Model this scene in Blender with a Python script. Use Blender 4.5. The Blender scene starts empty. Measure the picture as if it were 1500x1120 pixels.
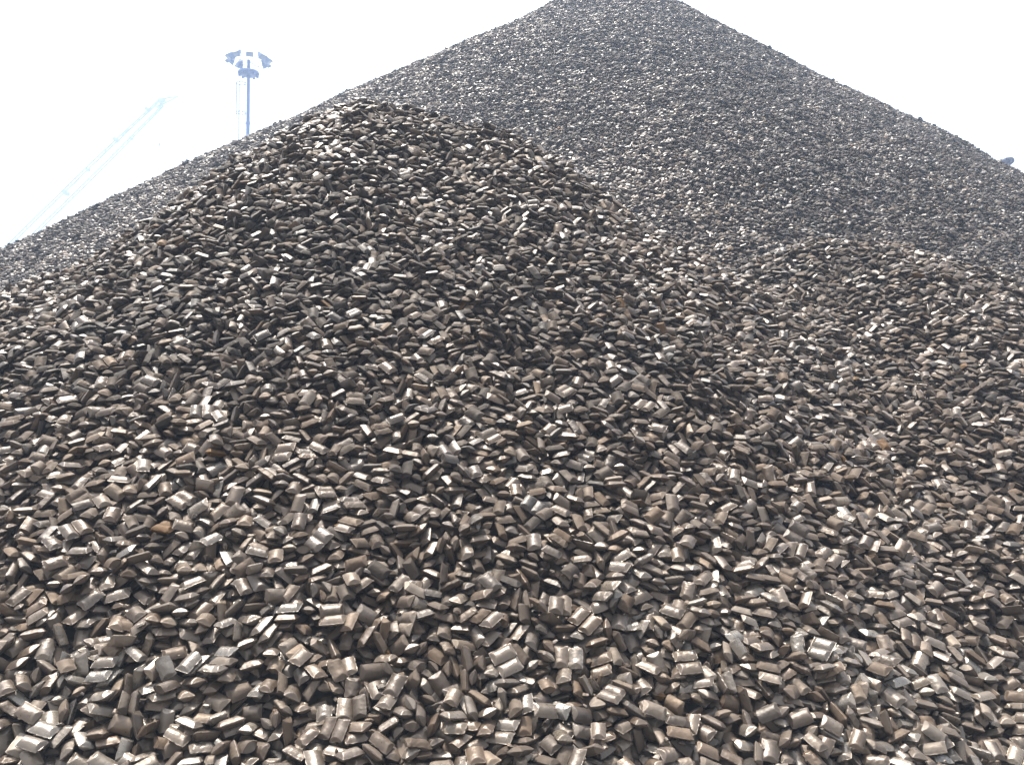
import bpy, bmesh, math, random
import numpy as np
from mathutils import Vector, Matrix, Quaternion, noise
from mathutils.kdtree import KDTree

# ------------------------------------------------------------------ camera, sky, sun, exposure
sc = bpy.context.scene
C = sc.collection
EYE = 2.1
FPX = 1299.0            # focal length in pixels of the 1500 px wide photograph
PITCH = math.radians(2.0)
cam_d = bpy.data.cameras.new('camera')
cam_d.sensor_width = 36.0
cam_d.lens = 36.0*FPX/1500.0
cam_d.clip_end = 3000.0
cam_d.clip_start = 0.05
cam = bpy.data.objects.new('camera', cam_d)
cam.location = (0, 0, EYE)
cam.rotation_euler = (math.pi/2+PITCH, 0, 0)
C.objects.link(cam)
sc.camera = cam

SUN_EL, SUN_AZ = math.radians(71), math.radians(318)     # azimuth clockwise from +Y (view direction)
world = bpy.data.worlds.new('World')
sc.world = world
world.use_nodes = True
wn = world.node_tree
bg = wn.nodes['Background']
sky = wn.nodes.new('ShaderNodeTexSky')
sky.sky_type = 'NISHITA'
sky.sun_disc = False
sky.sun_elevation = SUN_EL
sky.sun_rotation = SUN_AZ
sky.air_density = 1.0
sky.dust_density = 6.0
sky.ozone_density = 1.0
veil = wn.nodes.new('ShaderNodeHueSaturation')      # thin white cloud veil: paler sky
veil.inputs['Saturation'].default_value = .14
wn.links.new(sky.outputs[0], veil.inputs['Color'])
wn.links.new(veil.outputs[0], bg.inputs['Color'])
bg.inputs['Strength'].default_value = 0.15

sun_d = bpy.data.lights.new('sun', 'SUN')
sun_d.energy = 5.0
sun_d.angle = math.radians(0.6)
sun_d.color = (1.0, 0.92, 0.80)
sun = bpy.data.objects.new('sun', sun_d)
sv = Vector((math.sin(SUN_AZ)*math.cos(SUN_EL), math.cos(SUN_AZ)*math.cos(SUN_EL), math.sin(SUN_EL)))
sun.rotation_euler = sv.to_track_quat('Z', 'Y').to_euler()
sun.location = (0, 0, 80)
C.objects.link(sun)

sc.view_settings.view_transform = 'Standard'
sc.view_settings.look = 'None'
sc.view_settings.gamma = 1.0
sc.view_settings.exposure = 1.5
sc.cycles.max_bounces = 6
sc.cycles.volume_bounces = 1
sc.cycles.sample_clamp_indirect = 6.0

# ------------------------------------------------------------------ helpers
def tag(o, label=None, cat=None, group=None, kind=None):
    for k, v in (('label', label), ('category', cat), ('group', group), ('kind', kind)):
        if v: o[k] = v
    return o
def new_mat(name):
    m = bpy.data.materials.new(name); m.use_nodes = True
    return m, m.node_tree.nodes, m.node_tree.links, m.node_tree.nodes['Principled BSDF']
def simple_mat(name, col, rough=0.6, metal=0.0, var=0.25, scale=2.0):
    m, N, Lk, b = new_mat(name)
    tc = N.new('ShaderNodeTexCoord'); nz = N.new('ShaderNodeTexNoise'); nz.inputs['Scale'].default_value = scale
    nz.inputs['Detail'].default_value = 6
    rp = N.new('ShaderNodeValToRGB')
    rp.color_ramp.elements[0].position = .3; rp.color_ramp.elements[1].position = .7
    rp.color_ramp.elements[0].color = tuple(c*(1-var) for c in col)+(1,)
    rp.color_ramp.elements[1].color = tuple(min(1, c*(1+var)) for c in col)+(1,)
    Lk.new(tc.outputs['Object'], nz.inputs['Vector']); Lk.new(nz.outputs['Fac'], rp.inputs[0]); Lk.new(rp.outputs[0], b.inputs['Base Color'])
    b.inputs['Roughness'].default_value = rough; b.inputs['Metallic'].default_value = metal
    return m
def link_mesh(name, bm, mat, parent=None, smooth=False):
    me = bpy.data.meshes.new(name)
    if smooth:
        for f in bm.faces: f.smooth = True
    bm.to_mesh(me); bm.free()
    if mat: me.materials.append(mat)
    o = bpy.data.objects.new(name, me); C.objects.link(o)
    if parent: o.parent = parent
    return o
def empty(name, loc, label, cat, group=None):
    o = bpy.data.objects.new(name, None); C.objects.link(o); o.location = loc
    return tag(o, label, cat, group)
def add_tube(bm, p, q, r, r2=None, seg=8, caps=True):
    p, q = Vector(p), Vector(q); d = q-p
    if d.length < 1e-6: return
    rot = d.to_track_quat('Z', 'Y').to_matrix()
    r2 = r if r2 is None else r2
    A = [bm.verts.new(p+rot@Vector((r*math.cos(a), r*math.sin(a), 0))) for a in [2*math.pi*i/seg for i in range(seg)]]
    B = [bm.verts.new(q+rot@Vector((r2*math.cos(a), r2*math.sin(a), 0))) for a in [2*math.pi*i/seg for i in range(seg)]]
    for i in range(seg):
        j = (i+1) % seg; bm.faces.new((A[i], A[j], B[j], B[i]))
    if caps: bm.faces.new(A[::-1]); bm.faces.new(B)
def add_ring(bm, c, R, r, seg=20, a0=0, a1=2*math.pi, sx=1.0):
    c = Vector(c)
    pts = [c+Vector((R*sx*math.cos(a0+(a1-a0)*i/seg), R*math.sin(a0+(a1-a0)*i/seg), 0)) for i in range(seg+1)]
    for a, b in zip(pts, pts[1:]): add_tube(bm, a, b, r, seg=5)
def add_box(bm, c, size, rot=None):
    M = Matrix.Translation(Vector(c)) @ ((rot or Matrix.Identity(3)).to_4x4()) @ Matrix.Diagonal((*size, 1))
    bmesh.ops.create_cube(bm, size=1.0, matrix=M)
def at(px, py, Y):
    """world point seen at photo pixel (px,py) at forward distance Y"""
    a = (px-750)/FPX; b = (560-py)/FPX
    d = Vector((a, math.cos(PITCH)-b*math.sin(PITCH), math.sin(PITCH)+b*math.cos(PITCH)))
    return Vector((0, 0, EYE)) + d*(Y/d.y)

HAZE = 0.0034
# ------------------------------------------------------------------ heap surface
AX, AY, AH = 3.28, 28.6, 14.58
def vn(x, y, seed):
    """cheap smooth value noise on numpy arrays"""
    xi = np.floor(x).astype(np.int64); yi = np.floor(y).astype(np.int64)
    fx = x-xi; fy = y-yi
    fx = fx*fx*(3-2*fx); fy = fy*fy*(3-2*fy)
    def hsh(a, b):
        n = (a*374761393+b*668265263+seed*1274126177) & 0x7fffffff
        n = ((n ^ (n >> 13))*1274126177) & 0x7fffffff
        n = (n ^ (n >> 16)) & 0xffff
        return n/32767.5-1.0
    return ((hsh(xi, yi)*(1-fx)+hsh(xi+1, yi)*fx)*(1-fy)+(hsh(xi, yi+1)*(1-fx)+hsh(xi+1, yi+1)*fx)*fy)
def smax(a, b, k):
    h = np.clip(0.5+0.5*(a-b)/k, 0, 1)
    return b*(1-h)+a*h+k*h*(1-h)
def cone(x, y, ax, ay, H, s, rnd):
    r = np.sqrt((x-ax)**2+(y-ay)**2+rnd*rnd)
    return H-s*(r-rnd)
# crest of the near heap, from its left foot over the top to its right foot
crest_points = [(-4.6, 5.5, .20), (-3.35, 5.8, .80), (-2.5, 6.0, 1.16), (-2.1, 6.3, 1.43), (-1.48, 6.5, 1.95), (-1.05, 6.6, 2.34), (-.7, 6.6, 2.26), (-.13, 6.5, 2.06),
      (.28, 6.4, 1.72), (.8, 6.3, 1.46), (1.19, 6.1, 1.08), (1.55, 5.9, .74), (2.1, 5.5, .28)]
RIDGE = []
for first_point, next_point in zip(crest_points, crest_points[1:]):
    for step in range(3):
        RIDGE.append(tuple(1.1*(p+(q-p)*step/3) for p, q in zip(first_point, next_point)))
def heap_h(x, y):
    x = np.asarray(x, float); y = np.asarray(y, float)
    dx, dy = x-AX, y-AY
    r = np.sqrt(dx*dx+dy*dy+.25)
    z = AH-(.695+np.where(dx < 0, .060, .105)*dx/r)*r
    z = z-.40*np.exp(-((r-5.0)/3.0)**2)*np.clip(-dx/r, 0, 1)
    z = z + 0.14*vn(x*.28+5, y*.28, 3)*np.clip((AY-y)/6, 0, 1)
    f = cone(x, y, 2.90, 8.3, 1.52, 0.70, 1.3)
    m = np.full(x.shape, -9.0)
    for cx, cy, cz in RIDGE:
        m = np.maximum(m, cone(x, y, cx, cy, cz, .86, 0.45))
    f = smax(f, m-.07, .3)
    f = smax(f, -.92+.40*(y-4)-.05*(x+.5)**2+.12*vn(x*.7+2, y*.7, 31), .25)      # apron of rolled-down pieces at the foot
    z = smax(z, f, .35)
    z = z + (0.075-.03*np.clip((y-9)/3, 0, 1))*vn(x*.9, y*.9+3, 7)+0.025*vn(x*2.3, y*2.3, 11)
    return np.maximum(z+EYE, 0.0)
def heap_grad(x, y, e=0.12):
    return (heap_h(x+e, y)-heap_h(x-e, y))/(2*e), (heap_h(x, y+e)-heap_h(x, y-e))/(2*e)

# ------------------------------------------------------------------ briquette shapes and material
SC = .765           # size of the pieces against the packing table
BL, BW, BT = .104*SC, .068*SC, .0350*SC
def briquette_mesh(name, kl=1., kw=1., kt=1., seed=0, broken=0., rough=.0010, double=False, mat=None, nx=36, ny=22):
    """pillow of pressed iron: arched across its width, a sloped half-moon facet at each end, a thin seam round it"""
    R = random.Random(seed)
    a, b, t = BL*kl/2, BW*kw/2, BT*kt/2
    off = Vector((seed*7.13, seed*3.7, seed*1.9))
    e0, e1 = R.uniform(.85, 1.5), R.uniform(.85, 1.5)     # end slopes
    sk0, sk1 = R.uniform(-.05, .05), R.uniform(-.05, .05)     # skewed ends
    bm = bmesh.new()
    def prof(y, x):
        u = abs(y)/b
        if double: u *= 1.02
        if double:
            w = abs((abs(y)/b)*2-1); base = t*(max(0, 1-w**2.3)*.78+.22*(1-u**6))
        else:
            base = t*max(0, 1-(u/.97)**2.0)
        return base
    cutx = a*(1-2*broken) if broken else a
    def top(x, y, s):
        h = prof(y, x)*(1-.07*(x/a)**2)
        f0 = (a-.0014-sk0*y-abs(x))*e0 if x > 0 else 9
        f1 = (a-.0014-sk1*y-abs(x))*e1 if x < 0 else 9
        if broken and x > 0: f0 = 9
        f = max(0, min(f0, f1))
        k = .0018
        m = min(h, f); d = abs(h-f)
        if d < k: m -= (k-d)**2/(4*k)
        n = noise.noise(Vector((x*34, y*34, s*3))+off)*rough*1.7+noise.noise(Vector((x*120, y*120, s*5))+off)*rough*.7
        return max(m, 0)+.0014+n
    LX = [-1]+[math.copysign(abs(q)**.85, q)*.975 for q in [k/(nx-2)*2-1 for k in range(nx-1)]]+[1]
    LY = [-1]+[math.copysign(abs(q)**.9, q)*.96 for q in [k/(ny-2)*2-1 for k in range(ny-1)]]+[1]
    grid = {}
    for s in (1, -1):
        for i in range(nx+1):
            u = LX[i]
            for j in range(ny+1):
                v = LY[j]
                y = v*b
                x0 = -(a-sk1*y); x1 = (a-sk0*y) if not broken else cutx+noise.noise(Vector((y*55, s*.2, 1))+off)*.007+y*sk0*3
                x = x0+(x1-x0)*(u+1)/2
                edge = max(abs(u), abs(v))
                z = top(x, y, s)
                cr_ = (u*v)**4          # rounded corners
                x *= 1-.03*cr_; yy = y = y*(1-.045*cr_)
                if edge > .999:      # ragged seam
                    g = 1+.0006/b*noise.noise(Vector((x*90, y*90, 2))+off)*3
                    x *= g if not broken else 1; yy = y*g
                if broken and u > .999: x += -.004*noise.noise(Vector((y*70, s, 0))+off)-.003
                grid[s, i, j] = bm.verts.new((x, yy, s*z))
    for s in (1, -1):
        for i in range(nx):
            for j in range(ny):
                q = (grid[s, i, j], grid[s, i+1, j], grid[s, i+1, j+1], grid[s, i, j+1])
                bm.faces.new(q if s > 0 else q[::-1])
    ring = [(i, 0) for i in range(nx)]+[(nx, j) for j in range(ny)]+[(i, ny) for i in range(nx, 0, -1)]+[(0, j) for j in range(ny, 0, -1)]
    for (i, j), (k, l) in zip(ring, ring[1:]+ring[:1]):
        A, B, Cc, D = grid[-1, i, j], grid[-1, k, l], grid[1, k, l], grid[1, i, j]
        bm.faces.new((A, B, Cc, D))
    for _ in range(R.choice((0, 0, 1, 1, 2))):      # chipped corners
        cs = Vector((R.choice((-1, 1)), R.choice((-1, 1)), R.uniform(-.8, .8)))
        cn = Vector((cs.x*R.uniform(.5, 1), cs.y*R.uniform(.5, 1), cs.z)).normalized()
        cd = cn.dot(Vector((cs.x*a, cs.y*b, 0)))-R.uniform(.004, .011)
        for v_ in bm.verts:
            ex_ = v_.co.dot(cn)-cd
            if ex_ > 0: v_.co -= cn*(ex_+.0012*noise.noise(v_.co*130+off))
    for f in bm.faces: f.smooth = True
    me = bpy.data.meshes.new(name); bm.to_mesh(me); bm.free()
    if mat: me.materials.append(mat)
    for e in me.edges: pass
    me.set_sharp_from_angle(angle=math.radians(34)) if hasattr(me, 'set_sharp_from_angle') else None
    return me

def make_briquette_mat():
    m, N, Lk, b = new_mat('pressed_iron')
    at_ = N.new('ShaderNodeAttribute'); at_.attribute_type = 'INSTANCER'; at_.attribute_name = 'tone'
    tc = N.new('ShaderNodeTexCoord')
    sh = N.new('ShaderNodeVectorMath'); sh.operation = 'MULTIPLY_ADD'
    cb = N.new('ShaderNodeCombineXYZ')
    mm = N.new('ShaderNodeMath'); mm.operation = 'MULTIPLY'; mm.inputs[1].default_value = 37.0
    Lk.new(at_.outputs['Fac'], mm.inputs[0])
    for k in range(3): Lk.new(mm.outputs[0], cb.inputs[k])
    sh.inputs[1].default_value = (1, 1, 1)
    Lk.new(tc.outputs['Object'], sh.inputs[0]); Lk.new(cb.outputs[0], sh.inputs[2])
    def nz(scale, det=5, rough=.6):
        n = N.new('ShaderNodeTexNoise'); n.inputs['Scale'].default_value = scale; n.inputs['Detail'].default_value = det
        n.inputs['Roughness'].default_value = rough; Lk.new(sh.outputs[0], n.inputs['Vector']); return n
    def ramp(src, els):
        r = N.new('ShaderNodeValToRGB'); cr = r.color_ramp
        while len(cr.elements) < len(els): cr.elements.new(.5)
        for e, (p, c) in zip(cr.elements, els):
            e.position = p; e.color = (c if len(c) == 4 else tuple(c)+(1,)) if isinstance(c, tuple) else (c, c, c, 1)
        Lk.new(src, r.inputs[0]); return r
    # metal tone of this briquette: steel grey .. brown grey .. dark brown .. rusty
    metal = ramp(at_.outputs['Fac'], TONES)
    metal.color_ramp.interpolation = 'LINEAR'
    dust = ramp(nz(22, 6).outputs['Fac'], [(.3, (.037, .0258, .0180)), (.7, (.073, .0520, .0372))])
    # how dusty: large blotches
    mk = N.new('ShaderNodeMath'); mk.operation = 'MULTIPLY_ADD'; mk.inputs[1].default_value = .40
    Lk.new(at_.outputs['Fac'], mk.inputs[0]); Lk.new(nz(30, 7, .65).outputs['Fac'], mk.inputs[2])
    mask = ramp(mk.outputs[0], [(.50, 0.0), (.86, 1.0)])
    bmp_n = nz(240, 4, .7); fine = nz(45, 6, .6)
    mx = N.new('ShaderNodeMix'); mx.data_type = 'RGBA'
    mxf = N.new('ShaderNodeMath'); mxf.operation = 'MULTIPLY'; mxf.inputs[1].default_value = .55
    Lk.new(mask.outputs[0], mxf.inputs[0])
    Lk.new(mxf.outputs[0], mx.inputs['Factor']); Lk.new(metal.outputs[0], mx.inputs['A']); Lk.new(dust.outputs[0], mx.inputs['B'])
    # rust specks
    rs = ramp(nz(60, 5, .7).outputs['Fac'], [(.66, 0.0), (.74, 1.0)])
    rsf = N.new('ShaderNodeMath'); rsf.operation = 'MULTIPLY'; rsf.inputs[1].default_value = .35; Lk.new(rs.outputs[0], rsf.inputs[0])
    mx2 = N.new('ShaderNodeMix'); mx2.data_type = 'RGBA'; mx2.inputs['B'].default_value = (.13, .06, .03, 1)
    Lk.new(rsf.outputs[0], mx2.inputs['Factor']); Lk.new(mx.outputs['Result'], mx2.inputs['A'])
    def own(name):
        n = N.new('ShaderNodeAttribute'); n.attribute_type = 'INSTANCER'; n.attribute_name = name; return n
    n_light, n_brown, n_shine = own('light'), own('brown'), own('shine')
    lum = N.new('ShaderNodeMapRange'); lum.inputs['To Min'].default_value = .76; lum.inputs['To Max'].default_value = 1.24
    Lk.new(n_light.outputs['Fac'], lum.inputs['Value'])
    sat = N.new('ShaderNodeMapRange'); sat.inputs['To Min'].default_value = .78; sat.inputs['To Max'].default_value = 1.15
    sat.clamp = False; Lk.new(n_brown.outputs['Fac'], sat.inputs['Value'])
    tone_gain = N.new('ShaderNodeMapRange'); tone_gain.inputs['From Min'].default_value = .25; tone_gain.inputs['From Max'].default_value = .96  # brightness factor: a higher tone comes out darker
    tone_gain.inputs['To Min'].default_value = 1.28; tone_gain.inputs['To Max'].default_value = .52; Lk.new(at_.outputs['Fac'], tone_gain.inputs['Value'])
    lm = N.new('ShaderNodeMath'); lm.operation = 'MULTIPLY'; Lk.new(lum.outputs[0], lm.inputs[0]); Lk.new(tone_gain.outputs[0], lm.inputs[1])
    # some pieces are burnished and glossy, most are dusty and matt; darker-toned ones are more often matt
    dif = N.new('ShaderNodeMath'); dif.operation = 'SUBTRACT'; Lk.new(n_shine.outputs['Fac'], dif.inputs[0]); Lk.new(at_.outputs['Fac'], dif.inputs[1])
    gloss = N.new('ShaderNodeMapRange'); gloss.inputs['From Min'].default_value = -.10; gloss.inputs['From Max'].default_value = .12; Lk.new(dif.outputs[0], gloss.inputs['Value'])
    spec = N.new('ShaderNodeMapRange'); spec.inputs['To Min'].default_value = .25; spec.inputs['To Max'].default_value = .6
    Lk.new(gloss.outputs[0], spec.inputs['Value']); Lk.new(spec.outputs[0], b.inputs['Specular IOR Level'])
    pale = N.new('ShaderNodeMapRange'); pale.inputs['From Min'].default_value = .70; pale.inputs['From Max'].default_value = .88
    pale.inputs['To Min'].default_value = 1.0; pale.inputs['To Max'].default_value = .72; Lk.new(at_.outputs['Fac'], pale.inputs['Value'])
    mute = N.new('ShaderNodeMath'); mute.operation = 'MULTIPLY'; Lk.new(sat.outputs[0], mute.inputs[0]); Lk.new(pale.outputs[0], mute.inputs[1])
    hs = N.new('ShaderNodeHueSaturation'); Lk.new(mx2.outputs['Result'], hs.inputs['Color'])
    Lk.new(lm.outputs[0], hs.inputs['Value']); Lk.new(mute.outputs[0], hs.inputs['Saturation'])
    Lk.new(hs.outputs[0], b.inputs['Base Color'])
    met = N.new('ShaderNodeMapRange'); met.inputs['To Min'].default_value = .42; met.inputs['To Max'].default_value = .12
    Lk.new(mask.outputs[0], met.inputs['Value']); Lk.new(met.outputs[0], b.inputs['Metallic'])
    rgh = N.new('ShaderNodeMapRange'); rgh.inputs['To Min'].default_value = .16; rgh.inputs['To Max'].default_value = .40
    Lk.new(mask.outputs[0], rgh.inputs['Value'])
    ra = N.new('ShaderNodeMath'); ra.operation = 'MULTIPLY_ADD'; ra.inputs[1].default_value = .22; Lk.new(fine.outputs['Fac'], ra.inputs[0]); Lk.new(rgh.outputs[0], ra.inputs[2])
    matt = N.new('ShaderNodeMath'); matt.operation = 'MULTIPLY_ADD'; matt.inputs[1].default_value = -.26; matt.inputs[2].default_value = .26
    Lk.new(gloss.outputs[0], matt.inputs[0])
    total = N.new('ShaderNodeMath'); total.operation = 'ADD'; Lk.new(ra.outputs[0], total.inputs[0]); Lk.new(matt.outputs[0], total.inputs[1])
    Lk.new(total.outputs[0], b.inputs['Roughness'])
    bp = N.new('ShaderNodeBump'); bp.inputs['Strength'].default_value = .65; bp.inputs['Distance'].default_value = .0013
    ad = N.new('ShaderNodeMath'); ad.operation = 'ADD'; Lk.new(bmp_n.outputs['Fac'], ad.inputs[0]); Lk.new(fine.outputs['Fac'], ad.inputs[1])
    Lk.new(ad.outputs[0], bp.inputs['Height']); Lk.new(bp.outputs[0], b.inputs['Normal'])
    return m
TONES = [(0.0, (.135, .124, .110)), (.18, (.110, .094, .078)), (.45, (.080, .0595, .044)), (.75, (.053, .0382, .0275)), (.93, (.030, .023, .017)), (1.0, (.085, .045, .022))]
IRON = make_briquette_mat()
# (kind of packed body, mesh settings)
VARIANTS = [
    (0, dict(seed=1)), (0, dict(seed=2, kt=1.04)), (0, dict(seed=3, kw=.96, rough=.002)), (0, dict(seed=4, kl=1.04, kt=.95)),
    (1, dict(seed=5)), (1, dict(seed=6, kw=1.04)), (1, dict(seed=7, kl=.97, kt=1.05, rough=.0016)),
    (2, dict(seed=8, kl=.92)), (2, dict(seed=9, kl=1.0, broken=.07)),
    (3, dict(seed=10, kl=.98, broken=.30, rough=.0016)), (3, dict(seed=11, kl=.72, kt=.95)), (3, dict(seed=12, kl=.95, broken=.26, rough=.0020)),
    (4, dict(seed=13, kl=1.05, kw=1.02, kt=1.08)),
    (5, dict(seed=14, kw=1.85, double=True, ny=40)), (5, dict(seed=15, kw=1.8, kl=.94, double=True, ny=40)),
]
MESHES = [briquette_mesh('briquette', mat=IRON, **kw) for _, kw in VARIANTS]
BROKEN_IDS, DOUBLE_IDS = (9, 11), (13, 14)
BYKIND = {k: [i for i, (kk, _) in enumerate(VARIANTS) if kk == k] for k in range(6)}

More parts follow.
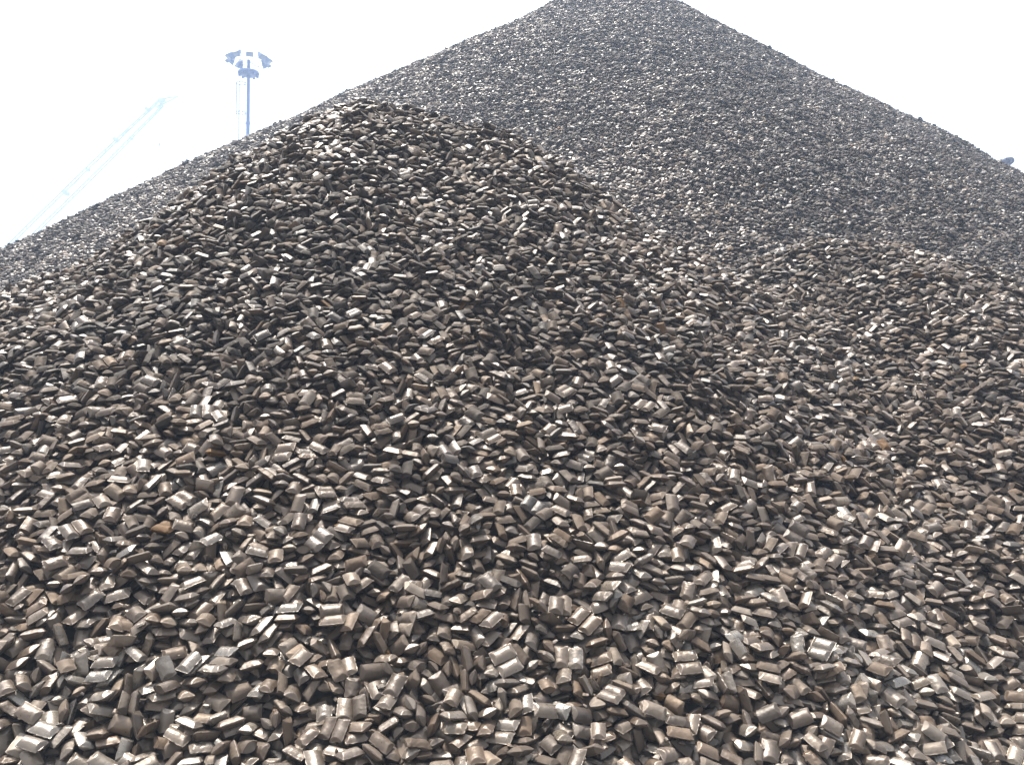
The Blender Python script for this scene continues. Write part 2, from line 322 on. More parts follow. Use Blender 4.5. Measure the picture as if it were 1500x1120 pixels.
PACKING = [
-1920,-284,6,-14,39,73,24,-1918,-715,-42,71,-42,155,33,-1917,-1723,-1,22,0,129,23,-1915,-152,-73,-20,2,1,30,-1910,594,18,44,7,-167,24,-1909,-850,-71,-28,-25,83,24,-1908,-1497,-55,-21,-20,-10,22,
-1904,-1031,-17,21,-24,166,22,-1903,-1305,-82,-15,11,-40,30,-1902,-213,-27,121,-128,17,22,-1902,5,-39,32,8,154,24,-1901,-611,-36,10,-23,-81,14,-1901,1008,-58,19,-32,-107,31,-1900,-1693,-49,41,51,-88,21,
-1900,1655,-2,-19,1,77,14,-1899,-1604,-44,37,18,110,3,-1897,1191,11,-9,-9,15,24,-1896,1020,-21,-45,-15,-51,14,-1895,79,0,18,9,145,14,-1895,909,-10,4,-37,-141,44,-1894,-926,-28,-47,17,-80,23,-1894,-427,-41,-37,27,-91,14,
-1894,102,-60,123,128,-11,31,-1893,198,-15,-87,19,76,44,-1892,838,-51,-24,-13,-34,22,-1892,1092,-14,-22,-17,0,24,-1891,1466,-15,3,24,-69,4,-1888,-332,-8,31,-17,-89,14,-1887,-772,-16,58,-14,91,24,
-1885,-776,-73,30,-8,141,11,-1885,503,-55,15,-5,162,34,-1885,865,-26,7,37,106,14,-1884,-1394,-48,40,10,168,24,-1884,330,-17,17,-33,-99,4,-1884,400,-6,-7,17,106,4,-1883,-1723,24,-2,34,7,24,-1882,-1146,-66,-26,-10,-110,2,
-1882,34,-22,-16,-42,-73,14,-1879,-1773,-52,0,-4,-68,20,-1879,590,-21,48,2,-122,4,-1878,-1170,-26,-31,-2,-62,13,-1878,-1003,30,-50,7,-124,4,-1877,-1249,-35,-13,-35,-86,24,-1877,-1048,-70,6,19,-27,0,
-1873,-1898,-28,-22,13,58,0,-1873,-1178,17,-24,-9,27,4,-1872,-288,-58,-3,15,81,40,-1870,375,-69,1,0,160,10,-1870,428,-51,10,4,154,12,-1869,-606,-5,49,-18,159,34,-1869,-269,26,33,9,87,24,-1868,-1849,-75,7,27,41,0,
-1868,1866,1,-7,27,35,14,-1867,-1249,-77,15,-35,-78,21,-1865,1379,-13,63,-7,-116,4,-1863,-967,-7,-26,10,-96,3,-1863,1181,-16,10,11,-170,24,-1861,-458,8,-44,-9,90,4,-1860,-1799,-17,18,3,127,3,-1860,1658,-21,-24,26,107,14,
-1859,-1357,-26,-12,-41,-112,14,-1859,53,-78,-27,-20,-14,32,-1856,-1585,-40,-43,-15,-76,13,-1855,-813,-6,-72,60,-89,14,-1855,-81,-39,38,21,-122,4,-1855,783,5,23,9,-146,24,-1854,138,-49,34,27,-24,22,
-1852,-651,-38,16,30,-160,14,-1852,-159,-8,37,-14,174,44,-1850,-1639,5,-10,14,11,4,-1849,-464,-27,-31,25,165,32,-1847,1030,-27,-55,-2,-47,4,-1845,-1449,-49,32,-18,178,4,-1845,-1423,-96,-45,19,-3,10,
-1845,-228,-21,-17,-5,-90,2,-1845,316,-31,29,-1,-137,14,-1844,-727,-39,44,41,-138,14,-1841,-345,-6,-42,84,126,34,-1840,-1594,-112,-10,21,45,10,-1840,-948,-46,35,-11,88,11,-1840,1312,-9,8,-21,-138,24,
-1838,-1651,-74,5,-3,-158,40,-1838,582,-43,2,11,73,14,-1838,656,-6,-8,50,101,14,-1837,-1865,12,-10,-1,4,54,-1837,719,-14,37,7,-154,14,-1835,891,-6,57,-1,103,4,-1834,-1738,-34,-66,45,119,3,-1834,-540,6,-36,-44,-53,14,
-1833,943,-54,0,-5,98,1,-1832,1775,-5,66,8,-125,24,-1829,1292,-39,-14,10,19,4,-1828,-1108,-33,33,10,153,4,-1827,-1677,-25,46,12,142,10,-1827,165,13,11,-11,-140,14,-1825,-1504,-16,3,-31,-62,34,
-1824,-1284,-81,63,-5,-96,12,-1824,-1000,-94,-40,-2,-39,30,-1824,254,-34,0,-23,-105,4,-1823,-1376,-104,31,-2,170,30,-1822,-1069,-20,-39,-43,-76,3,-1821,-584,-10,-80,11,-21,4,-1819,-1838,-52,30,-26,-134,32,
-1818,-1250,-15,-11,-6,-48,44,-1818,-423,-52,-44,-30,14,23,-1817,794,-32,30,-2,-150,24,-1816,-154,-65,-25,5,152,1,-1815,-1188,-63,-56,12,129,11,-1815,-547,-53,5,-3,168,0,-1814,-1566,-34,16,19,101,22,
-1814,-1405,-31,50,-65,-96,3,-1813,-863,-66,-16,9,-37,3,-1813,-365,-27,-72,-5,62,14,-1813,461,-43,18,-15,170,14,-1813,1130,-14,-9,-40,-87,4,-1811,1524,-25,-2,-21,-128,44,-1808,121,-3,-6,-14,-7,14,
-1808,967,-3,-43,-53,-171,4,-1808,1428,-47,25,-4,88,3,-1807,1101,-37,23,-11,-152,4,-1806,-460,-57,-46,-18,21,2,-1804,-957,-35,62,5,75,13,-1804,369,-14,-24,-42,-103,14,-1803,-819,-47,33,55,65,44,
-1802,549,-20,-12,-25,-126,24,-1801,-701,-57,0,4,-88,32,-1801,662,-53,86,22,-161,21,-1799,53,-52,-16,5,-39,14,-1797,-262,-12,-21,37,-47,14,-1795,1705,-38,-1,0,-7,24,-1794,-1898,-83,-37,27,146,0,-1793,504,-40,31,38,130,4,
-1792,-1719,36,-35,-10,5,54,-1792,-1066,-75,33,21,160,31,-1791,-1209,3,-44,0,-34,54,-1791,330,-60,-12,-49,-59,3,-1790,1046,-42,16,-53,-29,13,-1789,-1313,-119,-45,10,-109,30,-1789,158,-32,-4,-1,112,24,
-1789,627,1,-32,-26,19,14,-1788,-956,19,-41,-1,-20,4,-1786,-1817,-109,4,52,91,30,-1786,-173,23,16,-13,-79,4,-1785,-516,18,5,-54,-68,4,-1785,-100,-57,50,-14,175,21,-1783,-1796,-22,77,-46,-66,24,
-1783,-245,-82,0,-18,-34,11,-1783,73,-25,-20,27,8,33,-1783,871,6,-14,-21,-84,14,-1780,1590,-23,-65,31,11,14,-1779,-543,-8,-16,-47,-16,33,-1778,895,-44,23,-6,101,2,-1777,-722,-16,-46,39,-47,44,-1775,-1473,-29,-14,-8,77,2,
-1775,1767,-16,-11,-14,-122,14,-1774,-1581,-6,11,31,75,4,-1774,-1293,-50,8,44,76,14,-1774,-1016,-9,-60,-26,31,24,-1773,1390,-25,-24,37,24,4,-1773,1636,-19,-26,0,-4,44,-1770,-1073,5,38,62,22,14,
-1770,-1004,-63,-18,25,99,1,-1770,-808,-30,-36,-59,-129,14,-1770,1459,-22,-8,-28,-120,44,-1770,1498,11,-3,-11,-72,4,-1769,1248,-19,-40,4,18,4,-1765,1331,-43,24,10,114,14,-1764,-68,-39,5,-35,-129,4,
-1761,-1472,22,69,6,-1,44,-1761,-149,-7,27,31,-162,24,-1760,-656,-30,6,-10,-37,22,-1759,-1434,-59,14,-16,-65,12,-1757,614,-19,30,-35,-109,24,-1756,-1717,-5,54,14,-150,14,-1756,-773,18,58,36,62,24,
-1753,-1662,-42,-51,13,12,31,-1753,-1553,23,2,-4,-56,4,-1753,-345,-36,14,-11,-106,44,-1753,-249,-13,-44,43,-42,24,-1752,-1873,-26,20,35,148,4,-1752,-1548,-66,20,-30,-107,21,-1751,-1779,-84,6,-23,-108,20,
-1751,-7,-33,-11,-28,-132,4,-1750,-562,-33,83,-5,-100,2,-1749,-1626,-30,51,-11,-169,24,-1747,-913,-38,-21,3,-75,2,-1746,56,-92,-17,1,12,22,-1746,541,-65,30,-7,-84,43,-1743,-1715,-58,22,32,94,11,
-1742,-1327,-73,28,45,96,12,-1741,-670,12,15,17,86,4,-1739,365,-49,38,-42,-61,44,-1737,-1790,-27,44,51,-160,33,-1735,1088,-49,-35,-4,51,2,-1734,1163,-1,19,-27,-6,14,-1733,-1279,-30,-11,-23,-79,4,
-1732,-873,-78,-38,4,-66,0,-1731,19,-4,28,-16,163,4,-1731,705,-29,-26,-30,-137,4,-1730,-1144,6,-62,-9,-55,24,-1729,809,-51,-28,13,9,23,-1728,-1372,-85,-19,-31,-46,2,-1726,-405,-70,7,-1,109,22,-1726,88,-39,89,49,123,23,
-1725,586,-21,-36,29,66,14,-1723,-1905,-64,4,60,164,2,-1722,1352,-10,70,-8,89,4,-1721,838,-29,-30,20,17,22,-1720,-1495,-41,53,16,-152,30,-1720,-602,-47,33,5,-105,1,-1719,294,-57,21,15,160,54,-1719,1542,-15,16,-10,65,24,
-1718,-1177,-34,48,-24,160,12,-1718,-899,15,43,10,-132,4,-1718,-176,-56,18,47,-40,14,-1717,1185,-33,-19,-11,67,14,-1716,-1552,-4,1,3,118,14,-1716,-817,-29,-6,15,79,44,-1716,1762,-5,13,37,-75,4,-1712,-973,-74,-4,11,91,0,
-1710,1015,-29,-8,9,39,14,-1708,919,-8,-27,8,6,14,-1707,-706,-47,37,4,-101,1,-1704,181,-35,13,-1,127,24,-1704,1074,-10,11,2,-156,4,-1703,-1120,12,-86,16,124,24,-1703,1442,-11,59,25,-144,4,-1701,718,-8,-15,2,-63,34,
-1700,-1024,15,43,-11,-146,14,-1700,871,-12,31,15,166,14,-1699,-1045,-68,-42,-8,0,10,-1699,-951,22,-63,-3,-129,14,-1698,-1106,-55,-16,-7,169,1,-1697,946,-51,-24,-1,-47,22,-1695,-1169,-90,26,22,-3,30,
-1695,784,18,-4,13,75,54,-1694,-1760,-70,-8,21,74,10,-1694,-920,-32,26,2,103,11,-1694,497,-18,-40,4,1,14,-1692,-1236,-71,0,-12,23,11,-1692,-736,13,42,34,-113,4,-1692,-593,1,23,7,140,14,-1691,-1003,-37,1,-18,-174,1,
-1691,563,-26,33,-34,-110,3,-1690,-98,-6,19,59,98,14,-1689,1667,-27,30,11,-100,24,-1688,-1846,-59,19,30,150,11,-1688,-1620,-50,-75,-11,62,2,-1688,-1310,-57,24,18,72,22,-1688,-435,-43,3,-17,-133,13,
-1688,-360,-25,-23,-3,74,24,-1686,-259,-19,-31,-8,68,4,-1686,653,-71,-6,5,134,11,-1685,93,-47,69,56,-116,44,-1683,-1732,-29,55,-23,174,4,-1683,-1442,-49,-47,33,-13,32,-1682,551,-61,21,-1,-171,30,-1681,450,-25,-15,10,4,4,
-1681,1599,-45,18,4,-177,3,-1679,311,-21,-11,-30,-107,24,-1678,261,-77,7,29,95,20,-1677,-1526,-54,13,30,93,0,-1677,-233,-56,-35,-16,25,11,-1676,-531,-17,29,32,125,24,-1674,-1813,-30,-7,30,42,4,
-1673,-1692,-41,64,41,164,4,-1673,-492,-78,33,-9,144,10,-1672,1869,-3,-24,13,-34,54,-1670,-1519,3,7,-52,-158,4,-1670,-317,-68,-4,-13,-174,11,-1670,-195,-3,-20,-39,-39,4,-1668,-1088,-9,-6,-31,-50,24,
-1666,-1405,-43,41,-17,161,14,-1666,19,-42,40,-17,-113,14,-1665,1513,-19,-1,38,-84,14,-1664,-1520,-103,23,3,163,0,-1664,-690,-6,2,-8,103,3,-1664,178,-11,17,7,115,4,-1664,1193,-38,-47,-22,59,44,-1662,1797,-29,2,-1,2,14,
-1660,-138,-21,36,29,147,4,-1660,753,-25,21,49,-155,23,-1659,-583,-72,-7,-4,11,0,-1658,-829,-6,-55,-23,74,14,-1657,665,-16,55,8,-152,14,-1655,1014,-62,2,9,47,22,-1653,-1287,-29,-11,-16,-152,22,
-1653,-1243,18,23,-29,-121,54,-1653,-442,-17,-13,43,-21,14,-1650,-1323,-91,30,20,152,0,-1650,-957,-95,9,4,-86,20,-1648,1416,-5,-2,18,56,4,-1647,-848,-62,-18,5,-67,0,-1646,-1868,2,-45,7,61,14,-1644,-1315,8,8,-16,-150,54,
-1642,-514,2,-76,-14,-43,24,-1641,-1375,-102,-39,12,20,0,-1640,-1897,-65,-55,-26,-26,1,-1639,208,14,24,-28,-129,24,-1638,-741,-41,2,14,175,11,-1638,951,2,-32,-11,-27,4,-1637,-1658,-25,-44,-34,-14,4,
-1636,255,-54,34,50,53,31,-1634,-1343,-32,-41,24,33,3,-1634,-453,-75,5,1,136,30,-1631,590,-4,30,-30,-156,54,-1630,-1052,1,-62,41,10,44,-1630,-553,-39,-33,7,37,13,-1630,1654,-3,59,69,-85,14,-1629,-1583,-56,-23,18,78,22,
-1629,-1115,-27,2,-5,-113,3,-1629,-374,14,-13,-13,-88,54,-1629,-111,-74,-19,24,-98,11,-1628,-1176,-83,18,4,-107,10,-1628,509,-13,46,-16,126,4,-1627,739,-37,6,58,147,3,-1624,-926,24,11,28,-79,44,
-1623,-1691,-80,86,9,86,10,-1621,931,-39,4,48,94,23,-1620,-1507,-62,-20,-19,-78,30,-1620,-1158,13,34,0,-124,24,-1620,-893,-29,-13,11,20,1,-1620,-744,21,32,-9,-131,4,-1620,1038,-28,54,-2,145,24,
-1618,-163,-40,-45,12,39,21,-1617,-1781,-29,2,69,67,4,-1617,548,-55,33,-21,101,14,-1615,-675,22,27,-19,-130,4,-1615,-269,3,-31,-58,17,24,-1614,-303,-44,-7,21,77,2,-1614,-130,20,27,-54,-127,44,-1614,265,20,-2,41,84,44,
-1614,887,-45,31,-16,-146,4,-1614,1357,-32,23,-31,148,34,-1612,72,-18,-26,5,-83,24,-1611,-620,-37,-23,-4,51,13,-1610,774,23,-33,-20,-110,14,-1609,109,-54,19,-8,172,12,-1608,-938,-46,-24,30,70,11,
-1607,-1084,-65,0,10,81,0,-1607,-997,-76,-17,-5,-101,31,-1607,-25,-34,48,-17,110,44,-1606,-1561,-17,44,-23,-164,14,-1606,-1008,-9,-48,-35,-3,24,-1605,-1406,-16,-35,-23,-41,4,-1605,1243,-22,35,8,138,44,
-1604,-1855,-21,41,-26,-107,3,-1604,302,-41,19,-1,103,43,-1600,-1496,-6,-14,14,86,14,-1600,158,-56,42,-3,169,1,-1600,206,-28,47,-61,-87,13,-1599,462,-49,-27,-50,-78,32,-1596,404,-38,28,-37,-142,54,
-1595,-1259,-62,12,-7,120,13,-1595,1400,5,-64,21,-79,4,-1594,-459,-42,65,-16,87,4,-1594,1211,-57,47,-6,-179,24,-1593,-1434,-51,39,-2,-126,11,-1590,1453,-31,-34,-3,143,13,-1589,1558,17,-19,-61,-79,54,
-1588,-1624,1,13,43,110,14,-1586,-73,37,140,-123,2,44,-1585,-1850,-72,-11,40,69,11,-1583,-1550,-85,-24,21,78,10,-1583,-1160,-28,-38,-3,-111,43,-1583,74,16,-19,-4,92,24,-1583,1089,-24,-56,22,-168,4,
-1582,-507,3,110,-136,-25,24,-1580,-667,-22,53,13,-133,14,-1580,-212,-34,-27,33,103,4,-1579,-1742,-46,-38,-12,-58,14,-1579,-806,-33,-44,-4,-163,44,-1578,1502,-1,11,-68,-142,54,-1577,1242,27,4,27,-125,34,
-1576,433,1,7,-12,-136,4,-1576,713,-59,30,19,154,52,-1575,-577,-70,-5,11,104,0,-1575,977,-43,-23,12,-2,3,-1573,-200,4,-12,34,129,34,-1573,810,-34,3,-13,-73,12,-1571,-887,-1,6,20,-21,4,-1570,-1451,-91,6,5,-100,0,
-1570,-331,-58,11,-6,-131,1,-1569,-1681,-43,-45,-34,-58,4,-1568,-138,-101,-1,31,106,30,-1567,703,6,-24,48,104,4,-1566,498,-56,-66,-29,-81,32,-1560,-689,-76,53,-18,61,32,-1558,-1876,-28,51,37,75,4,
-1557,-1707,-89,-21,-3,0,0,-1557,-1332,-81,4,24,53,10,-1557,618,5,-7,0,-56,44,-1556,-1198,-20,71,-3,73,4,-1556,-1141,-70,-23,8,102,31,-1556,-759,5,35,-2,-163,44,-1556,-84,-38,51,42,-166,4,-1556,1868,-24,13,-8,16,24,
-1555,-1491,-28,27,56,-133,4,-1555,10,-54,-4,50,103,32,-1554,-585,3,29,-14,-98,4,-1554,1754,-9,-35,19,48,14,-1551,159,-13,-2,-32,-56,4,-1550,1038,13,35,-3,-157,4,-1550,1267,-53,36,-8,-11,20,-1549,-998,-49,27,-22,-143,3,
-1549,-379,-14,10,-16,-87,24,-1547,-1360,2,-26,1,52,14,-1545,-826,-79,-18,-19,-82,0,-1544,-109,-66,30,-59,-103,32,-1544,824,-5,-31,-21,-98,14,-1543,-1224,-87,-7,-36,123,30,-1543,765,-61,38,10,160,0,
-1542,224,-5,15,-23,-92,14,-1540,57,1,4,41,-174,14,-1540,1252,0,21,21,143,14,-1538,-1038,-59,-4,-47,-84,22,-1538,1059,-44,85,4,14,2,-1537,829,-61,18,-22,-15,1,-1536,336,-37,10,-17,-104,14,-1535,1006,-5,42,26,-179,14,
-1534,-1627,-54,-29,34,17,12,-1533,-1819,-65,59,9,139,1,-1532,254,-65,-50,-2,-73,20,-1531,-1665,-1,-3,-29,-113,4,-1531,-1507,-117,5,-5,-112,30,-1531,49,-50,-21,-42,-58,23,-1530,-758,-60,77,-14,-53,12,
-1530,482,-27,-86,-29,103,24,-1529,-945,6,4,-18,-166,34,-1529,-335,9,12,-18,-98,4,-1528,-989,-17,6,13,124,4,-1528,-156,-40,75,-5,-139,33,-1528,619,-34,12,2,65,14,-1528,1391,-6,10,-31,-124,4,-1527,-1394,-61,-19,60,13,31,
-1527,-1143,23,20,38,95,4,-1526,-1525,-50,-90,3,-120,32,-1526,-1228,-30,-75,-12,73,44,-1525,-1462,-51,-13,-72,0,33,-1525,-1323,-58,-10,31,24,1,-1521,-848,2,-32,-46,-116,24,-1521,1358,-43,10,0,-17,13,
-1520,-1586,-47,37,-13,178,22,-1520,147,-35,-16,22,96,2,-1519,-493,-39,-16,-20,-62,2,-1518,-521,-75,37,-32,177,10,-1518,385,-12,-14,5,-44,24,-1517,1329,0,-45,1,38,44,-1516,-1813,-21,-58,-36,-67,44,
-1514,-1662,-76,-32,30,13,30,-1513,716,-9,-16,9,91,4,-1512,1487,-9,-48,-3,-61,24,-1510,-1070,-90,-88,20,21,11,-1509,-594,-56,16,28,93,11,-1509,561,-66,3,-23,-138,14,-1506,-1367,-15,26,-14,-115,4,
-1506,1003,-34,-6,33,98,4,-1505,-626,1,36,3,-56,34,-1504,1170,-32,-11,-24,-38,24,-1503,-185,-53,19,-28,-123,3,-1502,73,-31,-23,-40,-56,13,-1499,-1895,9,19,48,93,4,-1499,-732,-28,-54,46,125,3,-1499,1208,-13,34,-20,-150,4,
-1498,-486,-7,20,10,132,4,-1495,-1750,-22,-1,34,0,24,-1494,-908,-23,19,-38,11,3,-1494,-409,-42,-7,2,-60,4,-1493,909,-29,-19,-6,-55,4,-1489,-1738,-71,-43,-21,-116,20,-1489,-60,-33,-26,-22,63,4,
-1488,197,-10,-83,-20,-83,24,-1487,-1647,12,-26,17,-56,14,-1485,-911,32,-7,7,-90,14,-1485,274,-78,-23,33,-56,13,-1484,-1302,-20,53,31,159,3,-1484,428,-43,-27,-13,74,14,-1481,-289,-67,-16,16,-146,22,
-1479,182,-63,23,8,-122,2,-1479,730,20,-3,-9,-91,14,-1478,-1256,-8,13,-42,-108,24,-1477,-1517,-53,-46,9,63,4,-1477,1303,-5,25,-14,-135,14,-1475,-1114,-55,-10,-4,-59,2,-1475,35,-62,2,-17,-108,22,
-1474,-564,-34,-20,28,74,3,-1472,-1608,-19,25,-13,134,3,-1472,-981,-68,35,1,-50,31,-1472,325,-38,29,23,61,34,-1470,806,-27,-56,-25,81,24,-1469,-1673,-46,-30,31,24,1,-1469,-1415,-47,10,-65,-115,24,
-1468,665,-18,10,-28,-87,4,-1467,-1353,-48,66,24,-143,12,-1467,-1226,-59,0,-1,-54,20,-1466,-291,-6,-16,34,103,24,-1466,1664,-36,-20,10,-152,24,-1462,-1448,-62,47,33,168,32,-1461,-1039,-22,-1,31,89,14,
-1459,-1480,-98,-18,12,69,1,-1458,-910,-66,-29,-19,-25,12,-1456,499,-25,-30,-27,-37,24,-1456,1865,-11,-24,-12,-152,14,-1455,-329,-28,-40,10,19,44,-1454,-348,-71,-4,-55,-50,3,-1453,-874,-52,-21,-34,-44,23,
-1452,1298,-41,-35,7,36,2,-1451,-640,-37,-46,-40,-91,44,-1450,-1801,-85,55,-19,-152,10,-1448,-1164,2,-43,15,-2,54,-1448,-734,-48,-15,3,-106,2,-1448,125,1,22,-17,-159,24,-1447,-85,1,-60,-10,-147,14,
-1445,732,-53,3,7,177,20,-1444,-1844,-13,15,-34,-70,14,-1444,570,-59,-5,-45,-122,33,-1443,-159,-40,6,-11,159,4,-1442,-508,-79,27,-9,-66,41,-1442,1033,-39,19,-12,-97,14,-1440,913,-22,-37,-54,-116,33,
-1439,-1568,-12,31,2,118,34,-1439,264,-55,-15,-27,-90,3,-1439,840,-53,16,-3,-85,1,-1438,610,-40,-6,3,-15,24,-1438,938,-66,-10,20,-31,31,-1434,-547,-10,12,11,122,34,-1434,-222,-27,-35,-20,126,14,
-1434,1200,-43,9,-12,-137,31,-1433,-1881,-38,-5,-30,-103,12,-1433,-1202,-17,31,28,143,24,-1431,-1714,-1,22,6,28,14,-1431,-1099,-21,-19,-50,-80,3,-1431,326,-4,8,10,107,14,-1430,-41,-41,-13,-21,98,13,
-1430,1475,-19,38,-28,-175,33,-1428,409,-27,-12,37,-81,14,-1427,-1295,-80,5,5,-165,10,-1427,1393,-5,-19,6,69,44,-1426,1088,23,2,1,-154,4,-1425,-1028,1,-31,3,-55,24,-1424,82,-49,-3,-16,-45,4,-1423,735,4,-22,-5,60,4,
-1421,-1765,-12,85,12,26,14,-1421,1221,27,-3,-21,-64,4,-1419,-1359,-50,-43,-10,47,21,-1416,-1915,-124,-14,-40,-106,40,-1416,1139,-17,-1,20,38,14,-1415,-1421,-11,-38,7,5,33,-1415,-849,-31,88,-17,154,13,
-1414,-122,-16,-35,-29,-148,34,-1413,-727,-23,-27,-19,-144,14,-1413,1182,2,-16,27,50,4,-1412,83,-10,-32,7,10,54,-1412,437,-58,-2,-6,171,3,-1411,-1850,-91,35,22,145,10,-1411,-512,11,18,-26,-100,14,
-1411,1411,-50,-41,-5,-93,31,-1411,1739,-21,6,16,-53,4,-1410,1262,-20,35,4,-147,12,-1407,-422,4,-59,-15,46,4,-1406,521,-51,31,30,-177,4,-1405,-961,-35,-11,33,-43,22,-1405,-803,-78,9,20,48,30,-1405,-302,-79,26,18,-95,1,
-1405,826,-22,-8,6,-67,13,-1402,-1575,-52,5,-7,89,11,-1401,-1259,-6,-39,-26,5,24,-1400,-615,-42,35,-1,135,14,-1400,-515,-39,1,6,111,3,-1398,-1646,-25,4,-35,-174,2,-1398,1698,5,-2,2,-131,14,-1395,-1793,-21,-51,-61,2,3,
-1395,-342,22,22,-29,-92,44,-1394,-1384,6,29,20,147,4,-1394,939,-34,-10,-50,-98,3,-1393,248,-29,-23,-5,-60,44,-1391,-1298,-11,-14,-60,-70,24,-1390,-1735,-81,-6,41,107,30,-1390,1044,4,6,21,138,14,
-1388,-1190,-45,10,-7,-94,40,-1387,-1517,-73,-54,-11,-174,1,-1387,-1451,-83,-29,-22,-75,20,-1387,1516,-20,-6,-34,-78,4,-1383,678,-21,-42,11,22,14,-1382,-403,-44,-26,2,-41,12,-1381,-950,-6,33,38,22,14,
-1380,-1468,-36,41,8,153,14,-1379,-1820,-52,-40,63,61,2,-1379,745,-36,-14,19,-72,30,-1378,822,8,-18,-14,-104,14,-1377,-663,-73,8,0,175,2,-1376,-1636,10,3,5,123,14,-1375,-812,-48,-1,-13,156,12,-1374,-1362,-85,-8,13,83,11,
-1372,339,-51,33,17,-37,3,-1372,1370,-20,-21,3,92,14,-1372,1467,-41,61,-34,-79,23,-1371,260,-70,-7,-26,-1,21,-1371,979,0,-26,-34,-3,4,-1370,-781,-12,28,11,59,4,-1370,-241,-64,-44,-16,139,1,-1368,-1904,-84,-58,1,-129,20,
-1367,-29,-58,-2,34,109,24,-1366,117,11,24,26,113,14,-1366,489,-57,-5,-40,-74,14,-1366,1028,-29,-24,19,154,12,-1365,-506,-67,-18,-13,31,21,-1365,-63,-82,-22,0,25,11,-1364,-1385,-46,3,-5,-39,30,-1364,-1171,1,-13,26,93,14,
-1364,-747,-65,-30,-9,-11,0,-1363,-1029,-43,-9,-28,90,3,-1362,719,7,-29,12,57,24,-1361,-307,-21,-39,-6,80,44,-1360,-1717,-46,-58,-6,-4,2,-1359,-1867,9,82,0,-130,54,-1358,-1534,-14,50,-17,-177,24,
-1355,-909,-64,-5,20,-132,2,-1355,894,-45,14,0,-180,2,-1352,-598,-51,-80,-21,137,24,-1350,-1299,-63,13,-43,-125,20,-1350,-1180,-69,-40,17,95,1,-1348,-1104,11,-13,-24,-63,54,-1348,308,-1,4,-33,-155,54,
-1348,1280,16,22,-27,177,34,-1347,-1596,-12,-6,-28,-27,14,-1347,-206,-25,-14,11,-50,4,-1345,-925,26,18,-36,-139,54,-1343,-1787,-39,-1,-58,-83,3,-1342,-372,-43,11,42,86,22,-1341,-1059,28,-7,-32,-125,14,
-1341,1206,-38,-3,18,-171,23,-1340,-635,13,-69,-54,28,4,-1339,-1426,-12,-11,5,61,24,-1339,-103,-36,39,-10,-170,24,-1339,1200,15,3,27,111,14,-1339,1692,-16,30,3,-144,14,-1338,-145,-48,-17,-12,-6,23,
-1337,-496,-20,-21,-19,-117,44,-1337,1308,-37,-9,16,89,12,-1336,50,-50,29,15,66,24,-1336,186,-56,18,27,31,11,-1336,543,-31,-89,-65,108,14,-1336,1864,-13,25,25,117,14,-1334,205,-10,-52,-30,-117,14,
-1331,-1104,-54,-39,-34,-21,0,-1331,421,-45,18,34,173,34,-1331,951,-9,46,9,-164,24,-1331,1119,-43,-15,-7,-142,34,-1329,-688,-32,35,23,-116,4,-1323,-1302,-5,-55,-8,124,24,-1323,-1007,-67,1,-1,134,10,
-1323,833,-23,-3,-24,26,4,-1323,1423,-29,-33,-25,50,54,-1321,-1468,-98,-36,20,-57,1,-1319,-1375,12,-43,-54,-80,24,-1318,57,-18,-35,0,-67,4,-1317,649,-38,14,30,70,24,-1317,1729,-56,24,15,5,32,
-1316,-1855,-82,-33,-40,-67,10,-1316,-1371,-70,-5,-2,-80,0,-1315,-813,-10,-42,9,61,14,-1314,-1226,-4,12,26,138,3,-1313,-1655,-47,17,-30,177,21,-1312,-1222,49,16,7,32,4,-1311,-1870,-1,22,-63,-92,3,
-1310,-1789,-84,-13,59,118,20,-1309,-815,-75,-19,-5,61,30,-1309,395,-62,55,-19,-127,22,-1308,-1094,-100,9,3,85,0,-1308,-507,5,22,-38,163,4,-1307,760,-19,24,45,-166,24,-1306,-326,-50,18,8,132,13,
-1306,573,-54,-54,-32,89,31,-1301,177,-11,43,-89,-72,24,-1300,916,-6,43,5,-162,14,-1298,-1775,-20,22,61,90,13,-1298,1007,-48,16,4,113,13,-1297,-1700,-22,-25,30,-4,24,-1297,85,2,70,-1,114,14,-1296,-531,-59,-9,-19,29,3,
-1295,13,-68,25,5,-126,13,-1293,1615,-1,20,-27,-161,24,-1292,1901,-20,-45,33,118,4,-1291,-1563,-66,-23,-19,-75,50,-1290,-176,-61,22,1,-152,32,-1290,806,-56,8,-3,-52,22,-1290,1515,-22,17,-13,-166,4,
-1289,1276,-51,-2,-15,-98,30,-1288,-1542,-24,-33,28,86,4,-1288,-927,-88,-14,-6,-26,10,-1288,688,-14,55,7,150,14,-1285,-457,-9,-66,6,-37,14,-1284,1265,-12,-23,-12,-86,34,-1284,1670,-14,40,42,162,4,
-1283,-1646,-17,-16,-47,-129,23,-1283,-665,-65,-56,-9,-41,2,-1282,-1167,9,31,-1,-145,24,-1282,-973,-27,-14,41,97,14,-1282,483,-14,-16,-43,-43,14,-1282,1161,18,23,25,-133,14,-1281,-391,33,-55,-45,-44,4,
-1280,556,8,-36,17,-96,54,-1279,-633,0,52,-22,-61,4,-1279,-72,-36,-28,-4,-56,33,-1279,366,-50,55,-13,-129,22,-1278,-840,-27,-32,-7,29,4,-1277,-296,-35,19,10,129,2,-1276,-259,-5,7,10,20,24,-1274,710,-66,30,0,-14,33,
-1273,-1467,-23,-19,-43,-40,14,-1273,1429,-31,-28,-18,57,32,-1272,-1015,-40,21,-16,-156,13,-1272,-38,-11,-10,-18,-82,24,-1271,-1419,-18,7,45,123,4,-1271,-1315,-51,28,4,151,11,-1269,1057,-33,9,39,89,3,
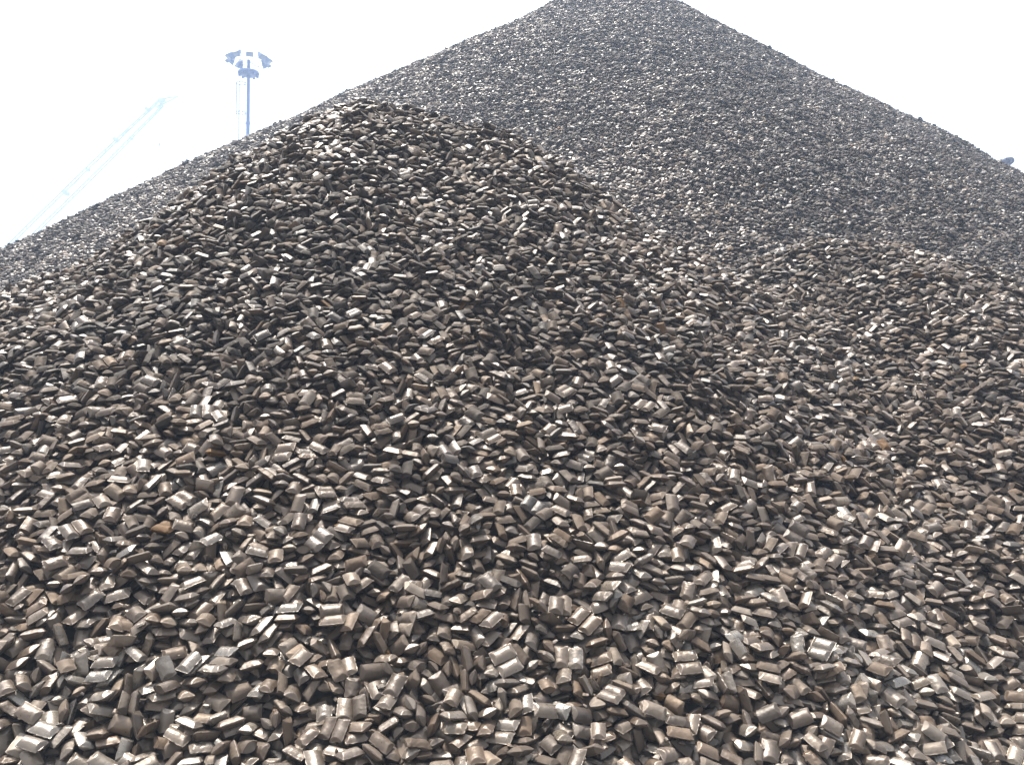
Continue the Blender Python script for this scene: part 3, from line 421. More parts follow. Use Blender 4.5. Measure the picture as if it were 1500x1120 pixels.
-1268,639,-34,-25,-38,-118,13,-1267,-773,-62,34,-1,166,12,-1267,-402,-51,24,-25,30,12,-1265,891,-38,15,-6,124,33,-1264,326,-3,-12,-9,-119,24,-1263,-617,-41,-15,38,-141,32,-1263,-445,19,-54,-18,-57,24,
-1262,-1378,20,59,-21,147,14,-1262,-1260,-16,17,0,-123,54,-1261,-1088,-61,-17,-9,74,0,-1261,1147,-16,-11,-2,93,11,-1260,-1766,-1,-81,-27,-54,24,-1257,451,-62,60,38,-85,4,-1256,-1622,12,7,40,111,4,
-1256,-153,-32,16,29,90,4,-1254,-916,-16,1,28,101,44,-1253,-1079,14,-41,45,104,4,-1250,316,-38,-28,5,43,14,-1248,745,-4,-57,-13,41,4,-1247,-1130,-27,29,6,-97,13,-1246,-1872,0,-30,-49,-81,3,-1246,-1684,8,59,-30,-125,4,
-1246,1118,22,34,-1,-120,4,-1245,85,-28,-9,20,138,4,-1244,-900,-70,-23,-2,-19,22,-1244,-743,-46,34,9,158,12,-1243,-556,4,-10,13,-64,14,-1243,1305,3,-29,2,-22,54,-1241,-1787,-53,-47,13,59,0,-1241,-724,-10,8,-14,-88,14,
-1241,1066,-6,-23,45,43,4,-1235,-1694,-62,9,-19,-95,0,-1235,194,-55,-11,-12,27,1,-1234,-293,13,4,17,-79,14,-1234,254,-82,14,3,-154,0,-1233,149,32,2,23,133,54,-1233,1747,-17,-43,-1,4,34,-1232,-1548,-29,-56,-48,-9,23,
-1232,12,-54,48,-4,-120,13,-1232,996,-46,14,13,106,14,-1231,-1208,-63,9,-1,-101,21,-1230,-1317,20,20,5,-42,14,-1230,225,-21,-14,-25,1,54,-1230,1417,-33,45,3,-114,14,-1229,1279,-37,7,-9,-89,3,-1228,84,-63,34,11,178,2,
-1227,1710,-26,37,29,165,14,-1226,129,-11,-14,19,16,14,-1225,-630,-67,22,-5,-58,11,-1225,-76,-70,-2,-21,97,21,-1224,-1488,-66,-31,10,-26,42,-1223,-1039,-78,29,19,-123,1,-1222,1182,-40,10,5,102,13,
-1221,847,-43,28,-29,-138,22,-1220,-500,-52,-2,-23,-61,1,-1220,1896,-28,-3,9,140,14,-1219,-451,-21,39,-16,-43,4,-1218,-1849,12,40,37,112,4,-1218,-861,14,-7,11,-79,4,-1217,-91,-32,37,2,72,32,-1215,460,-34,-61,-38,94,44,
-1215,852,-5,33,27,98,4,-1214,-431,-93,-5,14,0,10,-1212,-1577,-44,47,-38,-118,11,-1212,1321,29,-15,-30,-72,54,-1209,1605,5,17,-2,-96,14,-1208,-705,-83,-37,-13,15,10,-1207,-1719,-24,37,-6,167,3,
-1207,-173,10,-30,-32,-59,14,-1206,-235,-60,18,20,48,1,-1205,509,-73,-6,-33,127,31,-1203,808,-56,15,-5,-160,30,-1200,-1118,25,-12,3,48,4,-1200,550,-26,26,28,73,14,-1199,-1788,10,49,42,112,4,-1199,-1438,-28,54,-25,89,14,
-1199,-1010,-8,49,7,-82,14,-1198,931,-13,-64,-53,-113,34,-1197,-1415,-87,113,-148,-4,10,-1197,-1352,-64,-32,-51,-119,11,-1196,-362,-33,-22,12,-46,14,-1194,-1311,-42,3,51,83,2,-1194,-950,-35,20,22,-105,3,
-1193,-1125,-29,8,57,128,14,-1192,-1623,-51,45,-24,-150,0,-1191,-1897,-21,-50,-36,-24,22,-1191,-856,-57,30,0,-18,12,-1190,-1236,-36,14,7,87,13,-1190,-204,-17,-5,40,118,43,-1188,1523,-44,-8,-20,-173,14,
-1186,631,-48,53,18,177,4,-1183,289,-41,-7,-25,-23,14,-1182,-1628,24,-20,-15,-65,4,-1181,743,-24,-15,-4,8,4,-1180,-283,-24,14,4,108,14,-1180,-84,-7,20,13,51,44,-1178,1426,-28,43,3,-115,14,-1177,1016,-14,-26,-2,-7,44,
-1176,-1698,7,2,33,126,24,-1176,-753,-86,-11,28,76,12,-1175,-57,-73,-69,-27,95,0,-1175,677,-59,-54,9,177,14,-1174,-572,-48,-13,-14,-138,11,-1174,379,-20,-6,29,-133,14,-1173,-703,-32,6,1,180,24,-1173,797,26,1,-13,-135,24,
-1173,1121,-25,-32,19,-76,31,-1170,-1802,-33,34,42,161,11,-1170,892,-35,75,83,87,32,-1169,-425,-55,36,-32,-104,4,-1168,-1470,-24,88,-6,82,4,-1165,1091,25,34,-20,-28,14,-1164,-1875,39,-46,-13,-89,54,
-1164,445,-41,-29,0,102,4,-1164,789,-10,39,-1,-168,24,-1164,1771,-34,-26,-7,71,14,-1163,-851,33,-11,16,-51,44,-1161,-835,-7,27,-14,13,2,-1160,64,-24,9,17,102,4,-1159,-1753,-61,-51,-58,-27,0,-1159,-542,-12,6,7,-65,4,
-1158,568,-18,15,-44,-161,14,-1158,1514,-16,9,19,-34,14,-1157,-1576,-32,-51,35,63,23,-1156,-133,-24,-32,53,111,23,-1156,1055,-48,3,-6,13,42,-1155,-1091,-10,-27,-25,-26,13,-1155,138,-69,8,-10,-124,30,
-1154,220,-61,-18,2,-84,23,-1150,-180,-40,34,-57,-47,3,-1150,956,-49,-56,20,-58,43,-1149,7,-48,-25,6,-32,13,-1148,317,-66,6,-7,94,23,-1148,1265,-29,10,23,-7,14,-1146,-1157,-26,48,-2,-155,54,-1145,-1683,-23,6,33,127,12,
-1144,-651,-2,-6,-4,-62,54,-1144,-644,-70,-2,-2,119,11,-1143,-1279,13,10,23,-161,4,-1143,529,-39,-2,-63,-75,13,-1142,-1522,-52,86,-68,21,13,-1142,-1394,3,20,35,118,24,-1141,165,6,21,19,-154,4,
-1141,1672,-14,-21,26,-10,34,-1140,-1203,-68,3,4,-67,1,-1140,-1048,-47,29,-13,-62,21,-1137,-1457,-62,13,-2,-92,23,-1135,-482,-42,49,-51,-55,3,-1134,-1283,-35,16,16,81,23,-1133,-929,-24,18,-7,-85,11,
-1133,-271,-58,-36,-16,-31,23,-1132,163,-31,10,3,-113,20,-1132,1349,-28,-46,1,-80,14,-1131,1852,-24,20,-14,26,34,-1130,-1816,-52,17,-37,-71,40,-1129,-1398,-37,-27,-29,-29,23,-1128,-974,24,53,5,-176,4,
-1126,-1333,-62,38,6,173,11,-1124,1119,-11,50,4,110,4,-1123,558,3,-36,40,-17,24,-1122,845,-51,-4,-2,-94,11,-1121,-753,-62,5,0,134,24,-1120,1210,10,33,-42,-31,4,-1119,-1772,13,20,-28,-76,4,-1119,-1025,-8,8,-9,-29,11,
-1119,871,-4,-16,-15,71,4,-1118,-1373,-82,13,24,151,0,-1118,-833,-53,-26,-42,118,21,-1118,-614,-43,-14,8,-47,23,-1117,109,-1,-3,1,50,24,-1117,356,-35,4,-16,-107,14,-1116,-1583,-96,-67,38,-17,10,
-1114,-217,-37,40,-3,-140,14,-1113,-1436,-99,28,23,-136,30,-1111,-1066,23,-7,-15,-15,14,-1109,-1647,-10,-49,-48,-65,44,-1108,-1018,38,50,-14,-169,44,-1108,-158,-14,54,-44,-56,4,-1103,-904,-50,34,25,-151,11,
-1103,-32,-76,30,-7,-142,41,-1102,1482,-52,6,18,94,12,-1101,-42,-13,-36,11,-25,44,-1100,-1134,-91,-7,-13,58,31,-1097,669,-30,-72,21,-130,4,-1096,-893,5,14,-14,-136,4,-1094,502,-28,-23,30,64,14,-1093,1409,-2,-6,13,60,44,
-1092,953,-71,33,3,115,2,-1092,1705,-14,-23,-36,-47,4,-1091,-1696,-92,0,26,102,40,-1091,-519,-33,-33,-17,45,4,-1090,-1886,-38,50,-38,-147,53,-1090,-100,-18,40,16,137,24,-1088,131,-38,24,-11,-99,1,
-1086,-248,-45,-1,-52,-84,14,-1085,-1796,-66,76,-2,87,10,-1085,-974,-49,1,7,40,10,-1084,226,-66,25,3,162,33,-1083,-1519,-68,-19,-8,80,11,-1083,-1199,-41,5,-4,-130,24,-1082,905,-29,3,0,163,4,-1081,-1255,1,19,23,178,4,
-1081,-341,-44,24,-41,-69,34,-1081,1209,-30,-27,33,67,14,-1078,-371,-68,-33,7,41,3,-1077,59,-48,-14,-5,35,14,-1077,350,-7,23,-14,166,54,-1077,598,-64,20,5,-163,2,-1076,-1548,-11,82,22,-156,4,-1076,-1087,-49,7,-8,-85,44,
-1076,-468,9,-23,18,115,44,-1075,-1620,-23,-53,-42,-61,13,-1074,-1337,19,-18,24,91,14,-1074,366,-63,-34,8,61,30,-1074,1145,-21,8,50,101,14,-1072,1522,5,8,10,-167,54,-1071,815,-18,4,-22,-105,14,
-1071,1280,-12,-17,-9,-100,4,-1070,-1339,-20,28,-15,-137,22,-1070,306,-46,-47,-23,-18,14,-1070,746,-49,-27,23,-38,13,-1068,-1689,-22,-26,-31,-14,3,-1068,-670,-85,9,7,-77,1,-1067,-1103,1,24,16,-131,14,
-1067,-916,-82,11,-32,47,30,-1067,-570,-62,37,6,-75,24,-1066,279,-73,15,31,144,13,-1064,-694,-29,-34,-19,-8,14,-1064,102,19,23,3,48,54,-1060,982,-54,-6,8,-53,2,-1059,-753,-44,-17,-14,-60,14,-1059,1363,-29,39,-8,41,4,
-1058,-1734,-29,4,-48,-102,11,-1057,-1471,-22,21,6,88,14,-1054,555,-9,-29,22,92,4,-1053,1019,-11,-32,14,76,24,-1053,1670,-27,19,20,171,54,-1053,1778,-13,20,-32,62,4,-1050,-1719,-134,-31,-8,-51,0,
-1050,-1655,-53,-2,-28,-25,12,-1049,-963,3,35,-29,-67,24,-1049,641,-23,-102,152,12,4,-1048,1103,-24,-59,37,60,44,-1043,1494,-22,2,21,133,24,-1042,-1806,27,26,6,-125,54,-1042,-1381,-20,-23,-49,11,24,
-1042,-456,-12,37,-20,-59,13,-1041,-1781,-32,-28,29,42,10,-1041,-1255,-63,19,6,155,11,-1039,433,-38,-31,12,-138,31,-1038,-1883,9,46,-5,167,14,-1038,-1434,-87,40,-30,145,12,-1037,-54,-65,22,-26,-135,2,
-1037,957,-10,41,-21,-134,14,-1036,-476,-49,-17,1,81,1,-1035,-1019,-91,5,22,71,30,-1035,-286,-62,4,-16,-66,3,-1035,213,-48,-26,-53,-176,23,-1035,427,10,11,13,164,54,-1034,-1190,-77,26,8,154,20,
-1031,-1300,-89,-21,-28,-141,20,-1030,-1775,-81,36,-6,-166,30,-1029,-1567,-19,30,-9,-142,3,-1029,-234,-22,-26,5,31,33,-1029,157,-48,-47,66,-68,24,-1028,739,15,17,-4,109,4,-1026,-1906,-57,-113,123,-17,10,
-1026,-1021,-7,22,23,-153,44,-1024,-822,-39,-44,1,21,14,-1024,7,-59,24,-4,163,12,-1024,524,-48,-37,-14,43,31,-1023,1040,30,11,4,43,4,-1021,-776,-4,-32,-1,-46,24,-1019,-683,-62,6,7,-79,3,-1019,-101,-14,-20,-32,-87,34,
-1017,-1299,20,-44,7,80,4,-1016,-1824,-33,-40,1,24,12,-1015,-1110,-86,-35,0,48,0,-1014,-760,-83,-6,10,30,40,-1014,-165,-37,64,-27,136,4,-1014,8,-16,-8,-40,-125,24,-1013,-860,-48,-40,-7,17,44,-1012,-1521,-73,29,32,52,20,
-1010,806,-12,57,21,-94,4,-1008,-351,-20,43,-11,-174,34,-1007,-1628,39,-23,-40,-100,54,-1007,-395,-39,-24,-3,-73,33,-1005,-1832,-105,38,-5,143,50,-1005,-1086,-49,31,-6,-106,12,-1005,-278,11,14,-10,-175,14,
-1005,360,-45,11,-7,-118,21,-1004,-1818,8,18,-6,-107,24,-1003,-1649,1,-9,-35,-82,14,-1003,-969,-75,2,-1,124,0,-1003,1303,-50,8,-5,119,4,-1001,-324,2,36,-6,-178,4,-1001,525,7,-23,29,96,4,-1001,692,-57,-30,0,-53,32,
-1000,-1475,-26,27,9,81,24,-1000,629,-52,24,-40,-134,12,-998,-1421,-67,38,-12,170,32,-997,730,-28,-19,7,10,14,-996,50,-6,-9,45,77,24,-995,-1061,-12,-34,-1,48,14,-995,101,-73,28,21,155,30,-995,925,-60,44,-9,-148,12,
-994,-245,-57,-28,-10,-59,20,-994,-77,13,-52,12,10,4,-994,1416,-25,-15,-38,113,34,-993,-1683,-82,26,6,148,11,-993,334,-9,-29,1,-82,4,-993,1090,-48,-3,34,95,12,-993,1167,-48,-30,8,176,2,-991,1121,-5,27,-1,117,14,
-990,-1210,-31,-5,-2,-123,54,-988,-1333,-62,17,26,68,12,-987,1748,-8,-7,28,-33,14,-985,-900,-43,46,7,-164,14,-985,-745,-29,-32,0,133,4,-985,-546,-55,5,-33,-142,44,-984,-1341,-99,-29,23,37,30,-982,921,-14,-8,28,119,14,
-980,195,-54,-20,14,-81,13,-979,-136,-59,45,-9,132,1,-977,-1293,1,-7,-38,-2,4,-977,-510,-34,4,37,54,44,-976,-1635,-58,24,5,121,0,-976,1230,-32,9,-23,-159,14,-976,1557,-12,33,-25,-136,4,-974,57,-86,-32,5,-16,31,
-971,-1347,-17,21,-26,-98,4,-970,-651,-15,-89,-15,81,44,-970,-492,-1,-9,38,83,4,-967,-1828,-81,44,40,86,10,-967,1620,25,2,13,-161,44,-964,412,-15,17,11,154,14,-964,876,-34,-43,27,47,3,-962,-1713,-126,2,6,41,0,
-962,497,-58,12,-11,82,30,-959,-1497,-70,37,6,116,0,-957,566,-25,7,-30,-73,3,-955,252,-24,4,-20,-178,3,-954,-964,-32,-6,-22,-62,2,-954,598,-1,-27,-31,-77,4,-953,-1051,-73,-12,-20,-41,21,-952,-1747,-91,-41,16,6,0,
-952,148,-22,-13,27,49,14,-952,354,-64,-6,-25,-94,11,-951,1134,9,53,-34,159,4,-950,-1878,-30,-37,1,50,34,-949,-1664,-19,-8,-28,-98,14,-949,1344,-48,-17,-21,104,14,-948,-405,-46,-30,34,-43,3,-948,1667,-11,37,4,-174,4,
-947,677,-45,-67,-53,-132,32,-946,-714,-63,-27,36,90,32,-945,213,5,-6,-14,95,4,-942,-1562,-6,82,-7,38,4,-942,-987,24,-28,16,13,54,-942,-105,-5,-28,-37,20,44,-941,-1151,-32,-39,-1,-37,4,-940,-1741,-17,52,-3,-158,14,
-940,43,-53,-34,13,-17,33,-940,745,10,-8,-7,34,24,-939,1014,-19,-38,18,-95,14,-938,123,-47,18,-20,-143,22,-936,-1597,-72,51,-37,143,30,-934,-1519,-34,-23,-23,-158,13,-934,-396,-5,36,11,103,4,-932,-213,-38,-41,-18,3,42,
-932,-84,-54,17,-46,45,11,-931,-1374,-48,-62,45,33,22,-931,-787,-48,24,19,-141,22,-930,-226,16,46,-22,-23,14,-929,-263,-44,4,-37,-136,22,-927,457,-25,-48,17,-13,43,-926,-1791,-5,-52,-6,18,54,-925,837,-10,-29,-20,-124,4,
-923,-154,-15,54,-9,-113,4,-922,-1596,3,88,58,52,44,-922,-345,-75,-26,-45,171,31,-920,-600,-52,23,-5,78,2,-920,604,21,43,45,79,24,-920,1622,-9,-54,-10,14,24,-919,1172,-7,-34,15,-27,44,-918,71,-39,10,-51,-108,13,
-917,934,-35,-16,39,16,34,-916,-1415,-38,-57,-5,14,14,-916,412,-62,-10,21,-17,1,-915,-1456,-33,57,26,-172,4,-914,793,-41,-35,16,25,3,-914,1815,-34,-6,-29,149,34,-913,-1810,-101,34,24,109,20,-913,-1312,-65,23,-29,-155,21,
-913,328,2,17,-34,105,4,-911,1743,-12,-68,-16,56,4,-910,-1251,-52,-23,21,65,0,-910,-674,-6,6,67,-132,14,-910,1104,-35,-24,-24,9,14,-909,-609,-5,-17,41,171,34,-908,-459,-44,16,-13,56,34,-907,-1813,-46,10,18,-163,13,
-907,975,11,-46,9,68,4,-905,-1126,-15,-13,24,-5,24,-905,-1070,12,-55,1,11,14,-903,-866,-12,25,7,-148,24,-903,-803,-2,13,20,-180,34,-900,-741,-79,-19,-13,-2,0,-899,-370,3,37,2,113,4,-897,510,2,42,13,-152,44,
-896,-988,-84,23,14,-127,1,-895,-282,-18,-40,32,-23,33,-894,-1087,-50,5,-23,100,42,-893,-1873,-80,-69,-1,-4,10,-893,-1689,-11,-19,50,28,33,-893,589,-38,-6,31,113,21,-892,-854,-48,9,0,-110,13,-892,-541,-28,36,-8,167,14,
-890,110,-19,4,28,52,24,-889,-1345,0,105,120,24,24,-887,-1911,-24,-50,3,13,14,-886,738,-40,6,-6,-167,2,-886,1266,-32,-5,14,-7,4,-886,1322,-24,24,45,87,14,-885,684,14,20,14,160,54,-885,1430,-26,44,-30,-129,4,
-881,-15,18,2,10,83,4,-879,-1260,-18,1,23,54,54,-878,-625,-25,43,3,-105,3,-877,-1670,-59,-18,-10,-71,20,-877,237,-16,-19,-5,-72,4,-876,-1643,-16,-45,-10,-33,13,-875,-314,-51,-14,24,65,20,-875,-211,-67,16,-10,46,31,
-874,-1494,17,-74,14,-146,44,-874,-1230,13,22,-5,167,54,-874,224,-53,-26,4,41,12,-874,323,-53,21,-19,-33,14,-873,396,-26,-35,20,65,13,-873,430,11,-15,11,96,4,-872,-1380,3,-69,9,33,4,-872,1393,-42,7,33,136,4,
-868,-1173,-83,-8,29,-83,20,-867,141,12,-28,36,91,44,-865,-1295,-48,5,-25,-108,20,-864,-1435,-69,43,40,-124,11,-864,-112,21,-2,22,87,24,-861,-741,-3,26,-53,23,44,-860,-1857,-30,20,-63,-106,23,-858,-1622,20,-27,27,94,24,
-858,-444,-66,23,-10,-56,3,-857,1601,-35,-33,22,21,44,-856,-953,-33,15,-23,167,54,-856,489,-33,16,16,118,1,-856,1766,-21,25,-29,-96,4,-854,-1753,-19,31,41,105,43,-854,-156,-20,16,9,-150,22,-853,-1572,-34,19,20,117,13,
-853,1189,3,-24,46,90,14,-852,-146,-61,-18,-23,73,31,-849,-998,-95,-11,-29,37,10,-848,672,-42,-26,-5,78,31,-847,599,-12,34,-13,151,24,-846,-441,-23,45,2,148,24,-846,1633,5,11,51,93,44,-845,-1498,-29,-32,-23,9,23,
-843,-668,-77,-16,23,-1,10,-843,-361,-59,-23,35,149,12,-843,949,0,-20,13,-22,24,-843,984,-36,-10,-13,-169,2,-839,-1066,-10,82,49,-106,4,-838,1085,-26,11,38,176,4,-837,-45,-57,-43,-15,-115,0,-837,380,-36,-31,47,101,23,
-837,870,-29,50,24,-133,14,-836,-332,-13,-4,36,53,44,-835,61,-61,11,-21,-146,2,-833,-1672,-94,-22,-17,-61,0,-831,-617,-75,29,2,163,20,-831,-269,-17,65,20,150,14,-831,122,-8,-12,27,71,4,-828,-1826,-10,-18,48,67,33,
-828,-1778,-77,75,-50,-92,11,-828,-1601,-71,11,31,177,1,-828,832,-73,-25,6,16,2,-827,-1494,-66,-38,-23,41,30,-827,1285,-10,64,-38,139,14,-826,-810,-20,-5,-24,99,4,-825,-20,-16,39,-18,-142,11,-823,-1118,-51,-2,-39,-100,2,
-823,-782,-72,-35,-4,-89,11,-823,87,-33,45,-18,-148,2,-822,-1757,22,37,28,114,4,-822,-690,5,-18,35,159,13,-821,178,-72,-2,10,-52,52,-821,1544,6,33,24,-29,34,-820,346,-62,-6,-12,32,32,-820,1163,-41,27,-14,-144,14,
-817,-1220,-55,-11,1,-51,12,-817,628,-62,0,-11,-132,20,-815,622,-2,-33,18,-25,24,-814,-230,-31,50,-41,166,22,-813,1003,-4,41,1,157,4,-812,496,13,-41,-44,-30,14,-811,-1909,-17,53,-20,-75,14,-811,-735,52,10,-7,117,4,
-811,-262,-77,-4,1,-36,20,-810,-1664,-53,34,-46,-124,21,-809,-587,-53,-15,5,-6,0,-808,-113,50,-71,-12,-34,34,-808,1205,-23,34,-43,-93,14,-807,-722,-25,-32,31,134,43,-807,-604,-5,-8,22,87,4,-806,-1400,-37,39,-3,142,10,
-805,-1425,4,-20,1,129,24,-804,-1127,-88,26,-19,-145,31,-803,-1029,-17,-26,-38,94,4,-802,-178,22,-12,-6,58,54,-801,-131,-62,18,-17,-55,32,-801,439,25,-26,31,51,4,-799,-1557,-2,44,16,166,14,-797,-401,-3,-78,-26,88,24,
-797,548,-17,24,54,142,13,-796,915,-64,-8,-1,48,11,-795,-1809,-99,-22,-55,-74,20,-795,-1351,-26,26,17,124,23,-795,-922,-22,59,-31,-165,4,-795,-46,-26,-39,25,43,21,-794,-1868,-56,45,39,-178,21,-794,-876,-37,45,7,-174,14,
-793,-7,29,-16,-15,2,14,-793,1601,11,24,40,178,24,-791,-1666,-4,50,-20,153,13,-791,-1118,-18,2,-41,-105,44,-791,1322,-32,15,-41,-21,33,-790,744,-15,-13,2,37,3,-789,692,-41,-15,17,121,1,-786,-1705,-45,34,-45,-125,20,
-784,-120,-23,10,-19,-69,42,-783,-1742,27,-57,-15,-62,4,-783,-1249,-95,-26,19,70,0,-783,-1178,-90,9,32,156,1,-783,44,-9,40,15,-163,24,-783,500,-37,-4,-26,-51,22,-782,399,-21,31,-32,146,4,-781,-1869,-97,9,-43,-67,20,
-780,-1249,-24,55,-10,70,24,-780,-697,-58,19,6,-120,13,-780,-496,-51,-49,35,-68,12,-779,1728,-24,24,-14,-172,4,-778,-1000,-49,-10,-13,175,32,-776,-1405,-89,39,-8,116,10,-775,456,-68,-10,-4,-53,2,-774,-501,1,-9,22,25,14,
-772,814,-7,-28,-16,1,24,-768,-1497,-72,34,16,-157,0,-767,-1469,-24,-16,67,125,14,-766,-911,-91,-25,3,-32,10,-766,-827,-78,-23,2,-82,13,-765,-1609,-37,47,69,60,41,-765,-580,22,29,-12,-164,54,-763,-1729,-66,-45,-15,17,10,
-762,-1790,-68,10,47,119,11,-762,868,-23,47,1,-173,24,-761,-1785,-14,-47,-18,-39,24,-761,-1544,-37,-28,-13,0,12,-761,211,-18,18,21,-155,4,-760,-1329,-12,-24,-22,-62,24,-759,-655,-19,15,22,96,24,
-759,-341,-70,13,-22,163,31,-758,-102,34,-47,-11,138,4,-757,1267,-29,-8,37,99,4,-756,698,6,-7,-14,-171,54,-755,-1869,-3,-48,13,-16,24,-755,-972,-8,-45,-13,-13,14,-753,-1326,-56,36,10,-135,1,-753,605,-33,19,11,-144,33,
-750,-278,-17,63,-27,143,14,-749,-102,-52,21,-21,-52,13,-749,161,-40,1,-9,40,44,-748,51,-43,35,-7,-80,41,-746,-1115,-65,-7,16,56,11,-746,1590,-4,-18,-12,83,4,-745,-1630,33,-7,35,65,24,-744,1677,-24,30,27,163,24,
-743,-234,-64,-11,5,12,33,-742,293,-48,15,-9,147,54,-741,-368,-39,-1,-14,-129,24,-741,1111,-32,-8,7,146,4,-739,-1060,-13,-32,14,104,14,-738,970,-25,-74,22,23,4,-737,-575,-24,6,-20,-49,14,-737,341,0,-45,1,30,4,
-737,844,-50,17,-5,-159,1,-736,-572,-65,45,10,-105,10,-736,926,-31,23,-23,-157,4,-735,-370,2,19,20,127,14,-734,-57,25,-6,29,-151,4,-734,637,-63,6,-3,98,0,-732,-1781,-105,-28,32,93,40,-730,-1140,-22,-25,7,42,4,
-729,-743,-61,-26,-36,-162,3,-728,778,-44,5,-18,-83,31,-727,-1098,-110,21,-12,-137,0,-727,527,6,-42,-16,32,54,-725,-915,20,79,-28,84,24,-725,-417,-56,-11,7,44,12,-725,1194,-43,8,-1,-162,32,-722,1142,0,-4,8,141,14,
-718,-1428,-20,-70,37,154,14,-715,-1687,26,-30,16,12,14,-715,-1503,-2,42,-19,-132,54,-714,-68,-7,16,-4,-90,4,-714,45,0,-53,1,-73,14,-713,-1729,12,-32,62,44,24,-713,-957,-50,-14,-21,-82,12,-712,-12,-51,21,-6,-128,11,
-712,1785,0,19,28,150,4,-711,-1648,-14,21,19,30,21,-711,-863,-67,7,10,90,21,-711,407,-10,-45,-11,-3,14,-710,324,-25,9,-27,-109,14,-710,1348,-42,26,8,-73,4,-709,-1669,-53,-7,-18,-57,0,-709,-1264,-44,25,34,121,22,
-707,-1778,3,77,29,135,4,-707,-780,-20,68,-41,-152,24,-707,467,-55,-61,28,-99,32,-707,541,-38,-22,-27,-23,12,-706,-1405,-49,33,-42,-20,3,-704,-1293,16,-13,-19,-14,4,-704,-811,-43,60,49,140,14,-704,-480,-84,-4,-9,80,3,
-704,1249,-25,-23,28,91,24,-701,1852,-31,-43,31,31,33,-700,1041,-14,-57,11,39,34,-699,-1587,-39,-12,2,24,22,-698,1735,-10,-32,43,104,4,-696,-1185,-39,17,3,-126,4,-694,-884,-30,-11,-21,175,13,-692,-295,-28,65,45,-100,14,
-691,-175,-66,-11,14,14,33,-688,-678,-60,2,20,103,3,-687,-979,-81,-11,13,40,20,-685,1620,-31,-19,-17,-90,14,-683,-581,-50,31,-7,74,31,-683,793,5,16,31,-150,14,-683,1518,-14,-17,4,16,24,-682,-1859,-47,-30,35,67,2,
-682,1428,5,-9,-2,142,54,-681,-1046,-35,-38,9,43,44,-679,-1356,-56,40,-53,132,12,-679,-414,-25,-14,-1,-81,4,-679,1713,-33,9,39,164,3,-678,-221,-82,-8,9,10,31,-678,61,-49,24,-9,-130,33,-677,-1853,-5,20,27,136,14,
-677,-1477,-58,29,-22,-154,31,-677,703,-43,-31,33,-87,4,-676,196,2,-9,17,83,14,-676,627,-45,-46,38,8,12,-675,280,-47,49,13,60,13,-671,123,-1,-15,44,101,4,-666,-778,-67,-28,29,125,32,-665,-1794,-91,-51,11,0,30,
-665,-1753,-35,-2,26,118,14,-665,-968,-25,-28,-35,-86,4,-663,-1027,-94,-7,41,168,20,-662,-565,-12,37,0,119,44,-662,890,-33,-26,10,17,3,-661,-635,-24,27,-32,-147,14,-661,408,-55,-2,-39,-74,13,-659,-1143,-79,32,1,-19,22,
-658,-1092,-60,104,-113,-14,32,-658,1159,-35,-12,-11,-139,14,-656,569,-15,-33,-51,-44,14,-656,621,-3,2,33,2,4,-655,1023,-17,40,-17,-139,4,-654,-1336,-23,25,61,65,24,-654,479,4,-39,26,-31,14,-653,-1240,-67,-19,-13,45,1,
-653,-28,-16,40,3,-121,14,-653,1013,-53,6,-18,-137,22,-651,-1283,-101,18,12,-133,40,-651,1444,-34,-4,15,-67,52,-650,-142,-53,-11,37,18,3,-650,921,-1,-38,48,94,4,-649,-887,-77,21,6,-118,0,-648,-1268,-20,39,11,138,4,
-648,-369,20,-26,27,89,14,-647,-1661,-22,36,8,79,2,-647,-1650,21,36,-12,154,4,-646,-692,-24,-15,32,55,44,-645,1289,-32,43,8,-116,4,-644,-1523,-59,10,49,134,40,-644,-907,-9,9,-12,133,4,-642,-227,-37,22,9,101,14,
-639,-574,22,4,2,112,24,-638,1835,1,50,-2,-100,4,-637,49,-67,-31,16,53,23,-636,-1445,-40,-15,36,75,2,-636,284,-18,-55,15,-133,32,-636,691,-38,-58,19,-91,14,-634,-481,-39,-8,56,144,24,-634,-388,-12,-14,-25,-100,4,
-634,209,-69,-28,16,-50,20,-633,113,-25,-63,-6,24,4,-633,851,-41,36,-10,-163,21,-631,456,-49,21,-6,179,2,-631,1366,-24,37,-6,-155,24,-629,-157,-18,-54,3,-67,4,-629,782,-37,-1,6,174,43,-627,-286,-62,-13,9,0,1,
-627,838,9,36,0,-82,14,-626,-1233,-1,-7,38,105,4,-624,1657,-4,9,-33,102,34,-622,-1836,-28,82,-6,134,23,-622,514,8,3,50,100,33,-621,-850,4,-35,-32,-102,24,-618,-47,-28,-25,7,66,4,-616,-1575,0,2,-11,-121,54,
-615,-1367,-104,10,14,76,10,-615,401,-15,29,-22,160,4,-613,-1707,-17,-27,-34,-125,14,-612,-708,-62,-10,15,59,3,-611,-1445,-2,17,-29,164,4,-611,-1384,-45,-47,-3,-16,4,-611,-985,-28,65,-43,-78,4,
-609,-1117,-41,-23,-14,-121,4,-608,-1720,-67,-25,15,19,10,-608,-563,-65,-33,-28,-9,31,-603,254,-5,-32,-33,145,24,-603,1600,-20,18,14,-176,4,-601,-1054,-74,35,-40,117,22,-601,-309,-9,-3,3,113,14,-601,176,12,17,33,99,14,
-599,-201,-76,40,-16,-11,12,-599,-77,-49,-7,39,164,13,-599,170,-34,51,-25,176,3,-598,-801,-37,-4,44,-81,24,-597,1250,-17,2,2,66,4,-596,334,-47,-13,-10,31,2,-596,909,-16,-69,7,119,24,-595,651,-33,-88,15,95,4,
-592,-531,-37,-12,-33,-42,41,-592,553,-58,-37,-12,-158,30,-591,301,-75,-15,1,51,10,-589,-1567,-55,-5,33,58,40,-589,772,7,24,-4,-136,14,-588,-371,-65,-24,-20,39,20,-588,1087,-57,-39,15,178,24,-587,109,-50,-9,-40,-24,14,
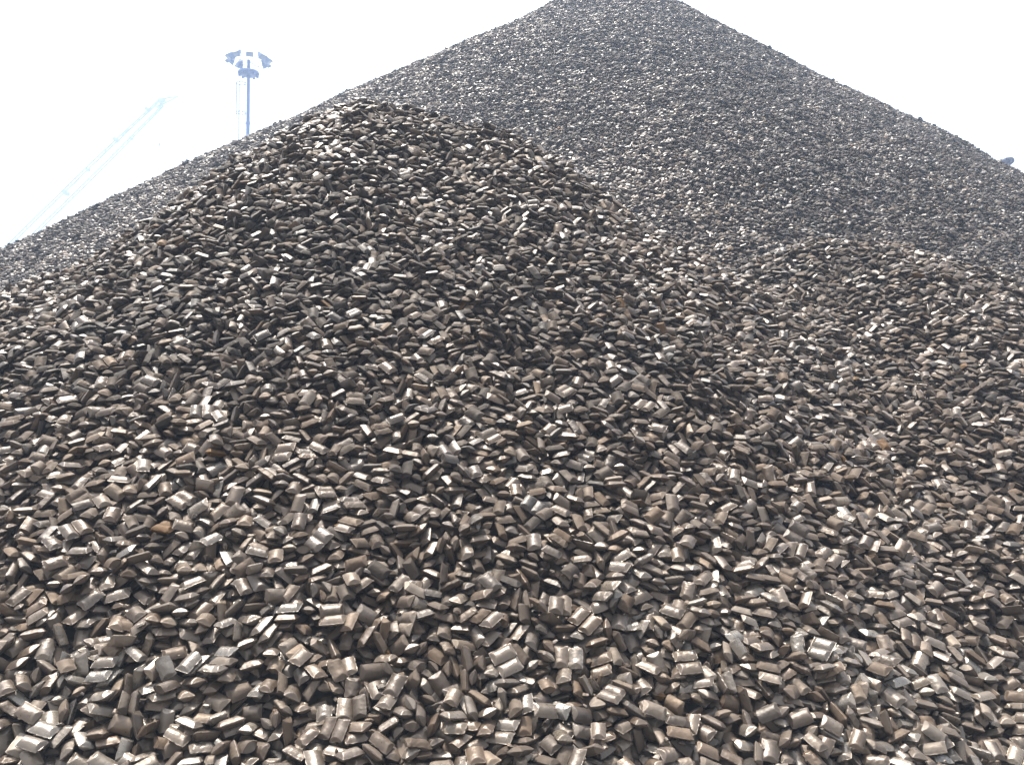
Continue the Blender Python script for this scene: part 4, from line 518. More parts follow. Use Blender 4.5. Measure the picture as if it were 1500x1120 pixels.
-586,-425,-20,-1,-36,-19,14,-584,1908,-30,50,-15,171,14,-583,-148,-30,72,61,-49,14,-581,-1297,-52,9,-7,-6,21,-581,361,9,6,23,-81,44,-581,1422,-22,4,-25,156,24,-580,-1826,-55,-59,-15,-43,20,-580,-1201,-70,-6,15,139,40,
-579,-1286,-89,27,-4,-122,20,-579,-1093,-7,2,2,119,44,-579,1019,-39,-7,-41,-87,4,-577,-1475,-53,-37,10,15,12,-576,-681,17,-4,-28,-59,24,-576,1171,-28,10,-21,-99,14,-574,-1690,6,-17,28,80,4,-574,-621,-40,7,45,176,2,
-573,-1903,-52,47,-25,172,12,-572,-1388,-86,15,8,87,1,-571,-1184,4,35,16,178,34,-571,-880,-24,-9,-34,-71,13,-570,-1316,-18,-5,-21,31,4,-570,497,-13,1,-25,-132,14,-569,-1740,-23,54,-18,-130,4,-567,-284,-41,-23,0,-72,10,
-567,558,19,-19,30,67,44,-566,-1204,-28,5,-13,-114,14,-566,-943,-76,-6,15,-8,30,-566,946,-30,0,-34,-36,24,-564,-930,26,45,-10,31,4,-564,-710,-10,-26,-15,-30,24,-563,-1835,-5,-29,16,-10,4,-563,-923,-42,-3,-31,-86,23,
-563,696,-39,61,-19,106,4,-562,241,-48,14,6,-100,2,-561,-536,19,0,10,156,14,-561,-376,-4,-33,27,29,14,-560,-1748,-105,-34,-2,80,10,-559,-79,-71,-15,-22,19,20,-557,-465,-68,-17,3,-71,0,-554,-1025,-28,-6,8,-88,4,
-552,58,25,1,7,131,14,-552,1853,-9,-6,-15,170,24,-551,895,-43,-2,-21,-32,32,-549,-1041,-68,-9,9,-90,10,-548,-463,-27,15,-12,-110,4,-548,-244,12,29,-25,-165,54,-548,482,-52,20,27,60,0,-547,-607,35,14,-31,55,24,
-546,-1118,-53,-26,14,-110,31,-546,-842,-14,63,36,107,24,-543,-1882,-27,52,-61,-148,4,-543,-279,-7,0,42,53,3,-542,-1381,-20,63,-31,-95,24,-539,-1794,-60,-70,-9,-97,31,-536,-5,-83,8,0,17,13,-536,1178,-3,4,21,82,14,
-536,1672,-13,-1,13,111,4,-535,-731,-43,13,-9,-168,14,-534,-191,24,-20,-4,-39,14,-533,-1656,-39,-22,31,74,11,-532,629,-33,43,11,-145,14,-531,-1431,-40,19,37,128,23,-531,-780,-76,15,-8,134,3,-531,36,-28,8,41,-93,4,
-530,167,-24,24,-39,172,24,-529,-1515,-28,-9,0,31,4,-529,1259,-6,-6,1,-99,34,-526,373,-72,-23,-10,-71,0,-525,-876,-83,13,10,-111,30,-525,-263,-77,4,-6,-159,30,-524,444,-19,8,38,46,44,-524,1433,-15,32,-8,139,14,
-522,-1495,-76,-36,11,39,10,-522,400,-35,12,-41,-126,14,-521,-1831,-118,54,19,-154,0,-519,-337,7,15,-48,-117,44,-518,-1906,-99,46,-38,-85,40,-518,-1594,-7,-19,2,57,44,-518,269,-13,1,-13,124,44,-517,1009,-59,-33,9,-17,33,
-516,-541,-76,-23,0,-1,1,-516,742,-18,62,7,154,14,-515,103,-55,15,21,84,33,-515,1200,-50,-11,23,81,2,-514,1498,0,-7,-13,146,24,-513,-601,-69,-27,17,14,1,-513,-202,-50,-30,0,71,20,-513,1600,8,-50,35,35,44,
-512,-1265,-3,-30,-26,-79,14,-511,1712,-49,-8,-2,-92,11,-510,849,-31,-16,-38,-162,14,-509,-1747,10,-18,-5,89,14,-509,-1200,-76,6,10,-65,11,-509,-935,-58,-68,32,-89,24,-509,531,-20,45,-26,150,4,-508,937,-40,29,-26,-27,14,
-506,1044,-45,49,56,107,34,-506,1296,-38,-1,-2,70,54,-505,565,-75,-24,-3,163,20,-504,-677,-18,29,9,148,14,-504,-138,-30,21,-13,-142,22,-501,1562,-13,16,5,-177,4,-499,-604,12,-45,10,110,4,-497,-1376,8,-35,-2,-75,4,
-496,-827,-18,75,46,-113,44,-495,705,-44,-13,53,77,14,-495,1373,-45,6,-27,-1,24,-492,-1017,-60,-33,-65,-111,13,-491,-85,-17,-16,28,66,54,-490,-1726,-53,-41,12,27,1,-489,-1095,-80,-24,10,-97,41,
-488,-478,-36,-36,-33,-20,13,-487,-1285,-36,36,14,-171,21,-484,-1798,-71,14,52,96,11,-484,1752,-14,-16,17,95,4,-483,-588,-41,-7,10,-13,24,-483,769,-18,60,7,154,44,-482,-1142,-29,5,-2,-83,44,-481,194,-10,-44,-8,26,34,
-480,559,-20,49,-28,151,4,-478,-1646,19,-52,10,63,44,-478,1190,-9,-68,10,-82,24,-477,-3,-8,-13,2,-74,24,-476,-1375,-73,-9,31,33,0,-475,-1337,-31,21,26,-178,3,-475,-534,-35,35,36,118,13,-474,-1669,-22,54,-6,-121,54,
-473,1059,-20,71,-39,-63,4,-471,-1789,-23,23,36,130,24,-470,-923,-29,-63,-19,90,24,-470,-238,-22,3,-13,101,3,-469,647,-43,-38,-15,55,14,-467,-1863,-51,25,-51,-154,23,-466,-1896,-74,11,-58,-136,11,
-466,-75,-65,-5,-9,-21,32,-464,-406,-3,18,25,151,54,-464,138,-17,47,-18,-97,4,-461,358,-39,37,-11,-169,44,-460,-417,-41,2,-34,-106,2,-458,-391,34,-25,33,72,54,-458,1644,-22,-28,-7,112,14,-455,-1239,-61,4,-19,94,1,
-455,27,-42,7,1,116,12,-454,-1528,-43,33,-11,-149,1,-454,-1479,-33,-14,-51,-80,4,-454,436,-35,-29,23,-88,4,-453,223,-47,-13,9,-162,0,-453,1102,-16,-54,-17,-53,14,-450,1010,-43,33,-17,-102,24,-449,-743,-14,61,-21,85,14,
-449,510,-58,-34,-11,34,13,-449,1332,-6,-21,-15,-120,4,-449,1457,-20,-6,-16,-95,4,-448,-1230,25,6,9,154,54,-447,-1026,-52,37,12,104,14,-446,-783,-78,40,-25,173,11,-446,-330,25,58,-21,-176,14,-446,270,-5,21,-1,82,4,
-444,-1638,-96,27,-31,-179,0,-444,157,-65,0,-11,-130,12,-443,-1768,-72,33,24,131,1,-443,-1317,-61,37,26,176,11,-443,-883,-63,17,-26,-114,32,-441,-661,-67,-51,4,-43,23,-440,860,-36,-5,21,-85,14,-439,-1406,-37,3,5,14,23,
-438,-445,-66,-20,13,55,30,-438,-240,4,-18,27,-60,14,-436,319,-47,-37,-6,-2,12,-434,-1253,-9,14,15,128,14,-433,726,-26,47,-52,-128,23,-432,-729,-70,26,-20,151,21,-429,-1414,2,9,-29,134,14,-428,-1903,-41,-65,10,-92,54,
-427,-826,-28,41,-25,2,24,-427,254,28,9,24,-22,44,-426,-319,-47,-59,21,-23,0,-425,1165,-19,27,27,95,14,-425,1302,21,6,11,65,4,-424,-1578,-28,51,-38,-155,2,-423,-1579,-88,40,-39,-123,0,-423,-1148,-61,11,-38,-160,31,
-423,1822,-12,0,34,130,4,-421,-523,-73,7,-8,-84,10,-421,-491,-13,-26,59,-56,4,-420,-1093,-67,-27,42,29,22,-420,783,-30,-80,-33,-25,23,-418,-1706,-51,-27,-58,69,12,-418,-617,-42,88,67,-67,14,-414,-752,0,78,1,-99,24,
-414,576,-18,15,-4,-51,24,-413,31,-19,-14,-5,-68,14,-413,1437,-49,8,-8,2,1,-412,-1831,-41,-131,-110,24,13,-412,-1001,-95,4,-27,46,1,-410,-1861,-129,-51,24,28,30,-410,-982,-12,15,29,-161,14,-406,-1754,-32,3,-25,158,24,
-406,-196,-37,-16,23,80,33,-406,1242,-7,19,-10,-62,14,-404,427,14,-74,9,-173,24,-404,1004,-15,-66,47,-76,4,-404,1556,-38,8,-17,3,24,-403,1729,3,26,15,-156,54,-402,-148,-31,-62,6,2,4,-399,1471,-10,22,16,86,44,
-398,-378,-54,20,-49,-128,22,-397,-756,-41,16,-1,-93,32,-396,-1549,-10,-32,24,6,4,-396,849,-17,-48,-27,-152,4,-395,-1199,-24,61,-10,122,44,-395,-50,-57,19,-31,177,32,-393,-1637,-13,18,30,121,14,-393,107,-6,-30,32,80,44,
-391,-1607,-100,-9,52,73,0,-391,-896,-23,-33,-15,-26,24,-391,135,30,9,-23,-9,14,-390,568,-54,18,2,139,11,-389,-1083,-38,-66,18,-54,14,-388,-538,2,30,14,-147,14,-388,397,-23,-52,33,48,4,-387,677,-1,29,33,142,14,
-386,-1453,12,-84,27,42,4,-386,-661,-36,-89,30,-94,13,-386,729,46,28,-12,-112,4,-384,-805,-60,15,-22,-141,31,-384,1116,-33,-16,-28,-52,14,-383,-1291,-28,-8,30,82,4,-383,1323,-20,25,-8,-126,32,
-382,-1325,-95,-27,-25,-115,40,-378,-1418,-91,48,11,26,0,-378,-310,-26,2,8,121,14,-378,721,-2,-34,51,12,32,-377,-1503,0,-16,37,45,23,-370,-1158,-41,-71,70,-28,32,-369,-1863,-58,85,1,-132,31,-369,-1752,-98,39,-28,77,20,
-368,-1912,33,-11,35,44,4,-368,-413,15,18,-20,142,14,-368,479,-59,1,-5,9,11,-367,-984,-50,11,-17,169,31,-366,-1449,-55,-1,-12,-130,11,-365,-1699,-37,-88,39,138,44,-365,493,-22,2,2,64,4,-363,-25,-43,17,22,101,14,
-363,1381,-24,-27,38,-10,14,-361,-517,-35,-8,-7,-98,13,-360,-107,-80,4,4,17,11,-360,671,-32,-7,24,85,24,-359,1195,-27,29,30,-123,24,-357,202,3,32,-18,-114,54,-356,-1025,-85,49,-8,-131,10,-356,-688,-5,39,19,74,14,
-356,381,-56,74,-7,32,10,-355,-1643,-104,17,52,136,0,-355,-1340,-54,8,-2,-95,21,-355,-879,5,58,-2,168,34,-353,125,-54,-16,-21,-74,12,-352,-1170,-92,-9,-6,68,2,-352,237,-65,-31,6,-97,12,-351,-936,-75,5,-44,111,0,
-350,-1597,-80,-10,-49,-98,0,-350,38,-27,26,-33,146,44,-350,1801,-18,15,-15,-71,24,-349,-583,-61,8,-16,-83,22,-349,-100,-37,41,-14,-152,33,-349,921,-23,38,-14,160,24,-348,-1359,-12,-47,-1,60,4,-347,-315,-69,-4,-44,81,30,
-346,339,-57,-52,-31,-148,23,-346,765,-46,-13,-2,88,2,-344,1246,21,20,13,125,4,-341,1895,-29,9,-8,-174,4,-339,-1874,-79,-58,8,52,30,-339,-1789,-39,-10,5,69,24,-339,-1531,39,-42,35,28,4,-338,-175,-51,-11,40,102,23,
-336,-1074,-30,-2,19,96,4,-334,-1599,2,36,-1,-155,14,-334,1631,-4,62,40,-127,4,-333,-405,-73,-9,-11,-149,1,-329,-781,2,16,39,157,4,-329,843,-27,-23,-38,-116,3,-328,-1021,6,-13,-26,14,54,-327,-765,-53,9,14,135,3,
-326,1114,-53,14,-17,5,33,-325,-501,42,76,35,145,4,-325,1305,-24,28,34,155,13,-324,-363,-38,44,5,-171,22,-324,583,-10,-16,-10,47,24,-323,-848,-46,9,-14,161,24,-322,1544,-8,31,-12,-110,44,-320,719,-1,3,-33,131,4,
-320,1455,-32,-3,-8,176,24,-318,-732,22,-14,27,17,4,-318,-344,-1,-7,-13,-135,4,-318,984,-13,13,5,-127,14,-317,-1767,-83,40,-31,-133,30,-317,-1573,-72,-32,-30,-66,1,-317,-1568,36,58,7,-164,24,-317,-434,-27,13,-20,-116,4,
-317,333,10,9,16,-155,54,-315,-544,-24,-47,18,-81,4,-314,-946,-56,-45,54,-55,20,-314,125,-31,-22,8,-35,32,-312,-644,1,26,15,105,14,-311,-156,-20,-2,-38,-72,14,-311,427,-49,77,4,-23,34,-311,582,-55,3,-10,129,30,
-310,-1467,-9,-33,-29,-35,3,-309,-1525,-18,47,7,173,31,-309,676,-57,-10,-33,-77,12,-308,-1213,-109,3,17,97,0,-307,-1093,-58,-8,-1,63,2,-307,1231,-44,15,24,103,14,-305,-229,-46,16,2,-141,44,-304,-1433,10,-33,56,56,24,
-304,-901,0,-46,13,50,4,-304,-10,-68,-12,-5,45,10,-302,-1527,-59,19,30,113,51,-302,488,-12,-46,33,76,14,-302,1045,-45,-20,-5,7,44,-301,-1885,-96,31,43,157,10,-301,-1257,-8,-1,7,75,54,-301,-37,-10,-33,21,62,4,
-298,-1670,-42,-7,-37,-114,12,-298,137,14,-24,-5,10,54,-298,1373,-28,-79,-2,-66,14,-297,187,-51,-71,14,-48,20,-297,826,8,22,20,101,24,-296,-1845,-34,23,27,59,4,-294,-672,-43,29,31,173,12,-294,330,-20,6,9,-136,24,
-293,112,-72,-7,14,82,20,-291,-113,12,35,1,-142,44,-290,-1625,-8,-34,32,49,44,-290,-1240,-46,2,-11,-18,11,-288,1299,-48,-24,-34,-24,20,-287,-453,-55,-5,-8,-140,31,-286,-759,-18,-15,25,103,4,-285,278,-48,-20,17,109,14,
-284,-1476,-41,41,23,163,11,-283,-1013,-22,-36,-37,-32,14,-283,1477,-2,-6,-33,-79,14,-280,-1711,-61,-29,-3,20,43,-280,-623,31,-8,6,1,54,-279,542,28,-53,10,1,14,-278,-1141,-29,89,26,32,23,-278,33,-7,-28,-31,-50,4,
-278,498,31,-40,0,-2,14,-277,725,-58,20,19,127,20,-277,1102,-22,-6,-7,96,34,-274,933,-38,20,6,92,12,-273,-1623,-98,34,3,156,0,-273,-511,19,1,-41,26,34,-271,-813,-74,-82,16,-19,31,-271,-59,-37,35,9,-128,42,
-270,-1322,-38,23,6,171,12,-270,-1001,-74,-18,4,64,0,-270,771,-44,77,4,136,12,-269,-1395,9,41,-16,177,14,-267,-1400,-43,6,-8,-99,41,-265,-284,-63,16,-8,-63,4,-262,485,-32,-36,-9,41,14,-262,1619,-35,3,13,-33,3,
-261,-1156,-77,-74,6,17,11,-261,884,3,19,5,116,24,-260,-1682,-7,18,-30,-98,4,-260,101,-8,-11,-21,-112,4,-258,347,-85,29,6,-178,10,-258,374,-51,28,19,-178,13,-257,-125,-45,13,29,-143,4,-257,616,-16,-18,-6,80,12,
-256,1268,11,10,-10,119,4,-254,-1900,14,64,-29,-156,14,-254,-1820,-11,5,8,123,4,-254,1218,-27,-35,-11,-65,14,-252,-1354,10,-41,-13,-22,14,-252,-961,-37,14,-3,160,3,-251,-389,-12,-27,18,81,24,-249,-1722,-114,-4,30,37,0,
-249,-1211,-67,17,19,-176,11,-249,606,22,12,15,-22,14,-249,1648,9,-7,0,-7,54,-248,-930,-6,27,24,64,4,-248,-72,41,-62,2,-24,4,-247,711,1,6,-17,11,34,-246,-639,-7,-26,-13,-65,4,-245,-507,-8,8,-32,-50,14,
-245,631,-50,-9,-10,39,32,-243,-1570,-112,-2,-54,-143,0,-241,-605,-54,28,1,-103,31,-239,-409,-46,40,-31,-57,2,-237,22,-30,-2,-30,-52,3,-235,-1758,-39,63,26,-142,12,-235,-1299,-73,-11,-7,-88,11,-235,-604,-89,26,8,-142,10,
-234,1549,-3,13,-3,-139,14,-232,-718,-44,9,18,92,24,-231,-543,-26,17,0,-157,3,-230,-1513,-12,-79,41,45,4,-229,-1211,18,-2,14,93,54,-229,-1036,-40,-30,20,35,14,-229,-421,-82,21,2,-121,30,-228,194,-67,3,-26,136,14,
-225,-888,-60,23,-16,166,11,-223,88,-46,-41,-11,-38,2,-222,-1517,-101,-64,-15,-74,10,-221,-133,14,7,-22,-99,4,-218,-510,-65,22,0,147,40,-218,283,-28,23,35,58,24,-218,801,-20,-1,-9,-130,54,-217,1308,-13,11,2,-74,14,
-217,1680,-29,33,15,-65,4,-215,1014,1,-21,-15,76,54,-214,-1598,-76,33,-58,-171,21,-214,-1565,2,46,-31,-141,54,-210,-1912,-72,-2,-25,-82,0,-210,-837,-95,10,0,-133,12,-209,1414,-16,-24,9,106,44,
-208,-1675,-18,31,-32,-96,24,-208,1913,-13,-16,7,-97,4,-204,-886,2,28,-8,117,44,-203,1224,-40,49,-37,126,31,-203,1499,-32,4,-3,-32,14,-202,-262,-47,-8,-22,-98,14,-201,-1052,-69,-30,17,31,2,-200,-356,-56,-34,15,-77,24,
-200,556,-20,34,-14,-141,4,-198,-1696,-94,-23,-6,-24,10,-198,-1478,-89,-82,-25,-80,10,-198,699,-24,18,34,117,13,-196,924,-52,20,-20,172,11,-195,-1435,-13,10,19,167,4,-193,89,-8,23,-41,-125,14,-192,975,-61,-53,2,-180,30,
-192,1573,-36,-4,28,148,32,-190,180,-22,-61,-14,93,14,-190,1111,-13,17,-8,92,4,-189,-1668,-68,-37,-35,-75,10,-188,-1582,-36,54,40,136,14,-188,-1270,-46,66,47,13,4,-188,430,-15,-3,-9,66,4,-187,-1348,-57,15,27,71,3,
-187,-240,-17,-5,5,-18,44,-185,-693,-37,9,-54,-142,14,-185,925,-6,-26,3,-12,14,-182,473,-46,-10,-2,144,13,-181,-1784,-9,-31,29,25,23,-180,-1912,-22,-27,-13,7,13,-180,-470,-31,-2,-43,-56,14,-180,-101,-43,7,-6,70,11,
-179,873,-14,1,35,113,34,-179,1205,-13,-17,24,-91,14,-175,-1104,-24,-41,12,18,4,-173,-764,-60,59,-23,93,3,-173,630,-44,-53,14,-44,14,-172,-1466,-55,-31,14,-56,31,-172,-433,-97,-28,-16,-3,21,-170,-651,-22,-35,-46,-23,4,
-170,105,22,-46,12,-19,44,-169,-1814,-52,-119,-130,20,1,-169,-1743,2,13,54,87,4,-169,-972,-50,-16,-25,-117,3,-168,-1561,-108,-50,45,116,11,-168,-1310,-114,-20,19,44,10,-168,384,-70,33,7,-29,11,-167,-849,-43,-2,11,48,0,
-165,-1860,-19,50,-16,-161,22,-165,-1201,-9,31,13,177,14,-165,-779,-14,-60,-21,-119,14,-163,-1057,-12,9,-27,-148,14,-162,-160,-25,-10,-29,151,14,-161,-1144,-29,-33,-31,-10,23,-161,21,-38,-8,0,10,20,
-160,354,-37,-22,1,-7,4,-158,-580,-17,22,-30,71,4,-157,1233,-44,-25,20,-63,22,-156,-1851,25,-8,15,66,44,-155,695,-58,-1,4,141,31,-154,-388,-48,48,-29,132,14,-154,-85,0,-22,40,-14,24,-154,123,-58,-25,8,115,0,
-153,-22,10,11,-34,177,4,-151,-1517,-47,79,12,-134,12,-151,-498,-43,22,-32,-87,23,-151,735,-16,-36,-8,30,34,-146,-1699,-3,-4,-58,-143,14,-146,1854,5,15,-16,-93,14,-145,-1407,-66,7,-26,6,1,-144,-1193,-53,14,-18,-129,2,
-144,1410,-46,-9,15,10,3,-142,-1629,-44,-8,-72,-66,3,-142,38,1,23,29,135,14,-141,-562,-53,-16,-19,28,11,-141,1622,-28,-20,37,144,4,-140,-15,-63,-2,-13,-112,30,-136,-1388,-16,21,-21,28,24,-136,300,-38,9,-51,-90,14,
-133,-1291,-16,45,-11,136,44,-131,-1689,-74,59,7,114,0,-131,1119,4,-29,-17,99,4,-129,-899,29,-15,-1,16,54,-128,-1918,-91,47,-25,169,0,-128,-976,3,10,13,-131,14,-128,-299,-42,17,34,143,4,-128,239,-32,10,8,179,44,
-126,904,-39,3,-9,-103,42,-126,1023,-40,24,-6,132,10,-125,-1336,-62,15,43,2,22,-125,-907,-31,47,-29,9,33,-125,-681,-48,7,-38,146,34,-125,1430,-12,9,42,70,4,-124,-188,-1,-3,-10,-109,14,-123,-1001,-67,30,-3,-141,20,
-120,-817,-18,6,-11,-116,14,-120,903,28,25,-17,-143,44,-119,-90,22,-9,-25,-135,24,-118,985,-3,19,-9,-160,14,-118,1169,-19,79,36,-71,4,-117,1024,14,15,24,155,4,-117,1493,-20,-10,-44,-108,33,-116,610,-32,38,-4,116,4,
-115,-1100,-53,23,1,-111,23,-113,-1560,7,-33,-11,43,4,-113,746,-45,-5,-5,48,32,-112,-1251,-70,-10,10,94,0,-112,-758,-63,48,25,-127,12,-112,174,6,-29,-10,54,4,-112,218,-62,10,-15,-135,0,-112,457,-4,36,-5,108,4,
-112,1293,-6,53,15,20,24,-111,387,-20,21,-3,176,44,-111,1093,-50,38,8,135,11,-109,-1535,-89,0,30,125,10,-109,1358,-16,51,-19,-167,24,-108,425,-52,-30,13,-120,30,-107,521,-41,35,7,1,14,-106,-224,-30,-41,4,71,12,
-105,-1756,-25,68,-75,8,32,-105,-598,3,-15,15,51,4,-104,669,-67,18,15,-138,10,-103,-978,-26,44,-11,-88,2,-102,-322,-67,-4,14,56,22,-99,-1462,8,-36,38,69,54,-98,-1865,-55,-10,0,63,1,-98,686,6,11,-3,29,14,
-98,1738,-29,-18,4,-138,14,-96,-1641,-53,13,-69,-87,13,-95,-519,-74,21,15,-23,32,-94,-1781,-85,16,11,155,40,-93,-1532,-34,44,8,-132,54,-93,-381,-27,-21,13,10,34,-92,-286,17,8,6,-55,4,-92,26,-51,59,45,101,2,
-89,-438,-59,6,14,-102,14,-88,1503,1,32,9,120,4,-87,-1248,-37,-1,0,131,30,-87,-881,-56,-12,3,108,20,-85,151,-21,-7,14,-132,14,-84,1832,-12,39,-51,102,34,-83,-71,-54,-3,7,-80,2,-83,899,-9,23,-21,-137,14,
-82,-1702,-81,64,-9,117,10,-81,-135,12,-4,-44,-90,44,-80,-1257,-1,-19,-11,-127,14,-80,-650,-53,17,53,19,13,-77,1247,-46,24,-10,24,2,-76,1212,-8,-5,-3,-69,14,-75,-1815,-19,-34,-29,-46,54,-74,-1721,-32,69,-10,119,4,
-74,-1364,-44,32,5,125,20,-72,303,-16,43,8,108,4,-71,58,6,-14,-32,-58,14,-68,618,-27,-12,-13,-76,24,-67,1708,5,76,-16,-170,44,-66,380,-69,46,11,64,1,-66,859,-16,42,-29,-132,14,-65,-1405,-96,-19,5,72,0,
-65,-564,-43,-80,-27,87,3,-64,-1050,-65,-29,5,97,1,-64,450,-9,86,-40,-81,34,-61,-1165,-72,14,41,-134,52,-61,700,-30,-29,-6,-39,32,-58,-1366,-4,-28,-13,-73,44,-58,90,-64,84,6,-176,11,-58,789,-42,9,15,-61,14,
-56,-1663,-53,67,-74,-75,14,-54,1092,-23,-66,-14,-16,32,-54,1656,-12,21,8,8,14,-53,-1443,-40,20,-37,-111,12,-53,-668,-23,35,17,86,24,-53,224,-37,-20,2,87,34,-52,-1006,22,-5,4,170,34,-52,-919,-9,36,-10,-89,14,
-50,-1126,-18,-2,-4,-175,3,-50,-816,-38,0,-21,-115,2,-50,-208,2,-1,-4,-108,14,-49,-809,31,4,-11,22,4,-47,-1546,-43,17,-24,-107,14,-45,1012,-24,-1,-19,-57,2,-44,-1802,14,-68,-1,-20,24,-44,-1186,9,14,-2,137,4,
-43,-14,-17,-71,11,92,44,-41,-359,-13,-7,-6,-66,4,-39,1800,-24,-42,-46,-23,34,-38,-1017,-12,-26,8,48,4,-38,-779,-8,-2,-11,-85,4,-37,-706,-60,1,-28,-135,21,-36,-938,-57,-17,20,39,2,-35,-1868,-72,24,25,135,11,
-34,458,-78,-52,19,-2,30,-34,922,19,64,-13,145,4,-33,498,-33,-50,34,-57,4,-31,-1917,-20,45,13,177,2,-31,-1608,-53,-58,2,-2,4,-31,578,10,14,2,-107,4,-30,1521,-33,9,-6,13,21,-29,1400,-31,-9,-10,-29,44,
-28,741,24,21,-24,-162,14,-28,1324,-44,-32,-28,-163,23,-27,-1335,-47,16,12,120,11,-26,-517,-64,-35,-11,64,3,-26,-169,-41,-20,9,47,11,-25,-1316,-86,-11,-11,-89,0,-25,-239,-59,-25,-18,-135,2,-24,323,-53,-33,-4,66,24,
-24,1132,-16,-29,-9,-37,14,-23,-326,-48,33,15,-132,42,-23,-152,-81,19,-7,-159,20,-22,-1678,-57,-71,-9,65,13,-21,-626,-96,-8,-6,99,10,-20,-1518,-91,18,-20,-109,40,-20,606,-62,28,-7,-159,10,-20,1150,18,3,-14,-111,24,
-19,-1239,-47,-53,36,-173,3,-19,52,-78,-25,-3,1,20,-19,244,-72,-22,23,24,30,-18,1499,21,-8,-20,-77,54,-17,406,3,23,-17,-115,4,-16,-1478,-54,41,36,143,2,-14,-73,-41,-9,8,73,4,-14,712,-5,-16,-17,-42,4,
-13,-864,-30,-73,-39,53,14,-12,392,-43,-42,23,35,14,-12,972,17,-8,19,-34,24,-11,-1858,5,60,15,-138,14,-11,-450,-13,-73,-46,55,24,-9,-1772,-22,-87,19,3,32,-9,-1137,16,14,-13,153,14,-9,-593,-31,-73,-15,26,24,
-8,-1053,-23,-7,-29,-19,33,-7,1761,-31,-36,15,75,34,-6,-1281,-22,-66,7,7,14,-5,-746,-80,-18,-20,-30,20,-4,-673,-41,-49,-35,-101,2,-3,848,-13,-65,-36,53,14,-2,-227,42,-19,-41,-114,54,-1,120,-3,-52,-43,14,24,
-1,1452,-45,10,-14,-6,34,0,-1842,-59,-49,-16,-41,13,1,-1438,-20,1,-28,-92,4,1,787,28,-25,5,-4,14,2,-1363,-4,-14,-14,-72,24,2,1054,8,38,19,-158,14,4,218,12,-22,-7,88,14,7,-1741,-65,-24,50,-51,12,7,229,-24,16,-7,93,12,
8,78,-13,72,-19,-131,44,10,567,-17,21,-26,37,24,11,740,-50,34,-8,-145,23,11,1320,-14,34,-28,-160,14,12,1204,-21,21,-15,142,4,16,-1405,-68,29,4,-122,21,17,-238,-32,-13,15,65,14,19,-1013,-53,-11,5,84,1,
19,482,-45,-52,20,-84,2,21,44,-37,25,-2,-143,44,22,688,-45,-35,-2,33,14,23,-848,-76,16,22,-171,0,25,1260,-12,-15,-39,-78,14,27,-629,-29,-46,-46,-142,44,29,-515,-18,18,7,-98,24,30,-1686,-87,15,-4,171,21,
30,-1557,-55,41,-33,-142,3,30,-1170,-74,80,-16,-124,22,30,-60,-16,-1,7,-78,34,31,-397,-11,-19,-66,39,24,32,-529,-85,-29,8,38,41,32,1062,-21,-35,21,108,3,35,963,-31,24,20,98,14,36,-894,-33,-23,-54,65,4,
37,-158,-1,-25,-22,-51,44,37,846,-54,37,-20,172,30,37,1502,-10,-5,10,71,4,38,-1435,7,16,-38,-147,4,38,804,-59,39,-17,171,32,40,-1619,-58,-50,-10,50,23,40,-1161,-23,-5,13,86,4,42,-1745,-45,59,-57,149,12,
42,-1025,13,6,1,-81,4,43,-1814,-56,21,29,132,43,44,-759,-5,40,29,-159,54,44,-676,8,-55,19,54,14,44,-280,4,-1,19,-3,34,45,-317,-42,82,-15,-86,22,46,-1828,-7,-18,29,125,14,47,-1795,26,54,-6,-173,4,49,-1098,9,-58,33,8,24,
49,-403,-68,-11,-8,-75,30,50,-854,27,-7,39,87,4,51,-901,-88,8,7,-70,30,52,-1549,-17,-19,-20,-38,4,52,-1309,-41,18,-15,-132,22,52,1113,18,-22,-30,-58,14,53,386,4,11,-26,24,4,54,-1909,-51,72,29,165,3,
55,178,-13,-2,-12,-109,34,56,623,-48,-7,-18,-72,2,58,837,-5,45,3,-77,4,60,469,11,-19,-12,-8,14,61,-12,-39,-11,-25,-33,12,61,318,-22,-20,5,21,22,63,-1701,-29,43,-53,144,54,63,-231,-71,2,-12,57,11,64,-24,16,-24,6,3,14,
68,-1235,-84,44,-13,133,1,68,-969,-93,-8,14,39,30,68,156,-47,20,3,38,30,71,-498,-39,-5,12,-102,3,71,-83,-45,5,-1,-97,31,72,639,-19,26,-21,-175,34,74,-1263,-14,-40,53,21,14,74,-669,-48,-7,27,-128,1,
75,443,-15,14,11,173,23,77,-163,-45,19,-8,154,32,78,-1480,-13,-10,-20,-15,14,78,86,-76,2,-1,-108,10,79,-469,-72,-14,-11,-14,11,79,1622,-19,-26,-25,0,24,80,-1593,-83,17,6,-127,20,81,237,-21,-39,29,-11,3,
82,-1433,-100,-29,14,75,20,82,-1035,-36,25,29,-32,2,83,-857,-26,-3,6,128,14,84,438,-54,-4,30,79,12,84,1485,-35,-9,-6,-124,13,85,-1854,-74,-42,14,69,22,85,1147,17,-34,-64,-114,44,86,-1117,-105,-21,-23,96,30,
87,-1331,3,-44,16,64,4,87,305,15,-6,1,48,44,88,-375,-10,-36,-14,-88,13,88,889,-25,-27,-19,43,4,88,1085,-2,7,28,99,23,88,1188,-52,-29,5,41,12,89,509,-52,12,-12,173,12,90,-1403,-30,17,13,-84,24,91,1243,-18,69,16,-130,4,
94,-1809,-21,-67,-34,-52,13,96,-128,-9,-15,0,111,4,96,1032,-45,54,15,44,13,97,-304,-65,-30,3,65,40,97,116,-25,-1,2,-116,4,97,554,-13,3,3,-97,14,98,-1504,-62,-12,6,-38,43,98,-949,-58,26,2,-74,4,99,-1519,-105,55,-1,131,10,
